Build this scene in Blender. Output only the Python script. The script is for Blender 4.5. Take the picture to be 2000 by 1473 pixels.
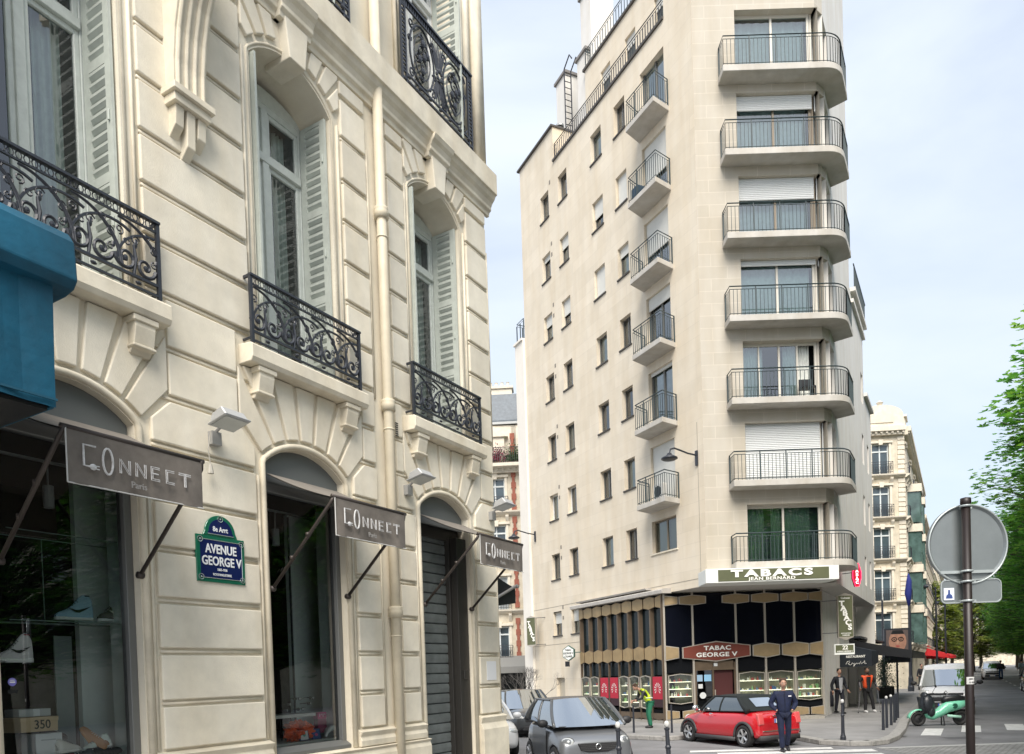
import bpy, bmesh, math, random
from mathutils import Vector, Matrix
random.seed(7)
R = math.radians
sc = bpy.context.scene
for o in list(bpy.data.objects): bpy.data.objects.remove(o)
COL = sc.collection
# ---------------------------------------------------------------- camera
cam_d = bpy.data.cameras.new('camera'); cam = bpy.data.objects.new('camera', cam_d); COL.objects.link(cam)
cam_d.sensor_width = 36; cam_d.lens = 27.0; cam_d.clip_end = 3000; cam_d.clip_start = .05
cam_d.shift_y = (1317.7 + 1500*math.tan(R(1.2)) - 736.5)/2000
cam.matrix_world = Matrix.Translation((0, 0, 2.1)) @ Matrix.Rotation(R(90-1.2), 4, 'X') @ Matrix.Rotation(R(-1.9), 4, 'Z')
sc.camera = cam
sc.render.resolution_x = 1024; sc.render.resolution_y = 754
sc.view_settings.view_transform = 'Standard'; sc.view_settings.look = 'None'
sc.view_settings.exposure = 1.18; sc.view_settings.gamma = 1
# ---------------------------------------------------------------- sky, overcast with soft clouds
w = bpy.data.worlds.new('World'); sc.world = w; w.use_nodes = True
nt = w.node_tree; N = nt.nodes; Lk = nt.links; N.clear()
SUN_EL, SUN_ROT = R(48), R(186)
sky = N.new('ShaderNodeTexSky'); sky.sky_type = 'NISHITA'; sky.sun_disc = False
sky.sun_elevation = SUN_EL; sky.sun_rotation = SUN_ROT; sky.air_density = 1.2; sky.dust_density = 3; sky.ozone_density = 1.5
tc = N.new('ShaderNodeTexCoord'); mp = N.new('ShaderNodeMapping'); mp.inputs['Scale'].default_value = (1.6, 1.6, 4.2)
mp.inputs['Location'].default_value = (.3, .1, .55)
nz = N.new('ShaderNodeTexNoise'); nz.inputs['Scale'].default_value = 1.35; nz.inputs['Detail'].default_value = 6; nz.inputs['Roughness'].default_value = .5
nz.inputs['Distortion'].default_value = .35
cr = N.new('ShaderNodeValToRGB'); cr.color_ramp.elements[0].position = .36; cr.color_ramp.elements[1].position = .66
cr.color_ramp.elements[0].color = (.60,.60,.60,1); cr.color_ramp.elements[1].color = (.95,.95,.95,1)
mx = N.new('ShaderNodeMixRGB'); mx.inputs[2].default_value = (4.85, 5.3, 5.95, 1)
bg = N.new('ShaderNodeBackground'); bg.inputs['Strength'].default_value = .088
wo = N.new('ShaderNodeOutputWorld')
Lk.new(tc.outputs['Generated'], mp.inputs[0]); Lk.new(mp.outputs[0], nz.inputs[0]); Lk.new(nz.outputs[0], cr.inputs[0])
Lk.new(cr.outputs[0], mx.inputs[0]); Lk.new(sky.outputs[0], mx.inputs[1]); Lk.new(mx.outputs[0], bg.inputs[0]); Lk.new(bg.outputs[0], wo.inputs[0])
# ---------------------------------------------------------------- sun through cloud
sd = bpy.data.lights.new('sun', 'SUN'); sd.energy = 2.4; sd.angle = R(38); sd.color = (1, .93, .84)
so = bpy.data.objects.new('sun', sd); COL.objects.link(so)
# Sky sun_rotation turns clockwise from +Y: the sun stands behind the camera, to the right
sv = Vector((math.sin(SUN_ROT)*math.cos(SUN_EL), math.cos(SUN_ROT)*math.cos(SUN_EL), math.sin(SUN_EL)))
so.rotation_euler = sv.to_track_quat('Z', 'Y').to_euler()

# ================================================================ materials
MATS = {}
def mat(name, col, rough=.6, metal=0, var=0, scale=6, bump=0, bscale=40, spec=.5, emit=0, coat=0, streak=0, col2=None):
    if name in MATS: return MATS[name]
    m = bpy.data.materials.new(name); m.use_nodes = True; t = m.node_tree; b = t.nodes['Principled BSDF']
    b.inputs['Roughness'].default_value = rough; b.inputs['Metallic'].default_value = metal
    b.inputs['Specular IOR Level'].default_value = spec; b.inputs['Coat Weight'].default_value = coat
    b.inputs['Coat Roughness'].default_value = .04
    c4 = (*col, 1); b.inputs['Base Color'].default_value = c4
    geo = t.nodes.new('ShaderNodeNewGeometry')
    if var or streak or col2:
        n = t.nodes.new('ShaderNodeTexNoise'); n.inputs['Scale'].default_value = scale; n.inputs['Detail'].default_value = 8
        n.inputs['Roughness'].default_value = .62
        t.links.new(geo.outputs['Position'], n.inputs[0])
        r = t.nodes.new('ShaderNodeValToRGB'); e = r.color_ramp.elements
        e[0].position = .32; e[1].position = .68
        c2 = col2 or tuple(max(0, c*(1-var)) for c in col); c1 = col if col2 else tuple(min(1, c*(1+var*.45)) for c in col)
        e[0].color = (*c2, 1); e[1].color = (*c1, 1); t.links.new(n.outputs[0], r.inputs[0]); out = r.outputs[0]
        if streak:
            mp = t.nodes.new('ShaderNodeMapping'); mp.inputs['Scale'].default_value = (2.2, 2.2, .35)
            n2 = t.nodes.new('ShaderNodeTexNoise'); n2.inputs['Scale'].default_value = 1.1; n2.inputs['Detail'].default_value = 5
            t.links.new(geo.outputs['Position'], mp.inputs[0]); t.links.new(mp.outputs[0], n2.inputs[0])
            r2 = t.nodes.new('ShaderNodeValToRGB'); r2.color_ramp.elements[0].position = .3; r2.color_ramp.elements[1].position = .62
            k = 1-streak; r2.color_ramp.elements[0].color = (k, k*.97, k*.92, 1); r2.color_ramp.elements[1].color = (1, 1, 1, 1)
            t.links.new(n2.outputs[0], r2.inputs[0])
            mm = t.nodes.new('ShaderNodeMixRGB'); mm.blend_type = 'MULTIPLY'; mm.inputs[0].default_value = 1
            t.links.new(out, mm.inputs[1]); t.links.new(r2.outputs[0], mm.inputs[2]); out = mm.outputs[0]
        t.links.new(out, b.inputs['Base Color'])
    if bump:
        n = t.nodes.new('ShaderNodeTexNoise'); n.inputs['Scale'].default_value = bscale; n.inputs['Detail'].default_value = 5
        t.links.new(geo.outputs['Position'], n.inputs[0])
        bp = t.nodes.new('ShaderNodeBump'); bp.inputs['Strength'].default_value = bump; bp.inputs['Distance'].default_value = .02
        t.links.new(n.outputs[0], bp.inputs['Height']); t.links.new(bp.outputs[0], b.inputs['Normal'])
    if emit:
        b.inputs['Emission Color'].default_value = c4; b.inputs['Emission Strength'].default_value = emit
    MATS[name] = m; return m

def glass(name, tint=(.8, .88, .86), boost=1.0, rough=.0, refl=(.95, .97, 1)):
    """thin window glass: clear through, mirror at the fresnel rate of two faces"""
    if name in MATS: return MATS[name]
    m = bpy.data.materials.new(name); m.use_nodes = True; t = m.node_tree; t.nodes.clear()
    o = t.nodes.new('ShaderNodeOutputMaterial'); mix = t.nodes.new('ShaderNodeMixShader')
    tr = t.nodes.new('ShaderNodeBsdfTransparent'); tr.inputs[0].default_value = (*tint, 1)
    gl = t.nodes.new('ShaderNodeBsdfGlossy'); gl.inputs['Roughness'].default_value = rough; gl.inputs[0].default_value = (*refl, 1)
    fr = t.nodes.new('ShaderNodeFresnel'); fr.inputs[0].default_value = 1.5
    mu = t.nodes.new('ShaderNodeMath'); mu.operation = 'MULTIPLY_ADD'; mu.inputs[1].default_value = boost; mu.inputs[2].default_value = .03*boost; mu.use_clamp = True
    t.links.new(fr.outputs[0], mu.inputs[0]); t.links.new(mu.outputs[0], mix.inputs[0])
    t.links.new(tr.outputs[0], mix.inputs[1]); t.links.new(gl.outputs[0], mix.inputs[2]); t.links.new(mix.outputs[0], o.inputs[0])
    MATS[name] = m; return m

def ashlar(name, col, bw, bh, mortar=.006, dark=.82, var=.06, rz=0, streak=.1):
    """fine cut stone: thin joints on a brick grid, seen square-on to the wall's own direction"""
    m = mat(name, col, .8, var=var, scale=1.3, streak=streak); t = m.node_tree; b = t.nodes['Principled BSDF']
    src = b.inputs['Base Color'].links[0].from_socket
    geo = t.nodes.new('ShaderNodeNewGeometry'); mp = t.nodes.new('ShaderNodeMapping'); mp.vector_type = 'POINT'
    mp.inputs['Rotation'].default_value = (0, 0, rz)
    sep = t.nodes.new('ShaderNodeSeparateXYZ'); cmb = t.nodes.new('ShaderNodeCombineXYZ')
    t.links.new(geo.outputs['Position'], mp.inputs[0]); t.links.new(mp.outputs[0], sep.inputs[0])
    t.links.new(sep.outputs['X'], cmb.inputs['X']); t.links.new(sep.outputs['Z'], cmb.inputs['Y'])
    br = t.nodes.new('ShaderNodeTexBrick'); br.inputs['Scale'].default_value = 1
    br.inputs['Brick Width'].default_value = bw; br.inputs['Row Height'].default_value = bh
    br.inputs['Mortar Size'].default_value = mortar; br.inputs['Mortar Smooth'].default_value = .3
    br.inputs['Color1'].default_value = (1, 1, 1, 1); br.inputs['Color2'].default_value = (.93, .925, .91, 1)
    br.inputs['Mortar'].default_value = (dark, dark, dark, 1)
    t.links.new(cmb.outputs[0], br.inputs[0])
    mm = t.nodes.new('ShaderNodeMixRGB'); mm.blend_type = 'MULTIPLY'; mm.inputs[0].default_value = 1
    t.links.new(src, mm.inputs[1]); t.links.new(br.outputs[0], mm.inputs[2]); t.links.new(mm.outputs[0], b.inputs['Base Color'])
    return m

# ================================================================ mesh helpers
class MB:
    def __init__(s): s.v = []; s.f = []; s.mi = []; s.M = Matrix(); s.st = []; s.m = 0
    def push(s, M): s.st.append(s.M); s.M = s.M @ M; return s
    def pop(s): s.M = s.st.pop(); return s
    def add(s, vs, fs, m=None):
        k = len(s.v); s.v += [s.M @ Vector(p) for p in vs]; s.f += [[i+k for i in f] for f in fs]
        s.mi += [s.m if m is None else m]*len(fs); return s
    def bb(s, x0, x1, y0, y1, z0, z1, m=None):
        vs = [(x, y, z) for z in (z0, z1) for y in (y0, y1) for x in (x0, x1)]
        return s.add(vs, [(0,2,3,1), (4,5,7,6), (0,1,5,4), (2,6,7,3), (0,4,6,2), (1,3,7,5)], m)
    def prism(s, poly, y0, y1, m=None):
        """polygon in XZ, extruded along Y"""
        n = len(poly); a = sum(poly[i][0]*poly[(i+1)%n][1]-poly[(i+1)%n][0]*poly[i][1] for i in range(n))
        if a < 0: poly = poly[::-1]
        if y0 > y1: y0, y1 = y1, y0
        vs = [(x, y0, z) for x, z in poly] + [(x, y1, z) for x, z in poly]
        fs = [tuple(range(n)), tuple(range(2*n-1, n-1, -1))] + [(i, i+n, (i+1)%n+n, (i+1)%n) for i in range(n)]
        return s.add(vs, fs, m)
    def prismz(s, poly, z0, z1, m=None):
        n = len(poly); a = sum(poly[i][0]*poly[(i+1)%n][1]-poly[(i+1)%n][0]*poly[i][1] for i in range(n))
        if a < 0: poly = poly[::-1]
        vs = [(x, y, z0) for x, y in poly] + [(x, y, z1) for x, y in poly]
        fs = [tuple(range(n-1, -1, -1)), tuple(range(n, 2*n))] + [(i, (i+1)%n, (i+1)%n+n, i+n) for i in range(n)]
        return s.add(vs, fs, m)
    def prismx(s, poly, x0, x1, m=None):
        """polygon in YZ, extruded along X"""
        n = len(poly); a = sum(poly[i][0]*poly[(i+1)%n][1]-poly[(i+1)%n][0]*poly[i][1] for i in range(n))
        if a < 0: poly = poly[::-1]
        vs = [(x0, y, z) for y, z in poly] + [(x1, y, z) for y, z in poly]
        fs = [tuple(range(n-1, -1, -1)), tuple(range(n, 2*n))] + [(i, (i+1)%n, (i+1)%n+n, i+n) for i in range(n)]
        return s.add(vs, fs, m)
    def tube(s, pts, r, n=6, m=None, closed=False, cap=True):
        P = [Vector(p) for p in pts]; k = len(P)
        rr = r if isinstance(r, (list, tuple)) else [r]*k
        ref = None; vs = []
        for i in range(k):
            if closed: d = P[(i+1)%k]-P[i-1]
            else: d = P[min(i+1, k-1)]-P[max(i-1, 0)]
            if d.length < 1e-9: d = Vector((0, 0, 1))
            d.normalize()
            if ref is None: ref = Vector((0, 0, 1)) if abs(d.z) < .9 else Vector((1, 0, 0))
            a = d.cross(ref)
            if a.length < 1e-6: a = d.orthogonal()
            a.normalize(); b = a.cross(d).normalized(); ref = b
            vs += [P[i] + (a*math.cos(t)+b*math.sin(t))*rr[i] for t in [2*math.pi*j/n for j in range(n)]]
        fs = []
        for i in range(k if closed else k-1):
            i2 = (i+1) % k
            fs += [(i*n+j, i2*n+j, i2*n+(j+1)%n, i*n+(j+1)%n) for j in range(n)]
        if cap and not closed: fs += [tuple(range(n)), tuple(range(k*n-1, (k-1)*n-1, -1))]
        return s.add(vs, fs, m)
    def lathe(s, prof, c=(0, 0, 0), n=16, m=None, ax='z', a0=0, a1=2*math.pi):
        full = abs(a1-a0-2*math.pi) < 1e-6; cols = n if full else n+1; vs = []
        for j in range(cols):
            t = a0+(a1-a0)*j/n
            for r, z in prof:
                p = (r*math.cos(t), r*math.sin(t), z)
                if ax == 'y': p = (p[0], p[2], p[1])
                if ax == 'x': p = (p[2], p[0], p[1])
                vs.append((p[0]+c[0], p[1]+c[1], p[2]+c[2]))
        k = len(prof); fs = []
        for j in range(n):
            j2 = (j+1) % cols
            for i in range(k-1):
                f = (j*k+i, j2*k+i, j2*k+i+1, j*k+i+1); fs.append(f if ax != 'y' else f[::-1])
        return s.add(vs, fs, m)
    def grid(s, fn, nu, nv, m=None, flip=False):
        vs = [fn(i/nu, j/nv) for j in range(nv+1) for i in range(nu+1)]
        fs = [(j*(nu+1)+i, j*(nu+1)+i+1, (j+1)*(nu+1)+i+1, (j+1)*(nu+1)+i) for j in range(nv) for i in range(nu)]
        if flip: fs = [f[::-1] for f in fs]
        return s.add(vs, fs, m)
    def ell(s, c, r, m=None, nu=14, nv=9):
        vs = []
        for j in range(nv+1):
            ph = math.pi*j/nv
            vs += [(c[0]+r[0]*math.sin(ph)*math.cos(2*math.pi*i/nu), c[1]+r[1]*math.sin(ph)*math.sin(2*math.pi*i/nu), c[2]+r[2]*math.cos(ph)) for i in range(nu)]
        return s.add(vs, [(j*nu+i, (j+1)*nu+i, (j+1)*nu+(i+1)%nu, j*nu+(i+1)%nu) for j in range(nv) for i in range(nu)], m)
    def build(s, name, mats, parent=None, smooth=False, bevel=0, seg=1, loc=None, sub=0):
        me = bpy.data.meshes.new(name); me.from_pydata([tuple(p) for p in s.v], [], s.f)
        if not isinstance(mats, (list, tuple)): mats = [mats]
        for q in mats: me.materials.append(q)
        if len(mats) > 1: me.polygons.foreach_set('material_index', s.mi)
        if smooth: me.polygons.foreach_set('use_smooth', [True]*len(me.polygons))
        me.validate(); me.update()
        o = bpy.data.objects.new(name, me); COL.objects.link(o)
        if parent: o.parent = parent
        if loc: o.location = loc
        if bevel:
            b = o.modifiers.new('bevel', 'BEVEL'); b.width = bevel; b.segments = seg; b.limit_method = 'ANGLE'; b.angle_limit = R(35)
        if sub:
            b = o.modifiers.new('sub', 'SUBSURF'); b.levels = sub; b.render_levels = sub
        return o

def tag(o, label=None, cat=None, group=None, kind=None):
    if label: o['label'] = label
    if cat: o['category'] = cat
    if group: o['group'] = group
    if kind: o['kind'] = kind
    return o
def thing(name, label, cat, loc=(0, 0, 0), rz=0, group=None, scale=None):
    o = bpy.data.objects.new(name, None); COL.objects.link(o); o.empty_display_size = .2
    o.location = loc; o.rotation_euler = (0, 0, rz)
    if scale: o.scale = scale
    return tag(o, label, cat, group)
def kids(o): return [c for c in bpy.data.objects if c.parent == o]
def copy_tree(o, parent=None, lab=None):
    c = o.copy(); COL.objects.link(c); c.parent = parent
    for ch in kids(o): copy_tree(ch, c)
    return c
def cp(o, parent, loc=None, rz=None):
    """copy of a part (with its sub-parts) under another parent"""
    c = copy_tree(o, parent)
    if loc is not None: c.location = loc
    if rz is not None: c.rotation_euler = (0, 0, rz)
    return c
def RZ(a): return Matrix.Rotation(a, 4, 'Z')
def T3(x, y, z): return Matrix.Translation((x, y, z))
def bake(o):
    """replace an object's mesh by the evaluated one"""
    dg = bpy.context.evaluated_depsgraph_get(); dg.update()
    me = bpy.data.meshes.new_from_object(o.evaluated_get(dg)); o.modifiers.clear(); o.data = me; return o
def text(name, s, size, mtl, parent=None, M=None, bold=0, depth=.004, align='CENTER', sx=1, spacing=1):
    """lettering as mesh, standing in the XZ plane, facing -Y"""
    cu = bpy.data.curves.new(name, 'FONT'); cu.body = s; cu.size = size; cu.align_x = align; cu.align_y = 'CENTER'
    cu.extrude = depth; cu.offset = bold; cu.space_character = spacing; cu.resolution_u = 3
    o = bpy.data.objects.new(name+'_c', cu); COL.objects.link(o)
    dg = bpy.context.evaluated_depsgraph_get(); dg.update(); me = bpy.data.meshes.new_from_object(o.evaluated_get(dg))
    bpy.data.objects.remove(o); bpy.data.curves.remove(cu)
    me.name = name; me.transform((M or Matrix()) @ Matrix.Rotation(R(90), 4, 'X') @ Matrix.Diagonal((sx, 1, 1, 1)))
    me.materials.clear(); me.materials.append(mtl)
    r = bpy.data.objects.new(name, me); COL.objects.link(r)
    if parent: r.parent = parent
    return r
def arc(cx, cz, r, a0, a1, n=12, y=0): return [(cx+r*math.cos(a0+(a1-a0)*i/n), y, cz+r*math.sin(a0+(a1-a0)*i/n)) for i in range(n+1)]
def spiral(cx, cz, r0, r1, a0, turns, n=18, y=0):
    return [(cx+(r0+(r1-r0)*i/n)*math.cos(a0+2*math.pi*turns*i/n), y, cz+(r0+(r1-r0)*i/n)*math.sin(a0+2*math.pi*turns*i/n)) for i in range(n+1)]

def per_block(m, lo=.88):
    t = m.node_tree; b = t.nodes['Principled BSDF']; src = b.inputs['Base Color'].links[0].from_socket; g = t.nodes.new('ShaderNodeNewGeometry')
    r = t.nodes.new('ShaderNodeMapRange'); r.inputs['To Min'].default_value = lo; r.inputs['To Max'].default_value = 1.03; t.links.new(g.outputs['Random Per Island'], r.inputs['Value'])
    c = t.nodes.new('ShaderNodeCombineColor'); mm = t.nodes.new('ShaderNodeMixRGB'); mm.blend_type = 'MULTIPLY'; mm.inputs[0].default_value = 1
    for i in range(3): t.links.new(r.outputs[0], c.inputs[i])
    t.links.new(src, mm.inputs[1]); t.links.new(c.outputs[0], mm.inputs[2]); t.links.new(mm.outputs[0], b.inputs['Base Color']); return m
# materials shared by the street
STONE = mat('cream_stone', (.76, .71, .59), .85, var=.12, scale=1.6, bump=.12, bscale=55, streak=.07)
STONE_B = per_block(mat('cream_stone_block', (.79, .74, .62), .85, var=.10, scale=4, bump=.15, bscale=70, streak=.06))
STONE_T = mat('cream_stone_trim', (.73, .675, .55), .8, var=.18, scale=3, bump=.1, bscale=60, streak=.1)
IRON = mat('painted_iron', (.022, .026, .036), .42, spec=.6, var=.2, scale=30)
BLACK = mat('black_paint', (.012, .013, .015), .4)
DARK = mat('dark_interior', (.012, .014, .014), .9)
RAIL = mat('grey_green_rail', (.035, .055, .06), .5)
GLASS = glass('window_glass', (.8, .88, .86), 1.6)
CURT = mat('curtain', (.72, .74, .70), .95, var=.12, scale=9)
WHITE = mat('white_paint', (.8, .8, .8), .5)
# ================================================================ LEFT: limestone corner building (local x runs along the avenue, -y faces the street)
AV = R(59.56)                                   # direction of the avenue
AX = Vector((math.cos(AV), math.sin(AV), 0)); NX = Vector((math.sin(AV), -math.cos(AV), 0))
def PW(u, wd, z=0): v = AX*u + NX*(wd-7.0); return (v.x, v.y, z)   # u along the near facade, wd out from it
LB = thing('stone_building', 'cream limestone building with grooved stone blocks, arched shop windows and iron balconies', 'building', PW(0, 0), AV)
BAYS = [1.105, 4.07, 7.035, 10.0]; HB = 1.4825; HW = .66
def arch_bay(mb, c, x0, x1, z0, z1, zb, zs, rise, depth):
    """wall face with one arched opening and its reveals"""
    Rr = (HW*HW+rise*rise)/(2*rise); cz = zs+rise-Rr; a = math.asin(HW/Rr); n = 14
    A = [(c+Rr*math.sin(-a+2*a*i/n), cz+Rr*math.cos(-a+2*a*i/n)) for i in range(n+1)]
    q = lambda p: mb.add(p, [tuple(range(len(p)))])
    q([(x0, 0, z0), (c-HW, 0, z0), (c-HW, 0, z1), (x0, 0, z1)]); q([(c+HW, 0, z0), (x1, 0, z0), (x1, 0, z1), (c+HW, 0, z1)])
    if zb > z0: q([(c-HW, 0, z0), (c+HW, 0, z0), (c+HW, 0, zb), (c-HW, 0, zb)]); q([(c-HW, 0, zb), (c+HW, 0, zb), (c+HW, depth, zb), (c-HW, depth, zb)])
    for i in range(n):
        (xa, za), (xb, zb2) = A[i], A[i+1]
        q([(xa, 0, za), (xb, 0, zb2), (xb, 0, z1), (xa, 0, z1)]); q([(xa, 0, za), (xa, depth, za), (xb, depth, zb2), (xb, 0, zb2)])
    q([(c-HW, 0, zb), (c-HW, depth, zb), (c-HW, depth, zs), (c-HW, 0, zs)]); q([(c+HW, 0, zb), (c+HW, 0, zs), (c+HW, depth, zs), (c+HW, depth, zb)])
    return A, cz, Rr
def vous(mb, c, cz, Ri, edges, zt, bx, y=-.045, gap=.022):
    for e0, e1 in edges:
        a0, a1 = R(e0)+gap/Ri, R(e1)-gap/Ri
        def out(a):
            s_, c_ = math.sin(a), math.cos(a); t = (zt-cz)/c_
            if abs(s_*t) > bx: t = bx/abs(s_); return (c+s_*t, cz+c_*t), 1
            return (c+s_*t, zt), 0
        n = 4; P = [(c+Ri*math.sin(a0+(a1-a0)*i/n), cz+Ri*math.cos(a0+(a1-a0)*i/n)) for i in range(n+1)]
        o1, k1 = out(a1); o0, k0 = out(a0)
        P.append(o1)
        if k1 != k0: P.append((c+(bx if a1 > 0 else -bx), zt))
        P.append(o0); mb.prism(P, y, .02)
wallb = MB(); blk = MB(); trim = MB()
SH = [(1.2 if i < 3 else .05) for i in range(4)]
for i, c in enumerate(BAYS):
    arch_bay(wallb, c, c-HB, c+HB, 0, 5.9, SH[i], 4.68, .26, .5)
    arch_bay(wallb, c, c-HB, c+HB, 5.9, 10.05, 5.93, 9.42, .3, .62)
    # second storey, square-headed
    for (xa, xb, za, zb) in ((c-HB, c-.62, 10.05, 14), (c+.62, c+HB, 10.05, 14), (c-.62, c+.62, 13.6, 14)):
        wallb.add([(xa, 0, za), (xb, 0, za), (xb, 0, zb), (xa, 0, zb)], [(0, 1, 2, 3)])
    for s_ in (-1, 1): wallb.add([(c+s_*.62, 0, 10.6), (c+s_*.62, .5, 10.6), (c+s_*.62, .5, 13.6), (c+s_*.62, 0, 13.6)], [(0, 1, 2, 3)])
    wallb.add([(c-.62, 0, 13.6), (c+.62, 0, 13.6), (c+.62, .5, 13.6), (c-.62, .5, 13.6)], [(0, 1, 2, 3)])
wallb.bb(-.3775, 11.4825, .62, 12, 13.9, 14.0)
wallb.add([(11.4825, 0, 0), (11.4825, 12, 0), (11.4825, 12, 14), (11.4825, 0, 14)], [(0, 1, 2, 3)])
wallb.add([(-.3775, 0, 0), (-.3775, 12, 0), (-.3775, 12, 14), (-.3775, 0, 14)], [(3, 2, 1, 0)])
wallb.add([(-.3775, 12, 0), (11.4825, 12, 0), (11.4825, 12, 14), (-.3775, 12, 14)], [(3, 2, 1, 0)])
# raised blocks
ZL = [1.42, 1.92, 2.45, 2.97, 3.49, 4.0, 4.54, 5.05, 5.55, 6.09, 6.61, 7.12, 7.64, 8.18, 8.71, 9.27, 9.81]
def block(x0, x1, z0, z1, y=-.045):
    g = .038
    blk.bb(x0, x1, y, .01, z0+g, z1-g)
def piers():
    P = []
    for i in range(4):
        l = BAYS[i]+HW+.17; r = BAYS[i+1]-HW-.17 if i < 3 else 11.44
        if i == 2: P += [(l, 8.34, i, 'l'), (8.80, r, i, 'r')]
        else: P.append((l, r, i, 'b'))
    return P
for (l, r, i, side) in piers():
    for k in range(len(ZL)-1):
        z0, z1 = ZL[k], ZL[k+1]
        dl = .22 if side in 'lb' else 0; dr = .22 if (side in 'rb' and i < 3) else 0
        if k == 6: blk.prism([(l, z0+.038), (r, z0+.038), (r, z1-.25 if dr else z1-.038), (r-dr, z1-.038), (l+dl, z1-.038), (l, z1-.25 if dl else z1-.038)], -.045, .01)
        elif k in (7, 8): block(l+dl, r-dr, z0, z1 if k == 7 else z1)
        else: block(l, r, z0, z1)
        if k > 0: trim.bb(l+.01, r-.01, -.02, .01, z0-.014, z0+.014)
    block(l, r, 9.81, 10.06)
    for (e, on) in ((l-.05, side != 'r' or True), (r+.05, True)):
        trim.bb(e-.016, e+.016, -.022, .01, 1.45, 4.5); trim.bb(e-.016, e+.016, -.022, .01, 6.0, 9.4)
for c in BAYS:
    vous(blk, c, 3.972, 1.085, [(-43, -30), (-30, -18), (-18, -6), (-6, 6), (6, 18), (18, 30), (30, 43)], 5.7, 1.03)
    vous(blk, c, 8.844, .99, [(-47, -36), (-36, -25), (-25, -14), (14, 25), (25, 36), (36, 47)], 10.04, .8)
    # rounded moulding round the openings
    Rr, cz = .968, 3.972
    P = [(c-HW-.045, -.01, SH[BAYS.index(c)]+.0), (c-HW-.045, -.01, 4.66)] + [(c+(Rr+.045)*math.sin(R(t)), -.01, cz+(Rr+.045)*math.cos(R(t))) for t in range(-42, 43, 6)] + [(c+HW+.045, -.01, 4.66), (c+HW+.045, -.01, SH[BAYS.index(c)])]
    trim.tube(P, .036, 8)
    Rr, cz = .876, 8.844
    P = [(c-HW-.04, 0, 5.93), (c-HW-.04, 0, 9.42)] + [(c+(Rr+.04)*math.sin(R(t)), 0, cz+(Rr+.04)*math.cos(R(t))) for t in range(-47, 48, 6)] + [(c+HW+.04, 0, 9.42), (c+HW+.04, 0, 5.93)]
    trim.tube(P, .018, 6)
    # keystone with side fillets
    blk.prism([(c-.13, 9.64), (c+.13, 9.64), (c+.19, 10.1), (c-.19, 10.1)], -.13, .3)
    # second-storey window surrounds
    for s_ in (-1, 1):
        for k, (o_, y_) in enumerate(((.66, -.05), (.74, -.03), (.84, -.06))): trim.bb(min(c+s_*o_, c+s_*(o_+.06)), max(c+s_*o_, c+s_*(o_+.06)), y_, .01, 10.7, 13.7)
trim.bb(10.95, 11.1, -.07, .01, 10.72, 13.9); trim.bb(11.18, 11.46, -.1, .01, 10.72, 13.9)
# plinth
plin = None
def pls(poly, a, b): q = MB(); q.prismx(poly, a, b); q.build('plinth', STONE_T, LB, bevel=.006)
for i, c in enumerate(BAYS):
    segs = [(c-HB, c+HB)] if i < 3 else [(c-HB, c-HW-.02)]
    for (a, b) in segs:
        zt = 1.18
        pls([(0.02, 0), (-.10, 0), (-.10, zt-.1), (-.075, zt-.03), (-.11, zt), (0.02, zt+.02)], a, b)
def pier_plinth(a, b): pls([(.02, 1.2), (-.075, 1.2), (-.085, 1.28), (-.06, 1.33), (-.1, 1.4), (.02, 1.44)], a, b)
pier_plinth(-.37, BAYS[0]-HW-.09)
for i in range(3): pier_plinth(BAYS[i]+HW+.09, BAYS[i+1]-HW-.09)
pls([(.02, 0), (-.12, 0), (-.12, 1.2), (-.07, 1.3), (-.1, 1.4), (.02, 1.44)], 10.0+HW+.09, 11.56)
# cornice
PROF = [(.02, 10.06), (-.04, 10.06), (-.05, 10.12), (-.09, 10.15), (-.09, 10.2), (-.12, 10.26), (-.16, 10.3), (-.19, 10.36), (-.22, 10.37), (-.22, 10.72), (.02, 10.76)]
corn = MB(); corn.prismx(PROF, -.3775, 11.6)
for c in BAYS: corn.prismx([(y*1.0-(.07 if y < 0 else 0), z) for y, z in PROF[:8]]+[(.02, 10.36)], c-.26, c+.26)
corn.bb(11.4, 11.6, .02, 12, 10.3, 10.72)
for o_ in (wallb.build('wall', STONE, LB), blk.build('facing_blocks', STONE_B, LB, bevel=.012, seg=2), trim.build('mouldings', STONE_T, LB, smooth=True)):
    pass
for p_ in kids(LB)[-1].data.polygons: p_.use_smooth = False
corn.build('cornice', STONE_T, LB, bevel=.006)
# scroll bracket on the first pier
br = MB(); bx0, bx1 = 5.22, 5.62
curve = [(-.17, 8.22), (-.18, 8.5), (-.22, 8.8), (-.3, 9.1), (-.42, 9.38), (-.6, 9.62), (-.85, 9.82), (-1.1, 9.92)]
br.prismx([(.02, 8.22)] + curve + [(-1.1, 10.05), (.02, 10.05)], bx0, bx1)
for k in range(4):
    xx = bx0+.05+k*.1; br.tube([(xx, y-.004, z) for y, z in curve], .028, 6)
br.bb(bx0-.05, bx1+.05, -.25, .02, 8.15, 8.22); br.bb(bx0-.02, bx1+.02, -.21, .02, 8.06, 8.15)
for k, dz in enumerate((0, .16, 0)):
    xx = bx0+.02+k*.135; br.prismx([(.02, 8.06), (-.17, 8.06), (-.15, 7.86-dz), (-.04, 7.76-dz), (.02, 7.76-dz)], xx, xx+.1)
br.build('scroll_bracket', STONE_T, LB, bevel=.006)
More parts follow.
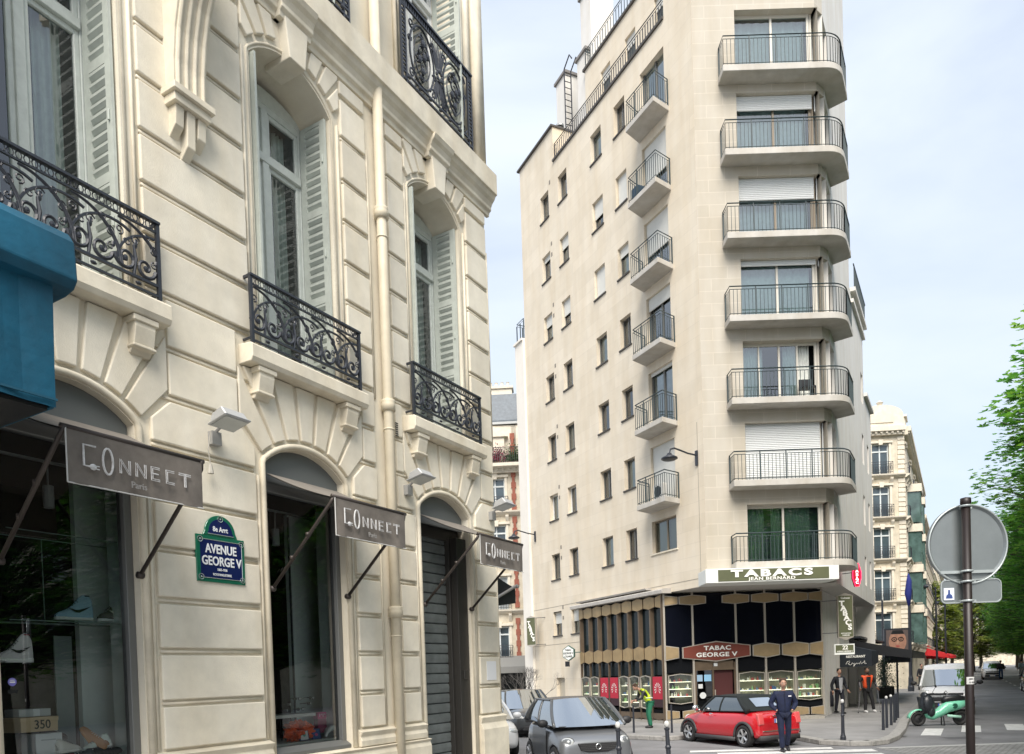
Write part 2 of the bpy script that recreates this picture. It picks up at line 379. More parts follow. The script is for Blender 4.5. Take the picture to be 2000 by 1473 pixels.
# rain pipe
dp = MB(); dp.tube([(8.57, -.1, 0), (8.57, -.1, 14)], .072, 14)
for z in (8.62, 5.95, 3.05): dp.lathe([(.07, -.09), (.1, -.09), (.1, .0), (.092, .03), (.1, .06), (.07, .07)], (8.57, -.1, z), 14); dp.tube([(8.57, 0, z-.35), (8.57, -.1, z-.35)], .012, 5); dp.lathe([(.074, -.01), (.08, -.01), (.08, .01), (.074, .01)], (8.57, -.1, z-.35), 14)
dp.build('rain_pipe', mat('pipe_paint', (.66, .60, .47), .55, var=.12, scale=4, streak=.1), LB, smooth=True)
vt = MB()
for k in range(7): vt.bb(8.78, 8.84, -.052, -.044, 5.58+k*.03, 5.592+k*.03)
vt.build('wall_vent', BLACK, LB)

# ---------- tall windows behind the balconies
FRM = mat('window_frame_grey', (.56, .60, .56), .5, var=.1, scale=12); FRW = mat('window_frame_white', (.74, .75, .73), .5, var=.06)
SHUT = mat('shutter_paint', (.50, .54, .49), .55, var=.12, scale=8)
ROOM = mat('dim_room', (.06, .062, .06), .9)
def tall_window(c, z0, z1, zt, y, frm, curtain=0, top_r=.3):
    f = MB(); e = .055
    f.bb(-.65, -.59, y, y+.08, z0, z1); f.bb(.59, .65, y, y+.08, z0, z1); f.bb(-.59, .59, y, y+.08, z0, z0+.1); f.bb(-.59, .59, y-.03, y+.08, zt-.05, zt+.05)
    f.prism([(-.65, z1), (.65, z1)] + [(.65*math.cos(R(t)), z1+.2*math.sin(R(t))) for t in range(0, 181, 15)][1:-1], y, y+.06)
    f.bb(-.59, .59, y, y+.08, z1-.08, z1)
    f.bb(-.05, .05, y-.02, y+.07, z0+.1, z1-.08)
    for s_ in (-1, 1):
        a, b = (.05, .59) if s_ > 0 else (-.59, -.05)
        for (za, zb) in ((z0+.1, zt-.05), (zt+.05, z1-.08)):
            f.bb(a, a+e, y+.012, y+.06, za, zb); f.bb(b-e, b, y+.012, y+.06, za, zb); f.bb(a+e, b-e, y+.012, y+.06, za, za+e); f.bb(a+e, b-e, y+.012, y+.06, zb-e, zb)
    o = f.build('window', frm, LB, bevel=.006, loc=(c, 0, 0))
    g = MB()
    for s_ in (-1, 1):
        a, b = (.1, .54) if s_ > 0 else (-.54, -.1)
        for (za, zb) in ((z0+.15, zt-.1), (zt+.1, z1-.13)): g.add([(a, y+.04, za), (b, y+.04, za), (b, y+.04, zb), (a, y+.04, zb)], [(0, 1, 2, 3)])
    g.build('pane', GLASS, o)
    rm = MB(); rm.bb(-.64, .64, y+.09, y+1.5, z0-.02, z1+.2); rm.f.pop(2); rm.mi.pop(2)
    rm.build('room', ROOM, o)
    for (a, b, k) in curtain:
        cu = MB(); cu.grid(lambda u_, v_: (a+(b-a)*u_, y+.2+.025*math.sin(u_*k*6.3)+.006*math.sin(u_*k*17+v_*3), z0+.05+(z1-z0-.15)*v_), 40, 6)
        cu.build('curtain', CURT, o, smooth=True)
    return o
tall_window(BAYS[0], 5.93, 9.42, 8.72, .5, FRM, [(-.5, .5, 6)])
tall_window(BAYS[1], 5.93, 9.42, 8.72, .5, FRM, [(-.58, -.12, 4), (.22, .5, 3)])
tall_window(BAYS[2], 5.93, 9.42, 8.72, .5, FRM, [(-.56, -.1, 4), (.02, .16, 2), (.3, .5, 3)])
tall_window(BAYS[3], 5.93, 9.42, 8.72, .5, FRM, [(-.52, .1, 4), (.3, .56, 3)])
for c in BAYS: tall_window(c, 10.76, 13.6, 13.0, .35, FRW, [(-.5, -.1, 3)])
def shutter(c, s_, z0, z1, wdt, y1, name='shutter'):
    """leaf folded flat against the side of the opening, with louvres in three groups"""
    m = MB(); x = s_*.635; t = .028*(-s_); X = sorted((x, x+t)); y0 = y1-wdt
    def b(ya, yb, za, zb): m.bb(X[0], X[1], ya, yb, za, zb)
    b(y0, y0+.07, z0, z1); b(y1-.09, y1, z0, z1)
    n = 3; H = (z1-z0)/n
    for k in range(n+1): zc = z0+H*k; b(y0+.07, y1-.09, max(z0, zc-.05), min(z1, zc+.05))
    L = int(H/.1)
    for k in range(n):
        for j in range(L-1):
            zc = z0+H*k+.1+j*(H-.2)/(L-2)
            m.add([(x-s_*.005, y0+.07, zc-.028), (x-s_*.005, y1-.09, zc-.028), (x-s_*.03, y1-.09, zc+.012), (x-s_*.03, y0+.07, zc+.012)], [(0, 1, 2, 3)] if s_ > 0 else [(3, 2, 1, 0)])
            m.bb(min(x-s_*.03, x-s_*.024), max(x-s_*.03, x-s_*.024), y0+.07, y1-.09, zc+.01, zc+.04)
    m.bb(min(x, x+s_*.01), max(x, x+s_*.01), y0+.07, y1-.09, z0, z1)
    m.bb(min(x, x+t*1.1), max(x, x+t*1.1), y0-.025, y0-.003, z0+.02, z1)     # meeting strip on the edge
    for zz in (z0+.7, (z0+z1)/2, z1-.5): m.tube([(x-s_*.04, y0+.02, zz-.05), (x-s_*.04, y0+.02, zz+.05)], .012, 6)
    return m.build(name, SHUT, LB, loc=(c, 0, 0))
for c in BAYS:
    shutter(c, 1, 5.97, 9.42, .42, .49); shutter(c, -1, 5.97, 9.42, .5, .47)
    shutter(c, 1, 10.78, 13.5, .5, .33)

# ---------- balconies: slab with consoles, iron railing
def scroll_panel(x0, x1, z0, z1, y=0):
    m = MB(); W_ = x1-x0
    m.bb(x0-.02, x1+.02, y-.03, y+.02, z1-.025, z1); m.bb(x0, x1, y-.012, y+.012, z1-.115, z1-.1); m.bb(x0, x1, y-.014, y+.014, z0+.1, z0+.125); m.bb(x0, x1, y-.012, y+.012, z0, z0+.02)
    for xx in (x0, x1): m.bb(xx-.018, xx+.018, y-.018, y+.018, z0-.02, z1)
    n = round(W_/.066); r = .0255
    for i in range(n):
        cx = x0+(i+.5)*W_/n; m.tube([(cx+r*math.cos(t*R(45)), y, z1-.0625+.034*math.sin(t*R(45))) for t in range(8)], .006, 4, closed=True)
    M_ = 4; p = W_/M_; zb = z0+.125; H = z1-.115-zb
    for i in range(M_):
        xa = x0+i*p
        for d in (0, .018):       # two sweeping quarter bows per module, doubled bars
            m.tube([(xa+.04+d+(p*1.02)*math.sin(R(t)), y, zb+.03+(H-.05)*math.cos(R(t))) for t in range(0, 96, 8) if xa+.04+d+(p*1.02)*math.sin(R(t)) < x1], .012, 5)
        m.tube([(xa+p-.02-(p*.94)*math.sin(R(t)), y+.004, zb+.03+(H-.1)*math.cos(R(t))) for t in range(-25, 92, 9) if xa+p-.02-(p*.94)*math.sin(R(t)) < x1-.01], .014, 5)
        m.tube(spiral(xa+.10, zb+.13, .115, .018, R(180), 1.35, 22, y), [.020-.008*k/22 for k in range(23)], 5)
        m.tube(spiral(xa+.31, zb+.11, .105, .018, R(0), -1.35, 22, y), [.020-.008*k/22 for k in range(23)], 5)
        m.tube(spiral(xa+.40, zb+.31, .05, .012, R(90), -1.2, 14, y), .009, 4); m.tube(spiral(xa+.33, zb+.42, .04, .01, R(200), 1.2, 12, y), .009, 4)
        m.tube(spiral(xa+.045, zb+.37, .045, .012, R(-90), 1.2, 12, y), .009, 4)
        m.tube([(xa+.18, y, zb), (xa+.205, y, zb+.16), (xa+.19, y, zb+.28), (xa+.23, y, zb+.36)], [.014, .02, .012, .004], 6)
        m.tube(spiral(xa+.21, zb+.33, .05, .012, R(20), 1.2, 12, y), .009, 4); m.tube(spiral(xa+.12, zb+.28, .04, .01, R(200), -1.2, 12, y), .008, 4); m.tube(spiral(xa+.40, zb+.17, .035, .01, R(90), 1.2, 12, y), .008, 4); m.ell((xa+.10, y, zb+.13), (.026, .014, .026), nu=7, nv=5); m.ell((xa+.31, y, zb+.11), (.026, .014, .026), nu=7, nv=5); m.ell((xa+.21, y, zb+.3), (.02, .012, .045), nu=6, nv=5); m.ell((xa+.43, y, zb+.2), (.018, .012, .03), nu=6, nv=5)
        for q in range(1): m.ell((xa+p*.5, y, z0+.06), (.035, .02, .018), nu=6, nv=4)
    return m
BAL = None
for i, c in enumerate(BAYS):
    if BAL is None:
        s_ = MB(); s_.prismx([(.02, 5.71), (-.2, 5.71), (-.23, 5.76), (-.23, 5.9), (-.2, 5.92), (.02, 5.94)], -.98, .98)
        for e in (-.72, .72):
            s_.prismx([(.02, 5.36), (-.06, 5.36), (-.09, 5.4), (-.13, 5.42), (-.17, 5.6), (-.17, 5.71), (.02, 5.71)], e-.11, e+.11)
            s_.bb(e-.135, e+.135, -.19, .02, 5.645, 5.705); s_.bb(e-.125, e+.125, -.15, .02, 5.41, 5.44)
        BAL = s_.build('balcony', STONE_T, LB, bevel=.008, loc=(c, 0, 0))
        r_ = scroll_panel(-.9, .9, 5.97, 6.72, -.15)
        for e in (-.9, .9): r_.bb(e-.012, e+.012, -.15, 0, 6.69, 6.72); r_.bb(e-.012, e+.012, -.15, 0, 6.0, 6.02)
        r_.build('railing', IRON, BAL)
    else: cp(BAL, LB, (c, 0, 0))
# second-storey railings: denser, with ovals and rosette
UB = None
for i, c in enumerate(BAYS):
    if UB is None:
        r_ = MB(); y = -.17; x0, x1, z0, z1 = -.92, .92, 10.8, 12.0
        r_.bb(x0-.02, x1+.02, y-.03, y+.03, z1-.03, z1); r_.bb(x0, x1, y-.012, y+.012, z1-.12, z1-.1); r_.bb(x0, x1, y-.012, y+.012, z0+.1, z0+.125); r_.bb(x0, x1, y-.015, y+.015, z0, z0+.025)
        for xx in (x0, x1, x0+.1, x1-.1): r_.bb(xx-.014, xx+.014, y-.014, y+.014, z0-.05, z1)
        for q in range(34): r_.bb(x0+.02+q*.054, x0+.045+q*.054, y-.012, y+.012, z1-.1, z1-.03)
        for q in range(16): r_.bb(x0+.02, x0+.08, y-.01, y+.01, z0+.15+q*.06, z0+.175+q*.06); r_.bb(x1-.08, x1-.02, y-.01, y+.01, z0+.15+q*.06, z0+.175+q*.06)
        for s_ in (-1, 1):
            cx = s_*.42; cz = 11.38
            r_.tube([(cx+.3*math.cos(R(t)), y, cz+.44*math.sin(R(t))) for t in range(0, 360, 15)], .017, 6, closed=True)
            r_.tube([(cx+.2*math.cos(R(t)), y, cz+.31*math.sin(R(t))) for t in range(0, 360, 20)], .011, 5, closed=True)
            for (dx, dz, rr, a, tn) in ((0, .1, .12, 0, 1.4), (-.02, -.12, .13, 180, 1.4), (.1, -.02, .08, 90, 1.3), (-.1, .18, .07, 200, 1.2), (.24, .36, .08, 0, 1.3), (-.26, .36, .08, 180, -1.3), (.26, -.38, .08, 0, -1.3), (-.27, -.37, .08, 180, 1.3), (.02, -.3, .06, 40, 1.2), (0, .3, .06, 200, 1.2), (.3, .12, .05, 20, 1.2), (-.31, -.1, .05, 170, 1.2)):
                r_.tube(spiral(cx+s_*dx, cz+dz, rr, .012, R(a), tn*s_, 18, y), [.016-.007*k/18 for k in range(19)], 5)
            for (dx, dz) in ((.05, .03), (-.07, -.06), (.0, -.2), (.02, .22), (.13, .1)): r_.ell((cx+dx, y-.01, cz+dz), (.045, .03, .06), nu=7, nv=5)
        for t in range(0, 360, 45): r_.ell((.07*math.cos(R(t)), y-.02, 11.38+.07*math.sin(R(t))), (.035, .02, .035), nu=6, nv=4)
        for q in (-1, 1):
            for j in range(4): r_.tube([(q*.02*j, y, 11.45), (q*(.03+.035*j), y, 11.7), (q*(.01+.06*j), y, 11.86)], [.012, .016, .005], 5); r_.tube([(q*.02*j, y, 11.3), (q*(.03+.035*j), y, 11.1), (q*(.01+.06*j), y, 10.94)], [.012, .016, .005], 5)
        for q in range(7): r_.ell((-.78+q*.26, y-.02, 10.86), (.04, .025, .02), nu=6, nv=4)
        UB = r_.build('railing', IRON, LB, loc=(c, 0, 0)); UB['label'] = 'dense ornate iron railing with oval scrolls'
    else: cp(UB, LB, (c, 0, 0))

# ---------- shop fronts in the arches
FRD = mat('shop_frame', (.16, .165, .16), .45, metal=.3); TYM = mat('arch_panel', (.13, .14, .137), .6)
SGL = glass('shop_glass', (.93, .98, .97), 1.5)
SHW = mat('sky_tinted_wall', (.72, .82, .78), .85, var=.1, scale=2); SHF = mat('display_floor', (.55, .56, .54), .7)
for i, c in enumerate(BAYS[:3]):
    f = MB()
    f.bb(-.66, -.6, .12, .2, 1.25, 4.45); f.bb(.58, .66, .1, .22, 1.25, 4.45); f.prismx([(.02, 1.2), (.02, 1.25), (.12, 1.31), (.2, 1.31), (.2, 1.2)], -.66, .66); f.bb(-.66, .66, .1, .2, 4.38, 4.5)
    o = f.build('shop_window', FRD, LB, bevel=.005, loc=(c, 0, 0))
    ty = MB(); ty.prism([(-.655, 4.48), (.655, 4.48)] + [(.965*math.sin(R(t)), 3.972+.965*math.cos(R(t))) for t in range(42, -43, -7)], .1, .14); ty.build('arch_panel', TYM, o)
    g = MB(); g.add([(-.6, .16, 1.31), (.58, .16, 1.31), (.58, .16, 4.38), (-.6, .16, 4.38)], [(0, 1, 2, 3)]); g.build('pane', SGL, o)
    rm = MB(); rm.m = 0; rm.bb(-1.1, 1.48, .5, 2.6, 1.3, 4.5); rm.f.pop(2); rm.mi.pop(2)
    rm.bb(-.66, .66, .21, .5, 1.2, 1.3); rm.build('shop_room', DARK, o)
    pn = MB(); pn.bb(.64, .67, .23, .5, 1.31, 4.38, 0); pn.bb(.62, 1.44, 1.0, 1.04, 1.3, 4.4, 0); pn.bb(.60, .63, .98, 1.06, 1.3, 4.4, 0); pn.build('partition', SHW, o)  # pale green puts the pane's bright sky reflection into the partition's colour
    fl = MB(); fl.bb(-.9, 1.44, .22, 2.4, 1.3, 1.34); fl.build('display_floor', SHF, o)
    sp = MB()
    for xx in (-.25, .3): sp.lathe([(0, 0), (.05, 0), (.05, -.22), (.045, -.22), (0, -.2)], (xx, .9, 4.15), 12); sp.tube([(xx, .9, 4.15), (xx, .9, 4.4)], .01, 5)
    sp.bb(-.9, 1.2, .88, .92, 4.38, 4.4); sp.build('track_light', mat('lamp_grey', (.4, .42, .42), .5), o)
# closed roller shutter in the third bay
c = 10.0
rs = MB(); SL = mat('roller_slats', (.16, .18, .18), .42, metal=.25, var=.25, scale=5, spec=.5)
n = 27
for k in range(n):
    z = .08+k*.16; rs.add([(x, y, zz) for x in (-.66, .34) for (y, zz) in ((.262, z), (.242, z+.012), (.236, z+.08), (.242, z+.14), (.262, z+.148), (.275, z+.16))], [(j, j+1, j+7, j+6)[::-1] for j in range(5)])
rs.build('roller_shutter', SL, LB, loc=(c, 0, 0))
rf = MB(); rf.bb(.36, .64, .05, .3, 0, 4.35); rf.bb(.30, .37, .16, .3, 0, 4.35); rf.bb(-.66, .64, .2, .35, 4.3, 4.52); rf.bb(.45, .55, .03, .05, 2.05, 2.2)
rf.prism([(-.655, 4.48), (.655, 4.48)] + [(.965*math.sin(R(t)), 3.972+.965*math.cos(R(t))) for t in range(42, -43, -7)], .12, .16, m=1)
rf.build('shutter_casing', [mat('dark_steel', (.035, .033, .03), .4, metal=.2), TYM], LB, bevel=.005, loc=(c, 0, 0))

# ---------- awnings with the shop's lettering
AWN = mat('awning_canvas', (.17, .15, .13), .9, var=.2, scale=7, bump=.3, bscale=9); AWT = mat('awning_canvas_top', (.20, .18, .155), .9, var=.15, scale=7)
LET = mat('silver_lettering', (.62, .62, .62), .4, var=.3, scale=30)
ARM = mat('awning_arm', (.06, .05, .045), .5, metal=.4)
def awning(c, lab, hw=.62):
    t = thing('shop_awning', lab, 'awning', PW(c, 0), AV, 'grey awnings of the shoe shop')
    y1 = -1.02; zt, zf, zv = 4.58, 4.13, 3.71
    cv = MB(); cv.grid(lambda u_, v_: (-hw+2*hw*u_, .05+(y1-.05)*v_, zt+(zf-zt)*v_-.03*math.sin(math.pi*v_)), 8, 8)
    cv.grid(lambda u_, v_: (-hw+2*hw*u_, .05+(y1-.05)*v_, zt-.012+(zf-zt)*v_-.03*math.sin(math.pi*v_)), 8, 8, flip=True)
    cv.build('canopy', AWT, t, smooth=True)
    va = MB(); yy = lambda u_, v_: y1-.012-.012*math.sin(u_*9)*v_-.01*math.sin(u_*23)*v_
    va.grid(lambda u_, v_: (-hw+2*hw*u_, yy(u_, v_), zf-(zf-zv)*v_), 40, 6, flip=True); va.grid(lambda u_, v_: (-hw+2*hw*u_, yy(u_, v_)+.006, zf-(zf-zv)*v_), 40, 6)
    V = va.build('valance', AWN, t, smooth=True)
    hm = MB(); hm.tube([(-hw, y1-.02, zv), (hw, y1-.02, zv)], .006, 5); hm.tube([(-hw, y1-.018, zv), (-hw, y1-.018, zf)], .006, 5); hm.build('hem', mat('hem_tape', (.55, .55, .53), .6), t)
    L = MB(); y = y1-.045; s_ = .0068
    def st(pts, r=s_): L.tube([(x, y, z) for x, z in pts], r, 5)
    z0 = 3.86; h = .135
    # C ending in a plug, tall narrow O, then spaced outlined capitals
    st([(-.40, z0+h+.03), (-.50, z0+h+.03), (-.50, z0-.0), (-.45, z0-.0)], .009); L.ell((-.425, y, z0), (.03, .012, .026), nu=8, nv=6)
    for dz in (-.012, .012): st([(-.40, z0+dz), (-.375, z0+dz)], .005)
    L.tube([(-.30+.042*math.cos(R(a)), y, z0+.07+.105*math.sin(R(a))) for a in range(0, 360, 20)], .009, 5, closed=True)
    x = -.20; hh = h-.02; w_ = .08
    for ch in 'NNECT':
        if ch == 'N':
            for d in (0, .014): st([(x+d, z0), (x+d, z0+hh), (x+w_+d, z0), (x+w_+d, z0+hh)], .0045)
        if ch == 'E':
            for d in (0, .014): st([(x+w_, z0+d), (x+d, z0+d), (x+d, z0+hh-d), (x+w_, z0+hh-d)], .0045)
            st([(x, z0+hh/2), (x+w_*.85, z0+hh/2)], .006)
        if ch == 'C':
            for d in (0, .014): st([(x+w_, z0+d), (x+d, z0+d), (x+d, z0+hh-d), (x+w_, z0+hh-d)], .0045)
        if ch == 'T':
            for d in (0, .014): st([(x+w_/2+d, z0), (x+w_/2+d, z0+hh)], .0045); st([(x-.015, z0+hh-d), (x+w_+.025, z0+hh-d)], .0045)
        x += .142
    L.build('shop_name', LET, t)
    text('shop_town', 'Paris', .075, mat('dull_lettering', (.27, .26, .25), .7), t, T3(-.03, y1-.04, 3.785), .001, .003)
    am = MB()
    for s_ in (-1, 1): am.tube([(s_*(hw+.02), -.03, 3.2), (s_*(hw+.02), y1+.02, zf-.05), (s_*(hw-.0), y1-.01, zf+.02)], .02, 8); am.lathe([(0, -.03), (.035, -.03), (.035, .03), (0, .03)], (s_*(hw+.02), -.03, 3.2), 8, ax='x')
    am.tube([(-hw-.03, y1-.0, zf+.015), (hw+.03, y1-.0, zf+.015)], .022, 8)
    for q in (.35, .62): am.lathe([(.021, 0), (.028, 0), (.028, .04), (.021, .04)], (-(hw+.02), -.03+(y1+.05)*q, 3.2+(zf-.25-3.0)*q), 8)
    am.build('folding_arm', ARM, t, smooth=True)
    return t
awning(BAYS[1], 'grey canvas awning with silver shop name, nearest of three, over the sneaker display')
awning(BAYS[2], 'grey canvas awning with faint silver lettering over the narrow window beside the street plate')
awning(BAYS[3], 'grey canvas awning with shop name above the closed roller shutter')
# dark awning round the corner
t = thing('side_awning', 'black canvas awning sticking out past the corner of the stone building', 'awning', PW(11.5, 0), AV)
m = MB(); m.add([(0, .3, 4.0), (0, 3.2, 4.0), (1.15, 3.2, 3.72), (1.15, .3, 3.72), (1.15, .3, 3.45), (1.15, 3.2, 3.45), (0, .3, 3.3)], [(0, 1, 2, 3), (3, 2, 5, 4), (0, 3, 4, 6)])
o = m.build('canopy', BLACK, t); so_ = o.modifiers.new('s', 'SOLIDIFY'); so_.thickness = .012
m = MB(); m.tube([(0, .25, 3.35), (1.15, .25, 3.78)], .03, 8); m.tube([(1.15, .22, 3.76), (1.15, 3.2, 3.76)], .03, 8); m.build('arm', mat('worn_metal', (.3, .29, .27), .5, metal=.6), t, smooth=True)
# blue canopy of the next shop, nearest the camera
BLU = mat('blue_canvas', (.004, .085, .15), .6, var=.35, scale=2.5, bump=.5, bscale=5, spec=.4)
t = thing('blue_canopy', 'bright blue box canopy with a rolled upper edge at the left side', 'canopy', PW(0, 0), AV)
wv = lambda x, z: .012*math.sin(x*7+z*3)+.008*math.sin(x*17)
m = MB(); X0, X1 = -.1, 3.07
m.grid(lambda u_, v_: (X0+(X1-X0)*u_, -1.6+wv(X0+3*u_, v_), 4.06+.86*v_), 30, 8); m.bb(X0, X1, -1.58, 0, 4.9, 4.92); m.bb(X1-.03, X1, -1.57, 0, 4.06, 4.92)
o = m.build('valance', BLU, t, smooth=False)
m = MB(); xr = 3.2
sec = [(-1.55, 4.88), (-1.66, 4.9), (-1.71, 4.95), (-1.7, 5.1), (-1.69, 5.22), (-1.63, 5.3), (-1.5, 5.33), (0, 5.75), (0, 4.88)]
m.prismx(sec, X0, xr); o = m.build('upper_roll', BLU, t, bevel=.014, seg=2)
m = MB()
for xx in (1.0, 2.1): m.bb(xx, xx+.012, -1.615, -1.60, 4.08, 4.88)
m.bb(X0, X1, -1.62, -1.605, 4.10, 4.115); m.build('seams', mat('blue_seam', (.004, .07, .12), .7), t)
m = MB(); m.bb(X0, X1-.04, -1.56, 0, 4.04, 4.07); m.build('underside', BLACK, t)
# floodlights
def flood(u, z, lab):
    t = thing('floodlight', lab, 'floodlight', PW(u, 0, z), AV, 'floodlights on the stone facade')
    m = MB(); m.push(T3(0, -.32, .0) @ Matrix.Rotation(R(-12), 4, 'X')); m.prismx([(-.13, -.01), (.13, -.01), (.08, .07), (-.08, .09)], -.15, .15); m.bb(-.17, .17, -.15, .15, -.035, -.01); m.pop()
    m.build('lamp_head', mat('cast_grey', (.45, .46, .46), .45, metal=.3), t, bevel=.01)
    m = MB(); m.push(T3(0, -.32, 0) @ Matrix.Rotation(R(-12), 4, 'X')); m.bb(-.14, .14, -.12, .12, -.041, -.036); m.build('lens', mat('lens', (.5, .52, .5), .15), t)
    m = MB(); m.bb(-.06, .06, -.12, 0, -.22, -.08); m.tube([(0, -.06, -.1), (0, -.2, -.03), (0, -.3, .03)], .018, 6); m.build('bracket', mat('bracket_grey', (.3, .3, .29), .5), t)
    return t
f = flood(5.62, 4.9, 'grey floodlight with a hanging cord end above the blue street plate')
m = MB(); m.tube([(-.1, -.15, -.1), (-.13, -.13, -.3), (-.1, -.12, -.45)], .006, 5); m.lathe([(0, .06), (.015, .05), (.03, -.03), (.032, -.05), (0, -.05)], (-.1, -.12, -.5), 8); m.build('cord', mat('cord_grey', (.42, .4, .35), .6), f)
flood(8.98, 4.98, 'grey floodlight beside the rain pipe'); flood(11.3, 4.98, 'grey floodlight at the far corner of the stone facade')
# street name plate
t = thing('street_plate', 'dark blue enamel street name plate with green border on the stone pier', 'street sign', PW(5.66, 0.05, 3.2), AV)
def arch_poly(w_, h_): return [(-w_, 0), (w_, 0), (w_, h_)] 
pl = MB(); W2 = .315
def plate(mb, s_, y0, y1):
    mb.prism([(-W2+s_, s_), (W2-s_, s_), (W2-s_, .5-s_), (-W2+s_, .5-s_)], y0, y1)
GRE = mat('green_enamel', (.012, .13, .075), .25, coat=.5); NAV = mat('blue_enamel', (.008, .016, .085), .25, coat=.5); WEN = mat('white_enamel', (.75, .78, .8), .3)
plate(pl, 0, -.012, .02)
pl.prism([(-.225, .502), (.225, .502)] + [(.2*math.cos(R(a)), .54+.19*math.sin(R(a))) for a in range(5, 176, 10)], -.012, .02)
pl.build('border', GRE, t, bevel=.004)
pn = MB(); plate(pn, .045, -.016, 0); pn.prism([(-.17, .522), (.17, .522)] + [(.155*math.cos(R(a)), .54+.15*math.sin(R(a))) for a in range(5, 176, 10)], -.016, 0); pn.build('panel', NAV, t)
ln = MB()
for a, b in (((-.27, .045), (.27, .045)), ((.27, .045), (.27, .455)), ((-.17, .52), (.17, .52)), ((-.27, .455), (.27, .455))):
    ln.tube([(a[0], -.018, a[1]), (b[0], -.018, b[1])], .003, 4)
for (x, z) in ((-.27, .05), (.27, .05), (-.27, .45), (.27, .45), (0, .69)): ln.lathe([(.026, -.02), (.032, -.022), (.032, -.01)], (x, 0, z), 14, ax='y'); ln.lathe([(0, -.024), (.01, -.02)], (x, 0, z), 8, ax='y')
ln.build('screws', mat('chrome', (.6, .66, .64), .25, metal=.8), t)
text('street_name', 'AVENUE', .135, WEN, t, T3(-.005, -.018, .355), .003, .002, sx=.8); text('street_name', 'GEORGE V', .135, WEN, t, T3(.0, -.018, .225), .003, .002, sx=.8)
text('dates', '1865-1936', .038, WEN, t, T3(.0, -.018, .14), .001, .001, sx=.8); text('dates', 'ROI D\u2019ANGLETERRE', .034, WEN, t, T3(.0, -.018, .085), .001, .001, sx=.8)
text('district', '8\u1d49 Arr\u1d57'.replace('\u1d49', 'e').replace('\u1d57', 't'), .075, WEN, t, T3(-.005, -.018, .575), .002, .001, sx=.85)
# paper notice
t = tag(MB().bb(-.15, .15, -.052, -.047, 0, .32).build('notice', mat('paper', (.72, .73, .74), .7), None), 'white paper notice on the stone pier right of the roller shutter', 'notice')
t.location = PW(11.16, 0, 2.02); t.rotation_euler = (0, 0, AV)
for k in range(6): pass
# ================================================================ CENTRE: nine-storey corner block with the tobacconist's shop
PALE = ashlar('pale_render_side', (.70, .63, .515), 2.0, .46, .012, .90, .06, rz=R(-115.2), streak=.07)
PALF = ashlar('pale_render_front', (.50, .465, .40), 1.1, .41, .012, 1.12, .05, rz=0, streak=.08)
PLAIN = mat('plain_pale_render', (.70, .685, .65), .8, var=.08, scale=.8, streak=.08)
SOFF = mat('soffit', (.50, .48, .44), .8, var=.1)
TB = thing('corner_apartment_block', 'tall pale apartment block of nine storeys with stacked rounded corner balconies', 'building', (6.737, 26.1, 0), 0)
BETA = R(-25.2); D2 = Vector((math.sin(BETA), math.cos(BETA), 0))
# left wall frame: local x = -s (right is towards the corner), -y is outward
LM = RZ(math.atan2(-D2.y, -D2.x))
RM = T3(4.48, .30, 0) @ RZ(AV)            # avenue side: local x runs away along the avenue
def rect_wall(mb, x0, x1, z0, z1, holes, depth=.22, m=0, rev=None):
    xs = sorted({x0, x1} | {a for h in holes for a in h[:2]}); zs = sorted({z0, z1} | {a for h in holes for a in h[2:4]})
    xs = [x for x in xs if x0 <= x <= x1]; zs = [z for z in zs if z0 <= z <= z1]
    for i in range(len(xs)-1):
        for j in range(len(zs)-1):
            cx, cz = (xs[i]+xs[i+1])/2, (zs[j]+zs[j+1])/2
            if any(h[0] < cx < h[1] and h[2] < cz < h[3] for h in holes): continue
            mb.add([(xs[i], 0, zs[j]), (xs[i+1], 0, zs[j]), (xs[i+1], 0, zs[j+1]), (xs[i], 0, zs[j+1])], [(0, 1, 2, 3)], m)
    r = m if rev is None else rev
    for a, b, c, d in [h[:4] for h in holes]:
        mb.add([(a, 0, c), (b, 0, c), (b, depth, c), (a, depth, c)], [(0, 1, 2, 3)], r); mb.add([(a, 0, d), (a, depth, d), (b, depth, d), (b, 0, d)], [(0, 1, 2, 3)], r)
        mb.add([(a, 0, c), (a, depth, c), (a, depth, d), (a, 0, d)], [(0, 1, 2, 3)], r); mb.add([(b, 0, c), (b, 0, d), (b, depth, d), (b, depth, c)], [(0, 1, 2, 3)], r)
SP = 2.74; TOPZ = 24.05
holes = []; wins = []
COLS = [(10.99, 10.2), (9.30, 8.53), (6.53, 5.72), (4.78, 4.03)]
for ci, (sa, sb) in enumerate(COLS):
    for k in range(7):
        zt = TOPZ-k*SP; holes.append((-sa, -sb, zt-1.17, zt)); wins.append((-sa, -sb, zt-1.17, zt, ci, k))
for (sa, sb) in COLS[:2]: holes.append((-sa, -sb, 3.85, 4.95)); wins.append((-sa, -sb, 3.85, 4.95, 0, 7))
doors = []
for k in range(6):
    zt = TOPZ-k*SP; holes.append((-3.0, -1.56, zt-2.2, zt)); doors.append((k, zt))
holes.append((-3.06, -1.58, 6.42, 7.62)); holes.append((-10.9, -10.1, .12, 1.88))
lw = MB(); lw.push(LM)
low = [h for h in holes if h[2] < 5]
rect_wall(lw, -13.0, -8.33, 0, 4.9, low, .28); rect_wall(lw, -13.0, 0, 4.9, 24.93, [h for h in holes if h[3] > 5 and h[2] > 4.9] + [(-10.99, -10.2, 4.9, 4.95), (-9.30, -8.53, 4.9, 4.95)], .28)
rect_wall(lw, -13.0, -9.65, 24.93, 26.5, [], .2); rect_wall(lw, -1.5, 0, 24.93, 29, [], .2)
lw.add([(-9.65, 0, 24.93), (-9.65, 3, 24.93), (-9.65, 3, 26.5), (-9.65, 0, 26.5)], [(0, 1, 2, 3)])
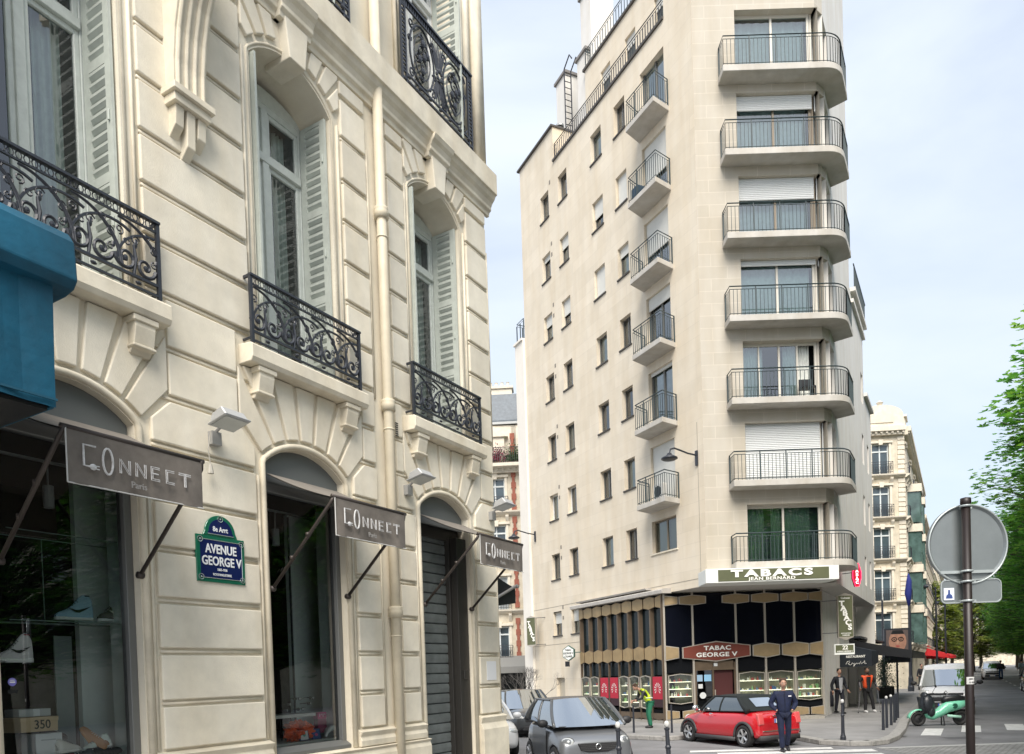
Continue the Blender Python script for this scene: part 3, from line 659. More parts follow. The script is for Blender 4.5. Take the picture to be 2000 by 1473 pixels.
lw.add([(-1.5, 0, 24.93), (-1.5, 3, 24.93), (-1.5, 3, 29), (-1.5, 0, 29)], [(3, 2, 1, 0)])
lw.add([(-13, 0, 0), (-13, 6, 0), (-13, 6, 26.5), (-13, 0, 26.5)], [(3, 2, 1, 0)])
lw.add([(-9.65, 0, 24.9), (-1.5, 0, 24.9), (-1.5, 3, 24.9), (-9.65, 3, 24.9)], [(0, 1, 2, 3)])
lw.pop(); lw.build('side_wall', PALE, TB)
# penthouse set back behind the parapet
pw = MB(); pw.push(LM @ T3(0, 1.2, 0)); rect_wall(pw, -8.7, -1.5, 24.9, 28.6, [(-7.43, -6.7, 26.5, 27.65), (-5.6, -4.86, 26.5, 27.65), (-3.6, -2.9, 26.5, 27.65)], .2)
pw.add([(-8.7, 0, 24.9), (-8.7, 4, 24.9), (-8.7, 4, 28.6), (-8.7, 0, 28.6)], [(3, 2, 1, 0)]); pw.add([(-8.7, 0, 28.6), (-1.5, 0, 28.6), (-1.5, 4, 28.6), (-8.7, 4, 28.6)], [(0, 1, 2, 3)])
pw.bb(-13, -8.7, 2.0, 2.2, 24.9, 28.2)
pw.pop(); pw.build('penthouse_wall', PALE, TB)
# copings
cp_ = MB(); cp_.push(LM); cp_.bb(-9.65, -1.5, -.07, .16, 24.93, 25.02); cp_.bb(-13.12, -9.6, -.1, 6, 26.5, 26.58); cp_.push(T3(0, 1.2, 0)); cp_.bb(-8.78, -1.5, -.08, .1, 28.6, 28.7); cp_.pop(); cp_.pop()
cp_.build('coping', mat('dark_slate_edge', (.07, .065, .06), .7), TB)
# front: flat wall with wide openings at the corner, chamfer, then avenue side
NF = 7; FZ = [24.02-k*2.74 for k in range(NF)]
fw_ = MB(); rect_wall(fw_, 0, 4.1, 4.9, 29, [(1.42, 4.2, 21.75-2.7*k, z) for k, z in enumerate(FZ)], .45)
# band pieces between the openings, turning the corner
for i in range(NF+1):
    zb = FZ[i] if i < NF else None
    z1 = 29 if i == 0 else 21.75-2.7*(i-1)
    z0 = FZ[i] if i < NF else 4.9
    fw_.add([(4.1, 0, z0), (4.48, .30, z0), (4.48, .30, z1), (4.1, 0, z1)], [(0, 1, 2, 3)])
    fw_.add([(4.1, 0, z0), (4.1, .45, z0), (4.2, .6, z0), (4.48, .30, z0)], [(3, 2, 1, 0)]); fw_.add([(4.1, 0, z1), (4.1, .45, z1), (4.2, .6, z1), (4.48, .30, z1)], [(0, 1, 2, 3)])
fw_.build('front_wall', PALF, TB)
rw = MB(); rw.push(RM)
rh = [(0, .95, 21.75-2.7*k, z) for k, z in enumerate(FZ)]; rect_wall(rw, 0, 6.0, 4.9, 29, rh, .3)
rw.push(T3(0, .85, 0)); rect_wall(rw, 1.7, 13.6, 0, 4.9, [(6.6, 7.1, 2.9, 4.2), (8.4, 9.2, 3.3, 4.4), (7.3, 9.3, .1, 2.6), (9.8, 12.6, .1, 2.9)], .3); rw.bb(7.0, 13, .35, .4, 0, 4.5); rw.pop()
rect_wall(rw, 6.0, 10.6, 4.9, 17.4, [(9.5, 10.2, 5.6+k*2.74, 6.9+k*2.74) for k in range(4)], .2); rect_wall(rw, 10.6, 13.6, 4.9, 14.4, [(11.6, 12.3, 5.6+k*2.74, 6.9+k*2.74) for k in range(3)], .2); rw.bb(10.5, 10.6, .01, 9, 14.4, 17.3); rw.bb(6, 10.6, .01, 9, 17.3, 17.4)
rw.add([(6, 0, 17.4), (6, 9, 17.4), (6, 9, 29), (6, 0, 29)], [(0, 1, 2, 3)]); rw.bb(10.6, 13.6, .01, 9, 14.3, 14.4); rw.bb(13.5, 13.6, .01, 9, 0, 14.3)
rw.bb(6.3, 10.7, -.12, .02, 16.9, 17.05); rw.bb(6.3, 10.7, -.2, .02, 17.35, 17.5); rw.bb(10.65, 13.7, -.15, .0, 14.35, 14.5)
rw.pop(); rw.build('avenue_wall', PLAIN, TB)
rr = MB(); rr.push(RM)
for x in [6.4+.16*k for k in range(26)]: rr.bb(x, x+.02, -.15, -.13, 17.5, 18.4)
rr.bb(6.3, 10.6, -.16, -.12, 18.4, 18.45); rr.pop(); rr.build('roof_railing', RAIL, TB)
e1 = RM @ Vector((6, 0, 0)); e2 = LM @ Vector((-1.5, 3, 0)); e3 = RM @ Vector((6, 9, 0)); e4 = LM @ Vector((-1.5, 0, 0))
rc = MB(); rc.add([(0, 0, 28.98), (4.1, 0, 28.98), (4.48, .3, 28.98), (e1.x, e1.y, 28.98), (e2.x, e2.y, 28.98), (e4.x, e4.y, 28.98)], [tuple(range(6))])
rc.add([(e1.x, e1.y, 17.3), (e1.x, e1.y, 28.9), (e2.x, e2.y, 28.9), (e2.x, e2.y, 17.3)], [(0, 1, 2, 3)]); rc.build('roof_deck', PLAIN, TB)
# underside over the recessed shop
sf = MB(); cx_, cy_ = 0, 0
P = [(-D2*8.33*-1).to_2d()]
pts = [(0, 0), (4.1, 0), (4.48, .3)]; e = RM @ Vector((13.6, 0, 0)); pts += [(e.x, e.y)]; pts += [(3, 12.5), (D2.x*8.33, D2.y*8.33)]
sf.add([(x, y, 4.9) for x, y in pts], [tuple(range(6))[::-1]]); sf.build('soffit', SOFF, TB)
# ---- windows of the side wall
WF = mat('alu_frame', (.16, .16, .15), .5, metal=.4); WFW = mat('white_frame', (.7, .7, .68), .5)
BLIND = mat('blind', (.62, .62, .58), .8, var=.06, scale=3); ROOM2 = mat('curtained_room', (.10, .115, .11), .9, var=.5, scale=1.1, col2=(.035, .045, .045))
SILL = mat('dark_sill', (.06, .055, .05), .7); CUR2 = mat('net_curtain', (.42, .46, .42), .9, var=.25, scale=4)
def side_window(i, x0, x1, z0, z1, k, ci):
    wd = x1-x0; h = z1-z0; fr = WFW if (k in (5,) and ci < 2) else WF
    f = MB(); f.push(LM); y = .17
    f.bb(x0, x0+.045, y, y+.05, z0, z1); f.bb(x1-.045, x1, y, y+.05, z0, z1); f.bb(x0+.045, x1-.045, y, y+.05, z0, z0+.045); f.bb(x0+.045, x1-.045, y, y+.05, z1-.045, z1)
    if (i*7+k) % 3 == 0: f.bb((x0+x1)/2-.02, (x0+x1)/2+.02, y, y+.05, z0+.045, z1-.045)
    f.pop(); o = f.build('window', fr, TB)
    g = MB(); g.push(LM); g.add([(x0, y+.03, z0), (x1, y+.03, z0), (x1, y+.03, z1), (x0, y+.03, z1)], [(0, 1, 2, 3)]); g.pop(); g.build('pane', GLASS, o)
    b = MB(); b.push(LM); b.add([(x0-.0, .279, z0), (x1, .279, z0), (x1, .279, z1), (x0, .279, z1)], [(0, 1, 2, 3)]); b.pop(); b.build('room', [ROOM2, CUR2, ROOM2][(i*5+k*3) % 3], o)
    s = MB(); s.push(LM); s.bb(x0-.05, x1+.05, -.05, .02, z0-.06, z0-.005); s.pop(); s.build('sill', SILL, o)
    r = (i*13+k*5) % 7
    if r in (1, 4) or k == 7:
        hh = (.3, .55, .2, 1, .4)[(i+k) % 5]*h if k < 7 else (.5 if ci == 0 else .95)*h
        q = MB(); q.push(LM); q.bb(x0+.02, x1-.02, .12, .15, z1-hh, z1); q.pop(); q.build('roller_blind', BLIND, o)
for i, (x0, x1, z0, z1, ci, k) in enumerate(wins): side_window(i, x0, x1, z0, z1, k, ci)
for i, (x0, x1) in enumerate(((-7.43, -6.7), (-5.6, -4.86), (-3.6, -2.9))):
    f = MB(); f.push(LM @ T3(0, 1.2, 0)); f.bb(x0, x1, .1, .13, 27.2, 27.65, 0); f.bb(x0, x1, .14, .16, 26.5, 27.65, 1); f.pop(); f.build('penthouse_window', [BLIND, ROOM2], TB)
# big window below the balconies
f = MB(); f.push(LM); x0, x1, z0, z1, y = -3.06, -1.58, 6.42, 7.62, .15
for a, b in ((x0, x0+.06), (x1-.06, x1), (-2.35, -2.28)): f.bb(a, b, y, y+.05, z0, z1)
f.bb(x0, x1, y+.001, y+.049, z0, z0+.06); f.bb(x0, x1, y+.001, y+.049, z1-.06, z1); f.pop(); o = f.build('window', mat('bronze_frame', (.2, .17, .12), .5), TB)
g = MB(); g.push(LM); g.add([(x0, y+.03, z0), (x1, y+.03, z0), (x1, y+.03, z1), (x0, y+.03, z1)], [(0, 1, 2, 3)]); g.pop(); g.build('pane', GLASS, o)
g = MB(); g.push(LM); g.add([(x0, .279, z0), (x1, .279, z0), (x1, .279, z1), (x0, .279, z1)], [(0, 1, 2, 3)]); g.pop(); g.build('curtain', mat('green_curtain', (.22, .25, .18), .9), o)
g = MB(); g.push(LM); g.bb(x0-.06, x1+.06, -.05, .02, z0-.05, z0); g.pop(); g.build('sill', STONE_T, o)
# wall vents, service door, ledge lines
for k in range(8):
    for dz in (.23, -.25):
        if k == 0 and dz < 0: continue
        v = MB(); v.push(LM); v.bb(-10.1, -9.99, -.01, .01, TOPZ-k*SP+dz-.08, TOPZ-k*SP+dz+.08); v.pop(); v.build('air_vent', mat('vent', (.22, .2, .17), .8), TB)
v = MB(); v.push(LM); v.bb(-10.9, -10.1, .18, .24, .12, 1.88); v.pop(); v.build('service_door', mat('door_beige', (.45, .41, .33), .6), TB)
v = MB(); v.push(LM); v.bb(-13, -8.4, -.006, .01, 5.18, 5.2); v.bb(-8.4, -.3, -.006, .01, 5.18, 5.2); v.bb(-13, -8.45, -.006, .01, 3.43, 3.45); v.bb(-.32, -.3, -.006, .01, 5.2, 10.5); v.pop(); v.build('wall_cable', mat('cable', (.3, .27, .22), .8), TB)
# ---- side balconies with doors
DG = glass('door_glass', (.6, .72, .72), 2.4)
def bars(m, P, z0, z1, step=.115, r=.008, posts=True):
    """straight railing along a polyline in plan, top rail above"""
    for (a, b) in zip(P, P[1:]):
        a, b = Vector(a), Vector(b); L = (b-a).length; n = max(1, int(L/step))
        for i in range(n+1):
            p = a+(b-a)*i/n; m.bb(p.x-r, p.x+r, p.y-r, p.y+r, z0, z1-.1)
    for z, rr in ((z1, .022), (z1-.1, .012), (z0+.06, .012)):
        m.tube([(p[0], p[1], z) for p in P], rr, 4)
    for p in P[:1]+P[-1:]: m.bb(p[0]-.018, p[0]+.018, p[1]-.018, p[1]+.018, z0-.05, z1)
SLB = mat('balcony_concrete', (.50, .48, .44), .75, var=.12, scale=3, streak=.12)
def side_balcony(k, zt):
    zs = zt-2.2
    s = MB(); s.push(LM); s.prismz([(-3.15, .02), (-2.85, -.8), (-1.15, -.8), (-1.35, .02)], zs-.2, zs-.02); s.pop(); o = s.build('balcony', SLB, TB, bevel=.01)
    r = MB(); r.push(LM); bars(r, [(-3.1, -.05), (-2.82, -.76), (-1.18, -.76), (-1.37, -.02)], zs, zs+.9); 
    for p in ((-2.3, -.76), (-1.75, -.76)): r.bb(p[0]-.012, p[0]+.012, p[1]-.012, p[1]+.012, zs, zs+.88)
    r.pop(); r.build('railing', RAIL, o)
    d = MB(); d.push(LM); x0, x1 = -3.0, -1.56
    for a, b in ((x0, x0+.06), (x1-.06, x1), (-2.3, -2.22)): d.bb(a, b, .16, .22, zs, zt)
    d.pop(); dd = d.build('balcony_door', WF, TB)
    g = MB(); g.push(LM); g.add([(x0, .2, zs), (x1, .2, zs), (x1, .2, zt), (x0, .2, zt)], [(0, 1, 2, 3)]); g.pop(); g.build('pane', DG, dd)
    g = MB(); g.push(LM); g.add([(x0, .279, zs), (x1, .279, zs), (x1, .279, zt), (x0, .279, zt)], [(0, 1, 2, 3)]); g.pop(); g.build('room', ROOM2 if k not in (0, 4) else CUR2, dd)
    bl = (.0, 1.3, 1.2, .45, .12, 2.1)[k]
    if bl: q = MB(); q.push(LM); q.bb(x0+.02, x1-.02, .1, .14, zt-bl, zt); q.pop(); q.build('roller_blind', BLIND, dd)
    # things left on the balcony
    if k == 1: tag(MB().push(LM).bb(-2.9, -2.5, -.6, -.2, zs, zs+.55).pop().build('storage_box', mat('dark_blue_box', (.02, .05, .09), .6), None, bevel=.02), 'dark blue box behind the bars of a side balcony near the roof', 'box').location = TB.location
    if k == 5:
        q = MB(); q.push(LM); q.bb(-2.2, -1.7, -.5, -.25, zs+.05, zs+.6); q.pop(); q.push(LM); q.lathe([(0, -.52), (.2, -.52), (.2, -.5)], (-1.95, 0, zs+.33), 12, m=1, ax='y'); q.pop()
        c = q.build('condenser_unit', [mat('condenser', (.55, .55, .53), .5), BLACK], None, bevel=.01); tag(c, 'air conditioning unit with round fan on the lowest side balcony', 'air conditioner'); c.location = TB.location
for k, zt in doors: side_balcony(k, zt)
# ---- corner balconies: slab, railing, corner window
def rounded(off):
    """plan of the balcony edge: along the front, round the corner, back along the avenue"""
    n = Vector((math.cos(R(-30.4)), math.sin(R(-30.4)))); d = Vector((math.sin(R(30.4)), math.cos(R(30.4))))
    x0 = .82; A_ = Vector((4.48, .30)); y0 = -off
    # line along avenue: A_ + n*off*0.9 + t d
    q0 = A_ + n*off; t0 = (y0-q0.y)/d.y; C_ = q0+d*t0   # meeting point of both lines
    r = .5; P = [(x0, y0)]
    a = Vector((C_.x-r, y0)); b = C_+d*r
    for i in range(9):
        t = i/8; p = a*(1-t)**2 + C_*2*t*(1-t) + b*t*t; P.append((p.x, p.y))
    e_ = q0+d*1.02; P.append((e_.x, e_.y)); return P, A_+d*1.15
VENB = mat('roller_white', (.66, .68, .68), .6); FRC = mat('pale_window_frame', (.60, .57, .50), .5); FRB = mat('brown_window_frame', (.22, .18, .13), .5)
SKYG = glass('big_pane', (.62, .76, .78), 2.6); ROOM3 = mat('room_grey', (.16, .2, .2), .9, var=.3, scale=.9); VC = mat('vertical_blind', (.30, .37, .28), .9)
SHUTPAT = (0, .5, .72, .18, 0, 1.95, 0)
for k in range(NF):
    zt = FZ[k]; zs = 21.77-2.70*k; sb = zs-.21
    P, wall_pt = rounded(.62)
    s = MB(); s.prismz([(P[0][0], .02)] + [tuple(p) for p in P] + [(wall_pt.x-.0, wall_pt.y)] + [(4.2, .5)], sb, zs); o = s.build('corner_balcony', SLB, TB, bevel=.012)
    P2, wp = rounded(.57)
    r = MB(); Pr = [(P2[0][0]+.03, -.05), (P2[0][0]+.03, P2[0][1])] + P2[1:] ; bars(r, Pr, zs, zs+.95, .125, .0075)
    for q in range(1, 4): x = .85+q*.86; r.bb(x-.015, x+.015, P2[0][1]-.015, P2[0][1]+.015, zs, zs+.93)
    r.build('railing', RAIL, o)
    # glazing set back in the opening, turning the corner
    fr = FRB if k in (1, 2) else FRC; f = MB(); y = .25; a, b = 1.42, 4.0
    for (p, q) in ((a, a+.06), (b-.08, b), ((a+b)/2-.03, (a+b)/2+.04)): f.bb(p, q, y, y+.06, zs+.02, zt)
    if k == 4: f.bb(3.3, 3.36, y, y+.06, zs+.02, zt); f.bb(2.0, 2.05, y, y+.06, zs+.02, zt)
    f.bb(a+.06, b-.08, y+.001, y+.059, zs+.02, zs+.09); f.bb(a+.06, b-.08, y+.001, y+.059, zt-.1, zt)
    f.push(T3(4.05, .27, 0) @ RZ(R(59))); f.bb(0, .1, -.03, .03, zs+.02, zt); f.bb(.92, .98, -.03, .03, zs+.02, zt); f.pop()
    o = f.build('corner_window', fr, TB)
    g = MB(); e = b if k != 4 else 3.3; g.add([(a, y+.03, zs), (e, y+.03, zs), (e, y+.03, zt), (a, y+.03, zt)], [(0, 1, 2, 3)]); g.push(T3(4.05, .27, 0) @ RZ(R(59))); g.add([(.1, 0, zs), (.95, 0, zs), (.95, 0, zt), (.1, 0, zt)], [(0, 1, 2, 3)]); g.pop(); g.build('pane', SKYG, o)
    g = MB(); g.bb(a-.3, 4.15, .85, .9, zs, zt); g.bb(a-.3, a, .3, .9, zs, zt); g.bb(1.4, 4.1, .32, .9, zt, zt+.02); g.bb(1.4, 4.1, .32, .9, zs-.02, zs); g.build('room', ROOM3 if k != 4 else DARK, o)
    cu = MB()
    if k in (4, 6):
        rng = ((1.5, 2.2), (2.9, 3.8)) if k == 4 else ((1.5, 2.1), (2.35, 2.7), (2.85, 3.7))
        for (p, q) in rng: cu.grid(lambda u_, v_: (p+(q-p)*u_, .45+.03*math.sin(u_*(q-p)*60), zs+.05+(zt-zs-.1)*v_), 60, 2)
    else: cu.grid(lambda u_, v_: (1.5+2.4*u_, .5+.02*math.sin(u_*50), zs+.05+(zt-zs-.1)*v_), 60, 2)
    cu.build('curtain', VC if k == 6 else CURT, o, smooth=True)
    if SHUTPAT[k]:
        bl = MB(); n = int(SHUTPAT[k]/.06)
        for j in range(n): bl.prismx([(.16, zt-.06*j), (.145, zt-.06*j-.03), (.16, zt-.06*(j+1)+.004), (.19, zt-.06*(j+1)+.004), (.19, zt-.06*j)], 1.44, 4.0)
        bl.push(T3(4.05, .2, 0) @ RZ(R(59))); bl.bb(.08, .94, -.06, -.03, zt-SHUTPAT[k], zt); bl.pop(); bl.build('roller_shutter', VENB, o)
def on_corner(nm, lab, cat, x, y, k): return thing(nm, lab, cat, (6.737+x, 26.1+y, 21.77-2.70*k))
t = on_corner('balcony_chair', 'black low chair on the corner balcony with the open glass door', 'chair', 3.5, -.15, 4); m = MB()
m.bb(-.22, .22, -.2, .2, .38, .42); m.build('seat', BLACK, t); m = MB(); m.bb(-.22, .22, .16, .2, .42, .75); m.build('backrest', BLACK, t)
for sx in (-.2, .2):
    for sy in (-.18, .18): m = MB(); m.tube([(sx, sy, 0), (sx, sy, .4)], .015, 5); m.build('leg', BLACK, t)
# ---- roof: railings, chimneys, ladder
r = MB(); r.push(LM); bars(r, [(-9.6, .05), (-1.52, .05)], 25.02, 25.72, .16, .012); r.pop(); r.build('parapet_railing', IRON, TB)
r = MB(); r.push(LM @ T3(0, 1.25, 0)); bars(r, [(-8.7, 3), (-8.7, 0), (-1.52, 0)], 28.7, 29.5, .2, .012); r.pop(); r.build('terrace_railing', RAIL, TB)
def chimney(x0, x1, y0, y1, z0, z1, steps=0):
    m = MB(); m.push(LM); m.bb(x0, x1, y0, y1, z0, z1); m.bb(x0-.08, x1+.08, y0-.08, y1+.08, z1, z1+.12, 1)
    m.bb(x0+.2, x0+.5, y0+.2, y0+.5, z1+.12, z1+.25, 1); m.pop(); return m.build('chimney', [PLAIN, mat('weathered_cap', (.2, .19, .18), .8)], TB)
chimney(-11.8, -10.9, 1.5, 2.6, 24.9, 30.2); chimney(-9.4, -8.55, 1.5, 2.7, 24.9, 32.3); chimney(-9.5, -8.72, 1.3, 2.3, 24.9, 29.6)
ld = MB(); ld.push(LM)
for yy in (1.15, 1.5): ld.tube([(-10.4, yy, 26), (-10.4, yy, 29.9), (-9.9, yy, 30.2), (-9.7, yy, 29.9)], .03, 6)
for j in range(13): ld.tube([(-10.4, 1.15, 26.3+j*.28), (-10.4, 1.5, 26.3+j*.28)], .018, 5)
ld.pop(); ld.build('ladder', IRON, TB)
ld = MB(); ld.push(LM); ld.tube([(-10.7, 1, 26.4), (-10.7, 1, 27.4)], .13, 10); ld.lathe([(0, .35), (.2, .2), (.2, .12), (.0, .12)], (-10.7, 1, 27.3), 10); ld.pop(); ld.build('roof_cowl', mat('zinc', (.35, .36, .36), .45, metal=.5), TB)

# ================================================================ tobacconist's shop front
TS = thing('tobacco_shop', 'brown and gold shop front with rows of hexagon panels and lit display windows', 'shop front', (6.737, 26.1, 0), 0)
GOLD = mat('gold_panel', (.38, .27, .135), .4, metal=.35, var=.25, scale=1.6, spec=.5); GOLDP = mat('pale_gold_panel', (.33, .245, .135), .45, metal=.2, var=.12)
BRZ = mat('bronze_fin', (.17, .125, .085), .4, metal=.5, var=.2, scale=3); ALU = mat('champagne_trim', (.50, .46, .40), .35, metal=.5)
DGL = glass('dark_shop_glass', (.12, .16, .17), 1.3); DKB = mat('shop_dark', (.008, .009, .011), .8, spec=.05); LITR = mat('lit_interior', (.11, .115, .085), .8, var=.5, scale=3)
FM = T3(-1.09, 2.1, 0)     # front run starts here, world-aligned; x 0..5.9
def hexpan(m, cx, cz, hw, h, y, t=.1, half=None):
    """hexagon with upright ends and a peak above and below"""
    pk = h*.15; P = [(cx-hw, cz-h/2+pk), (cx, cz-h/2), (cx+hw, cz-h/2+pk), (cx+hw, cz+h/2-pk), (cx, cz+h/2), (cx-hw, cz+h/2-pk)]
    if half == 'R': P = [(cx, cz-h/2), (cx+hw, cz-h/2+pk), (cx+hw, cz+h/2-pk), (cx, cz+h/2)]
    if half == 'L': P = [(cx, cz-h/2), (cx-hw, cz-h/2+pk), (cx-hw, cz+h/2-pk), (cx, cz+h/2)]
    return P
HEXM = []
def hexadd(mp, mt, P, y, t=.09, e=.03):
    mp = MB(); mp.push(HEXM[0]); mt = mp; tr_ = lambda *a: mp.prism(*a, 1)
    c = (sum(p[0] for p in P)/len(P), sum(p[1] for p in P)/len(P))
    S = [(c[0]+(p[0]-c[0])*(1-e*2.2/.9), c[1]+(p[1]-c[1])*(1-e*2.2/.5)) for p in P]
    mp.prism(P, y-t, y, 1); mp.prism(S, y-t-.012, y-t+.01, 0); mp.pop(); mp.build('hexagon_panel', HEXM[1:], TS)
HEXM[:] = [FM, GOLDP, ALU]
MUL = [0, 1.04, 2.62, 3.69, 4.76, 5.78]
mp, mt, mu, mg, ml = MB(), MB(), MB(), MB(), MB()
for q in (mp, mt, mu, mg, ml): q.push(FM)
for i, x in enumerate(MUL):
    hw = .5; mu.bb(x-.035, x+.035, -.06, .04, .25, 4.9)
    if i < 5 and i > 0: hexadd(mp, mt, hexpan(mp, x, 4.60, .5, .38, 0), -.02)
    if i == 0: hexadd(mp, mt, hexpan(mp, x, 4.60, .5, .38, 0, half='R'), -.02); hexadd(mp, mt, hexpan(mp, x, 2.69, .5, .56, 0, half='R'), -.04)
    if i >= 3 and i < 5: hexadd(mp, mt, hexpan(mp, x, 2.69, .5, .56, 0), -.04)
    if i == 5: hexadd(mp, mt, hexpan(mp, x, 2.69, .5, .56, 0, half='L'), -.04); hexadd(mp, mt, hexpan(mp, x, 4.60, .5, .38, 0, half='L'), -.02)
    if i not in (1, 2):
        P_ = hexpan(mp, x, .42, .48, .36, 0, half='R' if i == 0 else ('L' if i == 5 else None)); hexadd(mp, mt, P_, 0, .05)
    elif i == 1: hexadd(mp, mt, hexpan(mp, x, .42, .45, .36, 0, half='L'), 0, .05)
    elif i == 2: hexadd(mp, mt, hexpan(mp, x, .42, .45, .36, 0, half='R'), 0, .05)
mu.build('mullions', ALU, TS)
bs = MB(); bs.push(FM); bs.bb(0, 1.02, -.03, .1, -.02, .25); bs.bb(2.66, 5.8, -.03, .1, -.02, .25); bs.pop(); bs.build('base_course', [mat('grey_granite', (.36, .34, .3), .6, var=.2, scale=20), mat('side_pier', (.5, .49, .46), .7)], TS)
# upper dark panes
up = MB(); up.push(FM)
for i in range(5): up.add([(MUL[i]+.035, .0, 2.5), (MUL[i+1]-.035, .0, 2.5), (MUL[i+1]-.035, 0, 4.85), (MUL[i]+.035, 0, 4.85)], [(0, 1, 2, 3)])
up.pop(); up.build('upper_panes', mat('smoked_glass', (.004, .005, .010), .12, spec=.12), TS)
# lower: glass with lit shelves behind
FLAME = mat('lit_shelf', (1, .93, .72), .5, emit=.9)
GOODS = [mat('goods_'+n, c, .5) for n, c in (('cream', (.6, .55, .4)), ('green', (.2, .4, .18)), ('red', (.4, .05, .05)), ('white', (.7, .7, .68)), ('brown', (.18, .09, .04)), ('blue', (.05, .12, .3)))]
def display(M, x0, x1, zb, zt, shelves, seed, nm='display_window'):
    """peaked window frame, glass, lit shelves with small goods"""
    rn = random.Random(seed); f = MB(); f.push(M); xm = (x0+x1)/2; pk = .06; e = .025
    O = [(x0, zb+pk), (xm, zb), (x1, zb+pk), (x1, zt-pk), (xm, zt), (x0, zt-pk)]
    I = [(x0+e, zb+pk+e), (xm, zb+e), (x1-e, zb+pk+e), (x1-e, zt-pk-e), (xm, zt-e), (x0+e, zt-pk-e)]
    for i in range(6):
        j = (i+1) % 6; f.prism([O[i], O[j], I[j], I[i]], -.07, -.01)
    f.pop(); o = f.build(nm, ALU, TS)
    g = MB(); g.push(M); g.add([(x, -.03, z) for x, z in O], [tuple(range(6))]); g.pop(); g.build('pane', glass('case_glass', (.75, .82, .8), 1.3), o)
    g = MB(); g.push(M); g.add([(x0, .4, zb), (x1, .4, zb), (x1, .4, zt), (x0, .4, zt)], [(0, 1, 2, 3)]); g.bb(x0-.02, x0, 0, .4, zb, zt); g.bb(x1, x1+.02, 0, .4, zb, zt); g.bb(x0, x1, 0, .4, zb-.02, zb); g.pop(); g.build('case_back', LITR, o)
    for si, z in enumerate(shelves):
        s = MB(); s.push(M); s.bb(x0+.03, x1-.03, .04, .35, z-.01, z+.008); s.pop(); s.build('shelf', FLAME, o)
        it = MB(); it.push(M); x = x0+.06
        while x < x1-.1:
            w_ = rn.uniform(.03, .09); h = rn.uniform(.04, .17); mi_ = rn.randrange(6)
            if rn.random() < .8:
                if rn.random() < .5: it.bb(x, x+w_, .1, .2, z+.01, z+.01+h, mi_)
                else: it.lathe([(0, h), (w_*.25, h*.95), (w_*.2, h*.7), (w_*.5, h*.5), (w_*.45, 0)], (x+w_/2, .15, z+.01), 7, m=mi_)
            x += w_+rn.uniform(.01, .04)
        it.pop(); it.build('shelf_goods', GOODS, o)
display(FM, .09, .98, .80, 1.93, (1.08, 1.36, 1.62), 3)
for i, (a, b) in enumerate(((2.68, 3.64), (3.75, 4.70), (4.82, 5.73))): display(FM, a, b, .80, 1.93, (.95, 1.22, 1.58), 5+i)
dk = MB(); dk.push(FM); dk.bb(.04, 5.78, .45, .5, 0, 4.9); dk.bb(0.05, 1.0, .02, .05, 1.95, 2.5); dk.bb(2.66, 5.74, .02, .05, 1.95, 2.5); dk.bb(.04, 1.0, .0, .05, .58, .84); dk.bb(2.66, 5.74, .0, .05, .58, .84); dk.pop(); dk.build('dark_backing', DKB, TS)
# door
dr = MB(); dr.push(FM)
for (a, b) in ((1.08, 1.14), (1.72, 1.78), (2.52, 2.58)): dr.bb(a, b, -.02, .04, .02, 2.3)
dr.bb(1.14, 2.52, -.019, .039, 2.02, 2.1); dr.bb(1.14, 1.72, -.019, .039, .02, .2); dr.pop(); o = dr.build('door', BRZ, TS)
g = MB(); g.push(FM); g.add([(1.1, .01, .02), (1.75, .01, .02), (1.75, .01, 2.3), (1.1, .01, 2.3)], [(0, 1, 2, 3)]); g.pop(); g.build('pane', glass('door_pane', (.25, .28, .28), 1.2), o)
g = MB(); g.push(FM); g.bb(1.8, 2.5, .12, .16, .02, 2.0); g.bb(1.1, 2.5, -.01, .1, 2.1, 2.35, 1); g.pop(); g.build('inner_door', [mat('maroon_door', (.07, .012, .012), .6), BRZ], o)
g = MB(); g.push(FM); g.bb(1.16, 1.36, -.004, .006, 1.62, 1.86, 1); g.bb(1.42, 1.68, -.004, .006, 1.62, 1.86, 0); g.bb(1.2, 1.36, -.004, .006, 1.36, 1.52, 2); g.lathe([(0, -.005), (.12, -.005)], (1.36, 0, 1.1), 16, m=2, ax='y'); g.bb(1.3, 1.38, -.004, .006, .25, .5, 2); g.bb(1.79, 1.82, -.06, -.04, .6, 1.3, 3); g.bb(1.74, 1.92, -.02, .0, 2.16, 2.28, 2); g.pop()
g.build('stickers', [mat('sticker_blue', (.25, .5, .72), .6), mat('sticker_navy', (.3, .45, .6), .6), mat('sticker_white', (.6, .62, .62), .6), ALU], o)
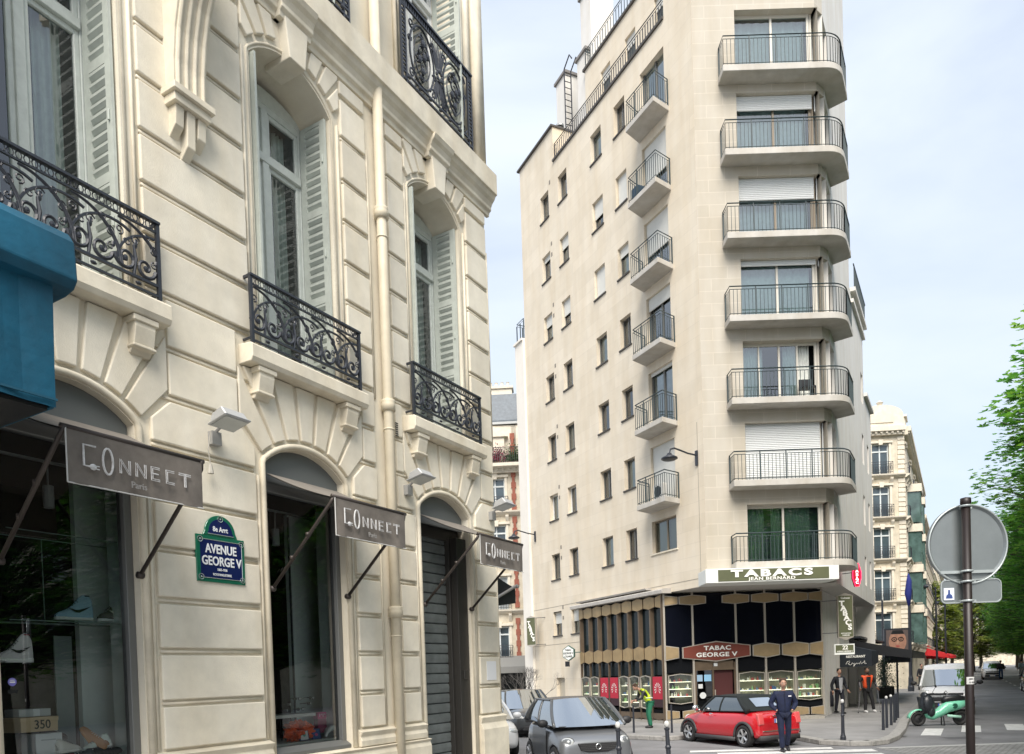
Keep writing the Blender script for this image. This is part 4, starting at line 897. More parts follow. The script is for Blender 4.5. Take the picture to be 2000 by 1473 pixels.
# ---- run along the side street
SM = LM @ T3(0, -.12, 0); xs = [-8.33+.74*i for i in range(9)]    # to -2.41
HEXM[:] = [SM, GOLD, BRZ]; mp, mt, mf, mg = MB(), MB(), MB(), MB()
for q in (mp, mt, mf, mg): q.push(SM)
for i in range(8):
    a, b = xs[i], xs[i+1]; c = a
    for (z, h) in ((4.6, .5), (2.72, .60)):
        hexadd(mp, mt, hexpan(mp, (a if i else a), z, .35, h, 0, half='R' if i == 0 else None), -.0, .06, .015)
    # fins: folded bronze blades, open towards the street corner
    mf.add([(a-.02, -.05, 2.9), (a+.05, -.05, 2.9), (a+.10, .12, 2.9), (a-.02, -.05, 4.5), (a+.05, -.05, 4.5), (a+.10, .12, 4.5)], [(0, 1, 4, 3), (1, 2, 5, 4)])
    mf.add([(a-.06, .12, 2.9), (a-.02, -.05, 2.9), (a-.02, -.05, 4.5), (a-.06, .12, 4.5)], [(0, 1, 2, 3)])
    mf.bb(a-.025, a+.025, -.04, .05, .2, 2.5); mg.add([(a, .1, 1.9), (b, .1, 1.9), (b, .1, 4.85), (a, .1, 4.85)], [(0, 1, 2, 3)])
    P = [(a+.04, .66), ((a+b)/2, .6), (b-.04, .66)]
    if i % 2 == 0 or i > 3: mf.bb(a+.1, a+.32, .12, .3, 1.95, 2.42)
for (z, h) in ((4.6, .5), (2.72, .60)): hexadd(mp, mt, hexpan(mp, xs[8], z, .35, h, 0, half='L'), 0, .06, .015)
mf.bb(xs[8]-.02, xs[8]+.06, -.07, .05, .1, 4.9)
mf.build('bronze_fins', BRZ, TS); mg.build('side_upper_panes', mat('smoked_green_glass', (.008, .015, .017), .12, spec=.25), TS)
POS = mat('poster_red', (.42, .012, .035), .5); POB = mat('poster_dark', (.03, .008, .012), .5); POW = mat('poster_white', (.7, .62, .6), .6)
for i in range(8):
    a, b = xs[i]+.04, xs[i+1]-.04
    if i in (2, 3, 7):
        p = MB(); p.push(SM); p.bb(a, b, -.03, .0, .7, 1.86, 1); p.bb(a+.03, b-.03, -.036, -.028, 1.0, 1.84, 0); xm = (a+b)/2
        for s_ in (-1, 1):
            for j in range(5):
                t0 = R(15+j*28)*s_; c0 = (xm, 1.38); p.add([(c0[0]+.05*math.sin(t0), -.04, c0[1]+.06*math.cos(t0)), (c0[0]+.20*math.sin(t0-.12*s_), -.04, c0[1]+.24*math.cos(t0-.12*s_)), (c0[0]+.20*math.sin(t0+.12*s_), -.04, c0[1]+.24*math.cos(t0+.12*s_))], [(0, 1, 2), (2, 1, 0)], 2)
        p.pop(); o = p.build('poster', [POS, POB, POW], TS); o['label'] = 'red and black poster with a fan of white rays'
    else: display(SM, a, b, .62, 1.9, (.85, 1.15, 1.5), 20+i)
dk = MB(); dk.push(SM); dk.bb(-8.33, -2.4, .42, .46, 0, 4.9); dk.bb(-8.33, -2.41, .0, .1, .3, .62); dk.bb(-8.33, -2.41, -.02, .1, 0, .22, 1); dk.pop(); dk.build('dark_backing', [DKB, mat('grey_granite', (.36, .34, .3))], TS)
for i in range(8):
    p = MB(); p.push(SM); p.prism([(xs[i]+.04, .28), ((xs[i]+xs[i+1])/2, .22), (xs[i+1]-.04, .28), (xs[i+1]-.04, .48), (xs[i]+.04, .48)], -.03, 0); p.pop(); p.build('kick_panel', BRZ, TS)
# ledge above
lg = MB(); lg.push(LM); lg.prismx([(.02, 4.86), (-.42, 4.86), (-.42, 4.98), (-.36, 5.02), (.02, 5.06)], -8.7, -2.0); lg.prismx([(-.0, 5.1), (-.25, 5.1), (-.28, 5.16), (0, 5.18)], -8.4, -3.2); lg.pop(); lg.build('ledge', mat('concrete_ledge', (.42, .4, .37), .8, var=.15), TS)
# ---- signs
SG = mat('olive_sign', (.10, .11, .055), .5, var=.15, scale=2); SW = mat('sign_white', (.75, .77, .74), .5); RB = mat('brick_red_sign', (.17, .035, .02), .5); LW = mat('letter_white', (.85, .85, .8), .5)
def frame(M, t): t.matrix_world = Matrix.Translation((6.737, 26.1, 0)) @ M
t = thing('fascia_sign', 'long olive sign with white letters above the shop, white box ends, TABACS', 'sign'); frame(T3(0, 0, 0), t)
m = MB(); m.bb(-.3, 4.05, -1.0, 0, 4.86, 5.32, 0); m.bb(.1, 3.72, -1.015, -.99, 4.9, 5.28, 1); o = m.build('sign_box', [SW, SG], t, bevel=.01)
text('lettering', 'TABACS', .30, LW, t, T3(1.85, -1.03, 5.13), .014, .006, sx=2.0, spacing=1.3); text('small_lettering', 'JEAN BERNARD', .14, LW, t, T3(1.85, -1.03, 4.955), .003, .005, sx=1.45, spacing=1.1)
t = thing('shop_sign', 'brick red hexagon sign over the shop door reading TABAC GEORGE V', 'sign'); frame(FM, t)
m = MB(); P = [(.62, 2.48), (1.86, 2.33), (3.12, 2.50), (3.12, 2.90), (1.86, 3.08), (.62, 2.88)]; m.prism(P, -.12, -.02, 0); c = (1.86, 2.7); m.prism([(c[0]+(x-c[0])*.965, c[1]+(z-c[1])*.9) for x, z in P], -.135, -.11, 1); m.build('sign_board', [ALU, RB], t)
text('lettering', 'TABAC', .215, LW, t, T3(1.9, -.15, 2.82), .007, .005, sx=1.35, spacing=1.1); text('lettering', 'GEORGE V', .215, LW, t, T3(1.86, -.15, 2.58), .007, .005, sx=1.35, spacing=1.1)
def hang_sign(M, nm, lab, w_, h, words, vertical=True):
    t = thing(nm, lab, 'sign'); frame(M, t); m = MB(); m.bb(-w_/2, w_/2, -.05, .05, 0, h, 0); m.bb(-w_/2-.02, w_/2+.02, -.06, .06, -.02, .0, 1); m.prism([(-w_/2-.02, h), (w_/2+.02, h), (0, h+.1)], -.06, .06, 1); m.prism([(-w_/2-.02, -.02), (w_/2+.02, -.02), (0, -.12)], -.06, .06, 1)
    m.bb(-w_/2-.02, -w_/2, -.06, .06, 0, h, 1); m.bb(w_/2, w_/2+.02, -.06, .06, 0, h, 1); m.build('sign_box', [SG, ALU], t); return t
t = hang_sign(FM @ T3(6.25, -.9, 3.05), 'vertical_sign', 'tall olive sign with stepped white letters on the pale pier right of the shop', .5, 1.45, '')
for j, ch in enumerate('TABACS'): text('lettering', ch, .25, LW, t, T3(-.13+j*.055, -.06, 1.17-j*.17), .01, .005, sx=1.2)
text('small_lettering', 'Cadeaux', .1, LW, t, T3(.0, -.06, 1.37), .001, .004, sx=.9); text('small_lettering', 'ARTICLES POUR', .05, LW, t, T3(0, -.06, .12), .001, .004); text('small_lettering', 'FUMEURS', .06, LW, t, T3(0, -.06, .05), .001, .004)
m = MB(); m.tube([(-.27, 0, 1.3), (-.7, .3, 1.3)], .012, 5); m.tube([(-.27, 0, .15), (-.7, .3, .15)], .012, 5); m.build('bracket', IRON, t)
t = thing('number_sign', 'small olive box sign with the number 22 under the tall olive sign', 'sign'); frame(FM @ T3(6.25, -.75, 2.42), t)
m = MB(); m.bb(-.36, .36, -.06, .06, 0, .38, 0); m.bb(-.32, .32, -.065, .0, .07, .34, 1); m.build('sign_box', [SW, SG], t); text('lettering', '22', .2, LW, t, T3(.02, -.07, .245), .006, .004); text('small_lettering', 'AVENUE GEORGE V', .075, LW, t, T3(0, -.07, .11), .002, .003, sx=.85)
# red neon lozenge
t = thing('tobacco_lozenge', 'red lozenge tobacconist sign, glowing, on an arm above the pavement right of the shop', 'sign'); frame(T3(5.75, 1.55, 4.85), t)
RED = mat('neon_red', (.9, .02, .09), .5, emit=1.3)
m = MB(); m.prism([(-.06, -.0), (.06, 0), (.15, .3), (.15, .5), (.06, .82), (-.06, .82), (-.15, .5), (-.15, .3)], -.06, .06, 0); o = m.build('lozenge', [mat('lozenge_red', (.5, .01, .03), .4)], t)
m = MB(); m.tube([(-.06, -.07, 0), (.06, -.07, 0), (.15, -.07, .3), (.15, -.07, .5), (.06, -.07, .82), (-.06, -.07, .82), (-.15, -.07, .5), (-.15, -.07, .3)], .014, 5, closed=True); m.build('neon_tube', RED, t)
for j, ch in enumerate('TABAC'): text('lettering', ch, .15, mat('neon_white', (1, .75, .8), .5, emit=1.2), t, T3(0, -.075, .68-j*.135), .003, .003)
m = MB(); m.tube([(-.15, 0, .5), (-1.1, .1, .42)], .015, 5); m.build('arm', IRON, t)
# signs on the side street
t = hang_sign(LM @ T3(-12.4, -.45, 3.5) @ RZ(R(25.2)), 'side_vertical_sign', 'tall olive sign with stepped white letters at the far left edge of the pale block', .5, 1.3, '')
for j, ch in enumerate('TABACS'): text('lettering', ch, .24, LW, t, T3(-.13+j*.055, -.06, 1.05-j*.16), .01, .005, sx=1.2)
m = MB(); m.tube([(.27, 0, 1.28), (.8, .2, 1.28)], .014, 5); m.tube([(.27, 0, 0), (.8, .2, 0)], .014, 5); m.build('bracket', IRON, t)
t = thing('hexagon_sign', 'small white hexagon sign on a short arm beside the fins of the side shop front', 'sign'); frame(LM @ T3(-8.75, -.5, 2.62) @ RZ(R(25.2)), t)
m = MB(); m.prism([(-.3, .17), (0, 0), (.3, .17), (.3, .5), (0, .68), (-.3, .5)], -.05, .05, 0); m.prism([(-.27, .185), (0, .035), (.27, .185), (.27, .485), (0, .645), (-.27, .485)], -.056, .056, 1); m.tube([(.3, 0, .36), (.6, .1, .36)], .02, 5, m=0); m.bb(-.2, .0, -.03, .03, -.25, -.02, 2); m.build('sign_board', [mat('sign_green_rim', (.06, .12, .1), .5), SW, BLACK], t)
for j, s_ in enumerate(('TABAC', 'GEORGE V', 'CIGARES')): text('lettering', s_, .12, BLACK, t, T3(0, -.06, .47-j*.14), .002, .003, sx=.9)
def wall_lamp(M, lab):
    t = thing('wall_lamp', lab, 'street lamp', group='black street lamps on wall arms'); frame(M, t)
    m = MB(); m.bb(-.05, .05, -.06, 0, -.25, .25); m.tube([(0, -.05, .1), (0, -.4, .13), (0, -.7, .2), (0, -.95, .25), (0, -1.12, .2), (0, -1.17, .05)], .03, 7); m.build('arm', IRON, t)
    m = MB(); m.lathe([(0, .06), (.07, .06), (.1, 0), (.27, -.09), (.28, -.13), (.2, -.17), (0, -.19)], (0, -1.17, .0), 16); m.build('lamp_head', IRON, t, smooth=True); return t
wall_lamp(LM @ T3(-.34, 0, 9.28), 'black lamp on a curved arm high on the pale block near its corner')
wall_lamp(LM @ T3(-12.55, 0, 8.76), 'black lamp on a curved arm at the far left edge of the pale block')
# ================================================================ ground
ASPH = mat('asphalt', (.20, .20, .205), .85, var=.32, scale=.55, bump=.25, bscale=120)
PAVE = mat('pavement_asphalt', (.26, .255, .25), .85, var=.26, scale=.8, bump=.2, bscale=90)
GRAN = mat('kerb_granite', (.33, .32, .30), .75, var=.3, scale=9)
PAINT = mat('road_paint', (.66, .66, .64), .7, var=.25, scale=5)
SETT = mat('setts', (.30, .30, .29), .8, var=.3, scale=1.2)
def sett_nodes(m):
    t = m.node_tree; b = t.nodes['Principled BSDF']; src = b.inputs['Base Color'].links[0].from_socket
    g = t.nodes.new('ShaderNodeNewGeometry'); br = t.nodes.new('ShaderNodeTexBrick'); br.inputs['Scale'].default_value = 1
    br.inputs['Brick Width'].default_value = .16; br.inputs['Row Height'].default_value = .1; br.inputs['Mortar Size'].default_value = .012
    br.inputs['Color1'].default_value = (1.1, 1.1, 1.1, 1); br.inputs['Color2'].default_value = (.75, .75, .76, 1); br.inputs['Mortar'].default_value = (.35, .34, .32, 1)
    mm = t.nodes.new('ShaderNodeMixRGB'); mm.blend_type = 'MULTIPLY'; mm.inputs[0].default_value = 1
    t.links.new(g.outputs['Position'], br.inputs[0]); t.links.new(src, mm.inputs[1]); t.links.new(br.outputs[0], mm.inputs[2]); t.links.new(mm.outputs[0], b.inputs['Base Color'])
sett_nodes(SETT)
def struct(o): o['kind'] = 'structure'; return o
m = MB(); m.add([(-400, -200, 0), (600, -200, 0), (600, 900, 0), (-400, 900, 0)], [(0, 1, 2, 3)]); struct(m.build('road', ASPH))
KB = [(3.4, 23.7), (4.45, 22.5), (6.2, 23.2), (7.9, 21.6), (8.0, 20.0), (8.5, 19.4), (9.0, 19.3), (9.6, 19.65), (10.4, 20.7), (11.7, 22.9), (13.5, 26.2)]
far = (KB[-1][0]+AX.x*200, KB[-1][1]+AX.y*200); lf = (KB[0][0]+D2.x*60, KB[0][1]+D2.y*60)
PV = [lf]+KB+[far, (60, 230)]
m = MB(); m.prismz(PV, -.2, .115); struct(m.build('pavement', PAVE))
k = MB(); E_ = [lf]+KB+[far]
for a, b in zip(E_, E_[1:]):
    a = Vector(a); b = Vector(b); d = (b-a); L = d.length; d.normalize(); n = Vector((d.y, -d.x)); L_ = min(L, 60); 
    if L > 60 and a == Vector(lf): a = b-d*60
    q = 0.0
    while q < L_-.05:
        e = min(L_, q+1.0); p0 = a+d*(q+.008); p1 = a+d*(e-.008)
        k.prismz([tuple(p0+n*.02), tuple(p1+n*.02), tuple(p1-n*.26), tuple(p0-n*.26)], 0.002, .125); q = e
struct(k.build('kerb', GRAN, bevel=.012))
# pavement in front of the stone building
a0 = [PW(-12, 0), PW(-12, 3.2), PW(9.5, 3.2), PW(11.5, 2.6), PW(12.9, 1.2), PW(13.4, -.6), PW(15.5, -14), PW(11, -14)]
m = MB(); m.prismz([p[:2] for p in a0], -.2, .115); struct(m.build('pavement', PAVE))
m = MB()
for a, b in zip(a0[1:7], a0[2:7]):
    a, b = Vector(a[:2]), Vector(b[:2]); d = (b-a).normalized(); n = Vector((d.y, -d.x)); m.prismz([tuple(a+n*.02), tuple(b+n*.02), tuple(b-n*.26), tuple(a-n*.26)], .002, .125)
struct(m.build('kerb', GRAN, bevel=.012))
# far side of the avenue
a0 = [PW(-20, 17.5), PW(260, 17.5), PW(260, 40), PW(-20, 40)]
m = MB(); m.prismz([p[:2] for p in a0], -.2, .115); struct(m.build('pavement', PAVE))
# sett paving and its flush border
m = MB(); m.add([(8.2, 4, .004), (40, 4, .004), (40, 17.6, .004), (20, 18.35, .004), (12.5, 18.7, .004), (8.9, 18.65, .004)], [tuple(range(6))]); struct(m.build('sett_paving', SETT))
m = MB(); m.add([(8.9, 18.65, .008), (12.5, 18.7, .008), (20, 18.35, .008), (40, 17.6, .008), (40, 17.8, .008), (20, 18.6, .008), (12.5, 18.95, .008), (8.9, 18.85, .008)], [(0, 1, 6, 7), (1, 2, 5, 6), (2, 3, 4, 5)]); struct(m.build('sett_border', mat('pale_setts', (.45, .45, .43), .75, var=.2, scale=6)))
# road markings
m = MB()
for (x, y) in ((12.35, 22.6), (13.85, 23.2), (15.25, 23.3), (16.7, 23.25), (18.2, 23.2)):
    m.push(T3(x, y, 0) @ RZ(R(-31))); m.add([(-.25, -1.25, .004), (.25, -1.25, .004), (.25, 1.25, .004), (-.25, 1.25, .004)], [(0, 1, 2, 3)]); m.pop()
m.v = [Vector(v) for v in m.v]
for (x0, x1, y0, y1) in ((4.4, 7.9, 19.05, 19.45), (4.9, 8.6, 18.2, 18.75), (4.4, 8.4, 17.3, 17.85), (3.9, 8.0, 16.4, 16.9)):
    m.add([(x0, y0+.15, .004), (x1, y0-.1, .004), (x1+.1, y1-.1, .004), (x0+.1, y1+.15, .004)], [(0, 1, 2, 3)])
for q in range(8):
    c_ = PW(44+q*6.5, 10.4); m.push(T3(c_[0], c_[1], 0) @ RZ(AV)); m.add([(-1.2, -.06, .004), (1.2, -.06, .004), (1.2, .06, .004), (-1.2, .06, .004)], [(0, 1, 2, 3)]); m.pop()
struct(m.build('road_markings', PAINT))
m = MB()
for (x, y, s_) in ((12.0, 20.6, 1.2), (3.0, 18.5, .8), (16, 27, 1.3), (5.2, 16.2, 1.6), (9.8, 16.8, 1), (19, 33, 2)): m.add([(x-.35*s_, y-.3, .003), (x+.35*s_, y-.3, .003), (x+.35*s_, y+.3, .003), (x-.35*s_, y+.3, .003)], [(0, 1, 2, 3)])
struct(m.build('tar_repairs', mat('fresh_asphalt', (.1, .1, .105), .85, var=.2, scale=5)))
m = MB(); rn = random.Random(11)
for q in range(14):
    x, y = rn.uniform(2, 22), rn.uniform(14, 34); a = rn.uniform(0, 6.28); P_ = []
    for k in range(9): P_.append((x, y)); a += rn.uniform(-.35, .35); x += .45*math.cos(a); y += .45*math.sin(a)
    for (p, q2) in zip(P_, P_[1:]):
        d = Vector((q2[0]-p[0], q2[1]-p[1])).normalized(); n = Vector((-d.y, d.x))*.012; m.add([(p[0]-n.x, p[1]-n.y, .003), (q2[0]-n.x, q2[1]-n.y, .003), (q2[0]+n.x, q2[1]+n.y, .003), (p[0]+n.x, p[1]+n.y, .003)], [(0, 1, 2, 3)])
struct(m.build('tar_seams', mat('tar', (.05, .05, .052), .6)))
m = MB()
for (x, y) in ((10.7, 21.6), (6.9, 17.1), (14.6, 26.3)): m.lathe([(0, .006), (.33, .006), (.35, .004)], (x, y, 0), 24)
struct(m.build('manhole_cover', mat('cast_iron_cover', (.09, .085, .08), .55, metal=.4, var=.4, scale=30, bump=.5, bscale=30)))

# ================================================================ thin white neighbour, then the ornate building down the side street
NB = thing('white_building', 'narrow slice of a plain white building behind the left edge of the pale block', 'building', (6.737, 26.1, 0))
m = MB(); m.push(LM); m.bb(-13.9, -13.02, -.12, 8, 0, 18.4); m.bb(-13.95, -13.02, -.2, .3, 18.4, 18.5); m.pop(); m.build('wall', mat('white_render', (.76, .72, .65), .8, var=.06, scale=1), NB)
m = MB(); m.push(LM); bars(m, [(-13.85, 4), (-13.85, .0), (-13.1, .0)], 18.5, 19.5, .3, .02); m.pop(); m.build('roof_railing', RAIL, NB)
HST = mat('haussmann_stone', (.66, .60, .48), .8, var=.22, scale=1.8, streak=.15); HTR = mat('haussmann_trim', (.70, .64, .53), .8, var=.15, scale=3)
SLATE = mat('slate_roof', (.10, .125, .15), .5, var=.25, scale=5); BRICK = mat('red_brick', (.30, .10, .065), .8, var=.2, scale=9); HGL = mat('far_window_glass', (.07, .10, .12), .1, var=.5, scale=.6, spec=.7); HFR = mat('far_window_frame', (.62, .66, .66), .5)
def far_window(parent, M, x, z, w_, h, curtain=False, railing=True, wide=None):
    f = MB(); f.push(M)
    for a, b in ((x-w_/2, x-w_/2+.07), (x+w_/2-.07, x+w_/2), (x-.045, x+.045)): f.bb(a, b, .14, .2, z, z+h)
    f.bb(x-w_/2, x+w_/2, .13, .19, z+h*.74, z+h*.74+.1); f.bb(x-w_/2, x+w_/2, .135, .195, z+h-.08, z+h); f.pop(); o = f.build('window', HFR, parent)
    g = MB(); g.push(M); g.add([(x-w_/2, .18, z), (x+w_/2, .18, z), (x+w_/2, .18, z+h), (x-w_/2, .18, z+h)], [(0, 1, 2, 3)]); g.pop(); g.build('pane', mat('far_curtain', (.42, .46, .48), .6, var=.2, scale=6) if curtain else HGL, o)
    if railing:
        r = MB(); r.push(M); q = (wide or w_*1.3)/2; n = int(q*2/.16)
        for i in range(n+1):
            xx = x-q+2*q*i/n; r.bb(xx-.012, xx+.012, -.28, -.26, z, z+.85)
            if i < n: r.tube([(xx+.08+.06*math.cos(R(a)), -.27, z+.42+.2*math.sin(R(a))) for a in range(0, 360, 60)], .012, 4, closed=True)
        for zz in (z+.1, z+.7, z+.87): r.bb(x-q, x+q, -.29, -.25, zz, zz+.03)
        for e in (x-q, x+q): r.bb(e-.02, e+.02, -.27, .02, z+.85, z+.88)
        r.pop(); r.build('balcony_railing', IRON, o)
def facade(parent, M, width, bays, z0s, fh, wtop, ww=1.15, wh=2.2, stone=None, seed=1, rails=True):
    """ornate stone wall with windows, string courses, quoins and brackets"""
    rn = random.Random(seed); hs = []
    for z in z0s:
        for b in bays: hs.append((b-ww/2, b+ww/2, z, z+wh))
    w = MB(); w.push(M); rect_wall(w, 0, width, 0, wtop, hs, .3); w.pop(); w.build('wall', stone or HST, parent)
    t = MB(); t.push(M)
    for z in z0s:
        t.prismx([(.01, z-.32), (-.12, z-.28), (-.34, z-.12), (-.36, z-.02), (.01, z)], 0, width)
        for b in bays:
            for s_ in (-1, 1):
                t.bb(min(b+s_*ww/2, b+s_*(ww/2+.16)), max(b+s_*ww/2, b+s_*(ww/2+.16)), -.06, .01, z, z+wh+.05)
                t.prismx([(.01, z-.75), (-.05, z-.75), (-.26, z-.4), (-.28, z-.28), (.01, z-.28)], b+s_*(ww/2+.1)-.1, b+s_*(ww/2+.1)+.1)
            t.bb(b-ww/2-.25, b+ww/2+.25, -.14, .01, z+wh+.05, z+wh+.2); t.prism([(b-.13, z+wh-.08), (b+.13, z+wh-.08), (b+.18, z+wh+.3), (b-.18, z+wh+.3)], -.16, .01)
        k = z
        while k < z+fh-.4:
            for x0 in (0.0, width-.45): t.bb(x0, x0+.45, -.05, .01, k+.02, k+.3)
            k += .36
    t.bb(0, width, -.5, .02, wtop-.35, wtop); t.bb(0, width, -.3, .02, wtop-.6, wtop-.35)
    x = .1
    while x < width: t.bb(x, x+.14, -.42, .02, wtop-.5, wtop-.35); x += .38
    t.pop(); t.build('mouldings', HTR, parent)
    for z in z0s:
        for b in bays: far_window(parent, M, b, z, ww, wh, curtain=rn.random() < .35, railing=rails)
SB = thing('brick_trimmed_building', 'ornate building with slate roof and red brick strips down the side street in the gap', 'building', (-9, 50, 0), R(-3))
facade(SB, Matrix(), 12, [2.6, 5.4, 8.35, 11.0], [3.1, 6.3, 9.6, 12.6], 3.2, 15.6, 1.25, 2.1, seed=3)
m = MB(); m.prismx([(.6, 15.6), (.6, 18.2), (.0, 18.2), (.0, 18.4), (.7, 20.3), (2.6, 20.6), (2.6, 15.6)], 0, 12); m.bb(0, 12, -.02, .14, 18.15, 18.3, 1); m.build('roof', [SLATE, mat('zinc', (.35, .36, .36))], SB)
m = MB()
for x in (2.0, 5.0, 8.3, 11.0): m.bb(x-.75, x+.75, -.12, .6, 15.6, 17.3); m.bb(x-1.5, x+1.5, .1, .6, 15.6, 18.1); m.prism([(x-1.0, 17.3), (x+1.0, 17.3), (x, 18.0)], -.25, .4)
m.build('dormer', HTR, SB)
m = MB(); m.bb(8.0, 9.6, .8, 1.6, 18.6, 20.7); m.bb(7.9, 9.7, .7, 1.7, 20.7, 20.85)
for q in range(4): m.lathe([(.11, 0), (.09, .35), (.12, .36)], (8.2+q*.38, 1.2, 20.85), 8)
m.build('chimney', [HTR], SB)
m = MB(); m.prism([(9.7, 19.0), (12, 19.0), (12, 20.2), (11.2, 20.9), (9.7, 19.5)], 1, 3); m.build('roof_lantern', mat('pale_glazing', (.45, .5, .52), .3), SB)
for z in (3.2, 6.4, 9.7, 12.6, 15.0):
    m = MB()
    for q in range(7):
        e = .09 if q % 2 else .15; m.bb(9.55-e, 9.55+e, -.09, .0, z+q*.36, z+q*.36+.36)
    m.build('brick_strip', BRICK, SB)
m = MB(); bars(m, [(6.8, -.6), (12, -.6)], 15.5, 16.5, .12, .012); m.bb(6.6, 12, -.75, .02, 15.3, 15.5, 1); m.build('top_balcony', [IRON, HTR], SB)
m = MB(); m.add([(6.5, -.1, 3.3), (11.3, -.1, 3.3), (11.3, -1.6, 2.6), (6.5, -1.6, 2.6), (11.3, -1.6, 2.2), (6.5, -1.6, 2.2)], [(0, 1, 2, 3), (3, 2, 4, 5)]); m.bb(6.3, 11.5, -.06, -.02, 0, 3.0, 1); m.build('shop_awning', [mat('grey_awning', (.2, .2, .19), .9), DARK], SB)

# ================================================================ right: avenue row beyond the pale block
HB1 = thing('corner_mansion_block', 'ornate cream corner block with green bow windows beyond the restaurant awnings', 'building', (0, 0, 0), scale=(1, 1, .96))
ZF = [3.65, 6.85, 10.05, 13.2, 16.4]
MA = T3(22.6, 56.6, 0) @ RZ(R(-5)); facade(HB1, MA, 6.4, [2.0, 4.75], ZF, 3.15, 19.9, 1.2, 2.3, seed=5)
MBm = T3(22.6+6.4*math.cos(R(5)), 56.6-6.4*math.sin(R(5)), 0) @ RZ(AV); facade(HB1, MBm, 26, [1.3, 7.2, 12.9, 15.8, 18.7, 21.6, 24.5], ZF, 3.15, 19.9, 1.2, 2.3, seed=6)
BG = mat('green_bow_glass', (.09, .15, .14), .08, spec=.7, var=.5, scale=1.5)
for i, x in enumerate((4.2, 9.9)):
    bw = MB(); bw.push(MBm)
    for j, z in enumerate(ZF[:4] if i == 0 else ZF[:4]):
        bw.prismz([(x-1.1, 0), (x-.8, -.85), (x+.8, -.85), (x+1.1, 0)], z, z+2.4, 0); bw.prismz([(x-1.2, 0), (x-.88, -.97), (x+.88, -.97), (x+1.2, 0)], z+2.4, z+3.0, 1); 
        for xx in (-.8, -.27, .27, .8): bw.bb(x+xx-.03, x+xx+.03, -.88, -.84, z, z+2.4, 2)
        bw.bb(x-.82, x+.82, -.89, -.84, z+.8, z+.85, 2); bw.bb(x-.82, x+.82, -.89, -.84, z+1.7, z+1.75, 2)
    bw.pop(); bw.build('bow_window', [BG, HTR, mat('dark_green_metal', (.06, .12, .10), .5)], HB1)
m = MB(); m.push(MA); m.prismx([(0, 19.9), (.5, 21.0), (3.5, 21.4), (3.5, 19.9)], -4, 3.2); m.pop(); m.push(MBm); m.prismx([(0, 19.9), (.6, 20.9), (3.5, 21.3), (3.5, 19.9)], .6, 26); m.pop(); m.build('roof', SLATE, HB1)
m = MB(); m.push(MA); m.prism([(3.2, 19.9), (6.4, 19.9), (6.3, 20.8)] + [(4.8+1.5*math.cos(R(a)), 20.8+.75*math.sin(R(a))) for a in range(10, 171, 16)] + [(3.3, 20.8)], -.3, .5); m.prism([(4.0, 20.2), (5.6, 20.2), (5.5, 20.8), (4.8, 21.15), (4.1, 20.8)], -.36, -.28); m.lathe([(.25, 0), (.12, .1), (.25, .3), (.1, .4), (0, .5)], (4.8, 0, 21.5), 10); m.lathe([(.3, 0), (.2, .5), (.3, .7), (.24, 1.1), (.35, 1.2), (.1, 1.4)], (2.7, .3, 20.6), 10); m.pop(); m.build('pediment', HTR, HB1)
m = MB(); m.push(MBm)
for x in (1.3, 7.2, 13, 18, 23): m.bb(x-.7, x+.7, -.1, 1, 19.9, 20.8); m.prism([(x-.9, 20.8), (x+.9, 20.8), (x, 21.2)], -.2, .8)
m.pop(); m.build('dormer', HTR, HB1)
HB2 = thing('avenue_mansion_row', 'farther cream mansion block receding along the avenue, over the red awnings', 'building', (0, 0, 0))
e = MBm @ Vector((26.2, 0, 0)); MC = T3(e.x, e.y, 0) @ RZ(AV); facade(HB2, MC, 30, [1.8+3*i for i in range(10)], [3.8, 7.0, 10.1, 13.2], 3.1, 17.0, 1.2, 2.2, seed=8)
m = MB(); m.push(MC); m.prismx([(0, 17), (.6, 19.4), (3.5, 20.0), (3.5, 17)], 0, 30); m.pop(); m.build('roof', SLATE, HB2)
HB3 = thing('farthest_mansion_row', 'last and smallest cream block of the avenue row, almost hidden by the road sign', 'building', (0, 0, 0))
e = MC @ Vector((31, 0, 0)); MD = T3(e.x, e.y, 0) @ RZ(AV); facade(HB3, MD, 60, [2+4*i for i in range(14)], [4, 7.4, 10.8, 14.2], 3.3, 18.5, 1.3, 2.2, seed=9, rails=False)
m = MB(); m.push(MD); m.prismx([(0, 18.5), (.6, 20.6), (3.5, 21.2), (3.5, 18.5)], 0, 60); m.pop(); m.build('roof', SLATE, HB3)
# block closing the view at the far end
FB = thing('end_block', 'low pale block closing the avenue in the far distance', 'building', (0, 0, 0))
e = PW(285, -25); MF = T3(e[0], e[1], 0) @ RZ(AV-R(90)); facade(FB, MF, 95, [3+6*i for i in range(15)], [4, 8, 12], 4, 15, 1.6, 2.4, seed=13, rails=False)
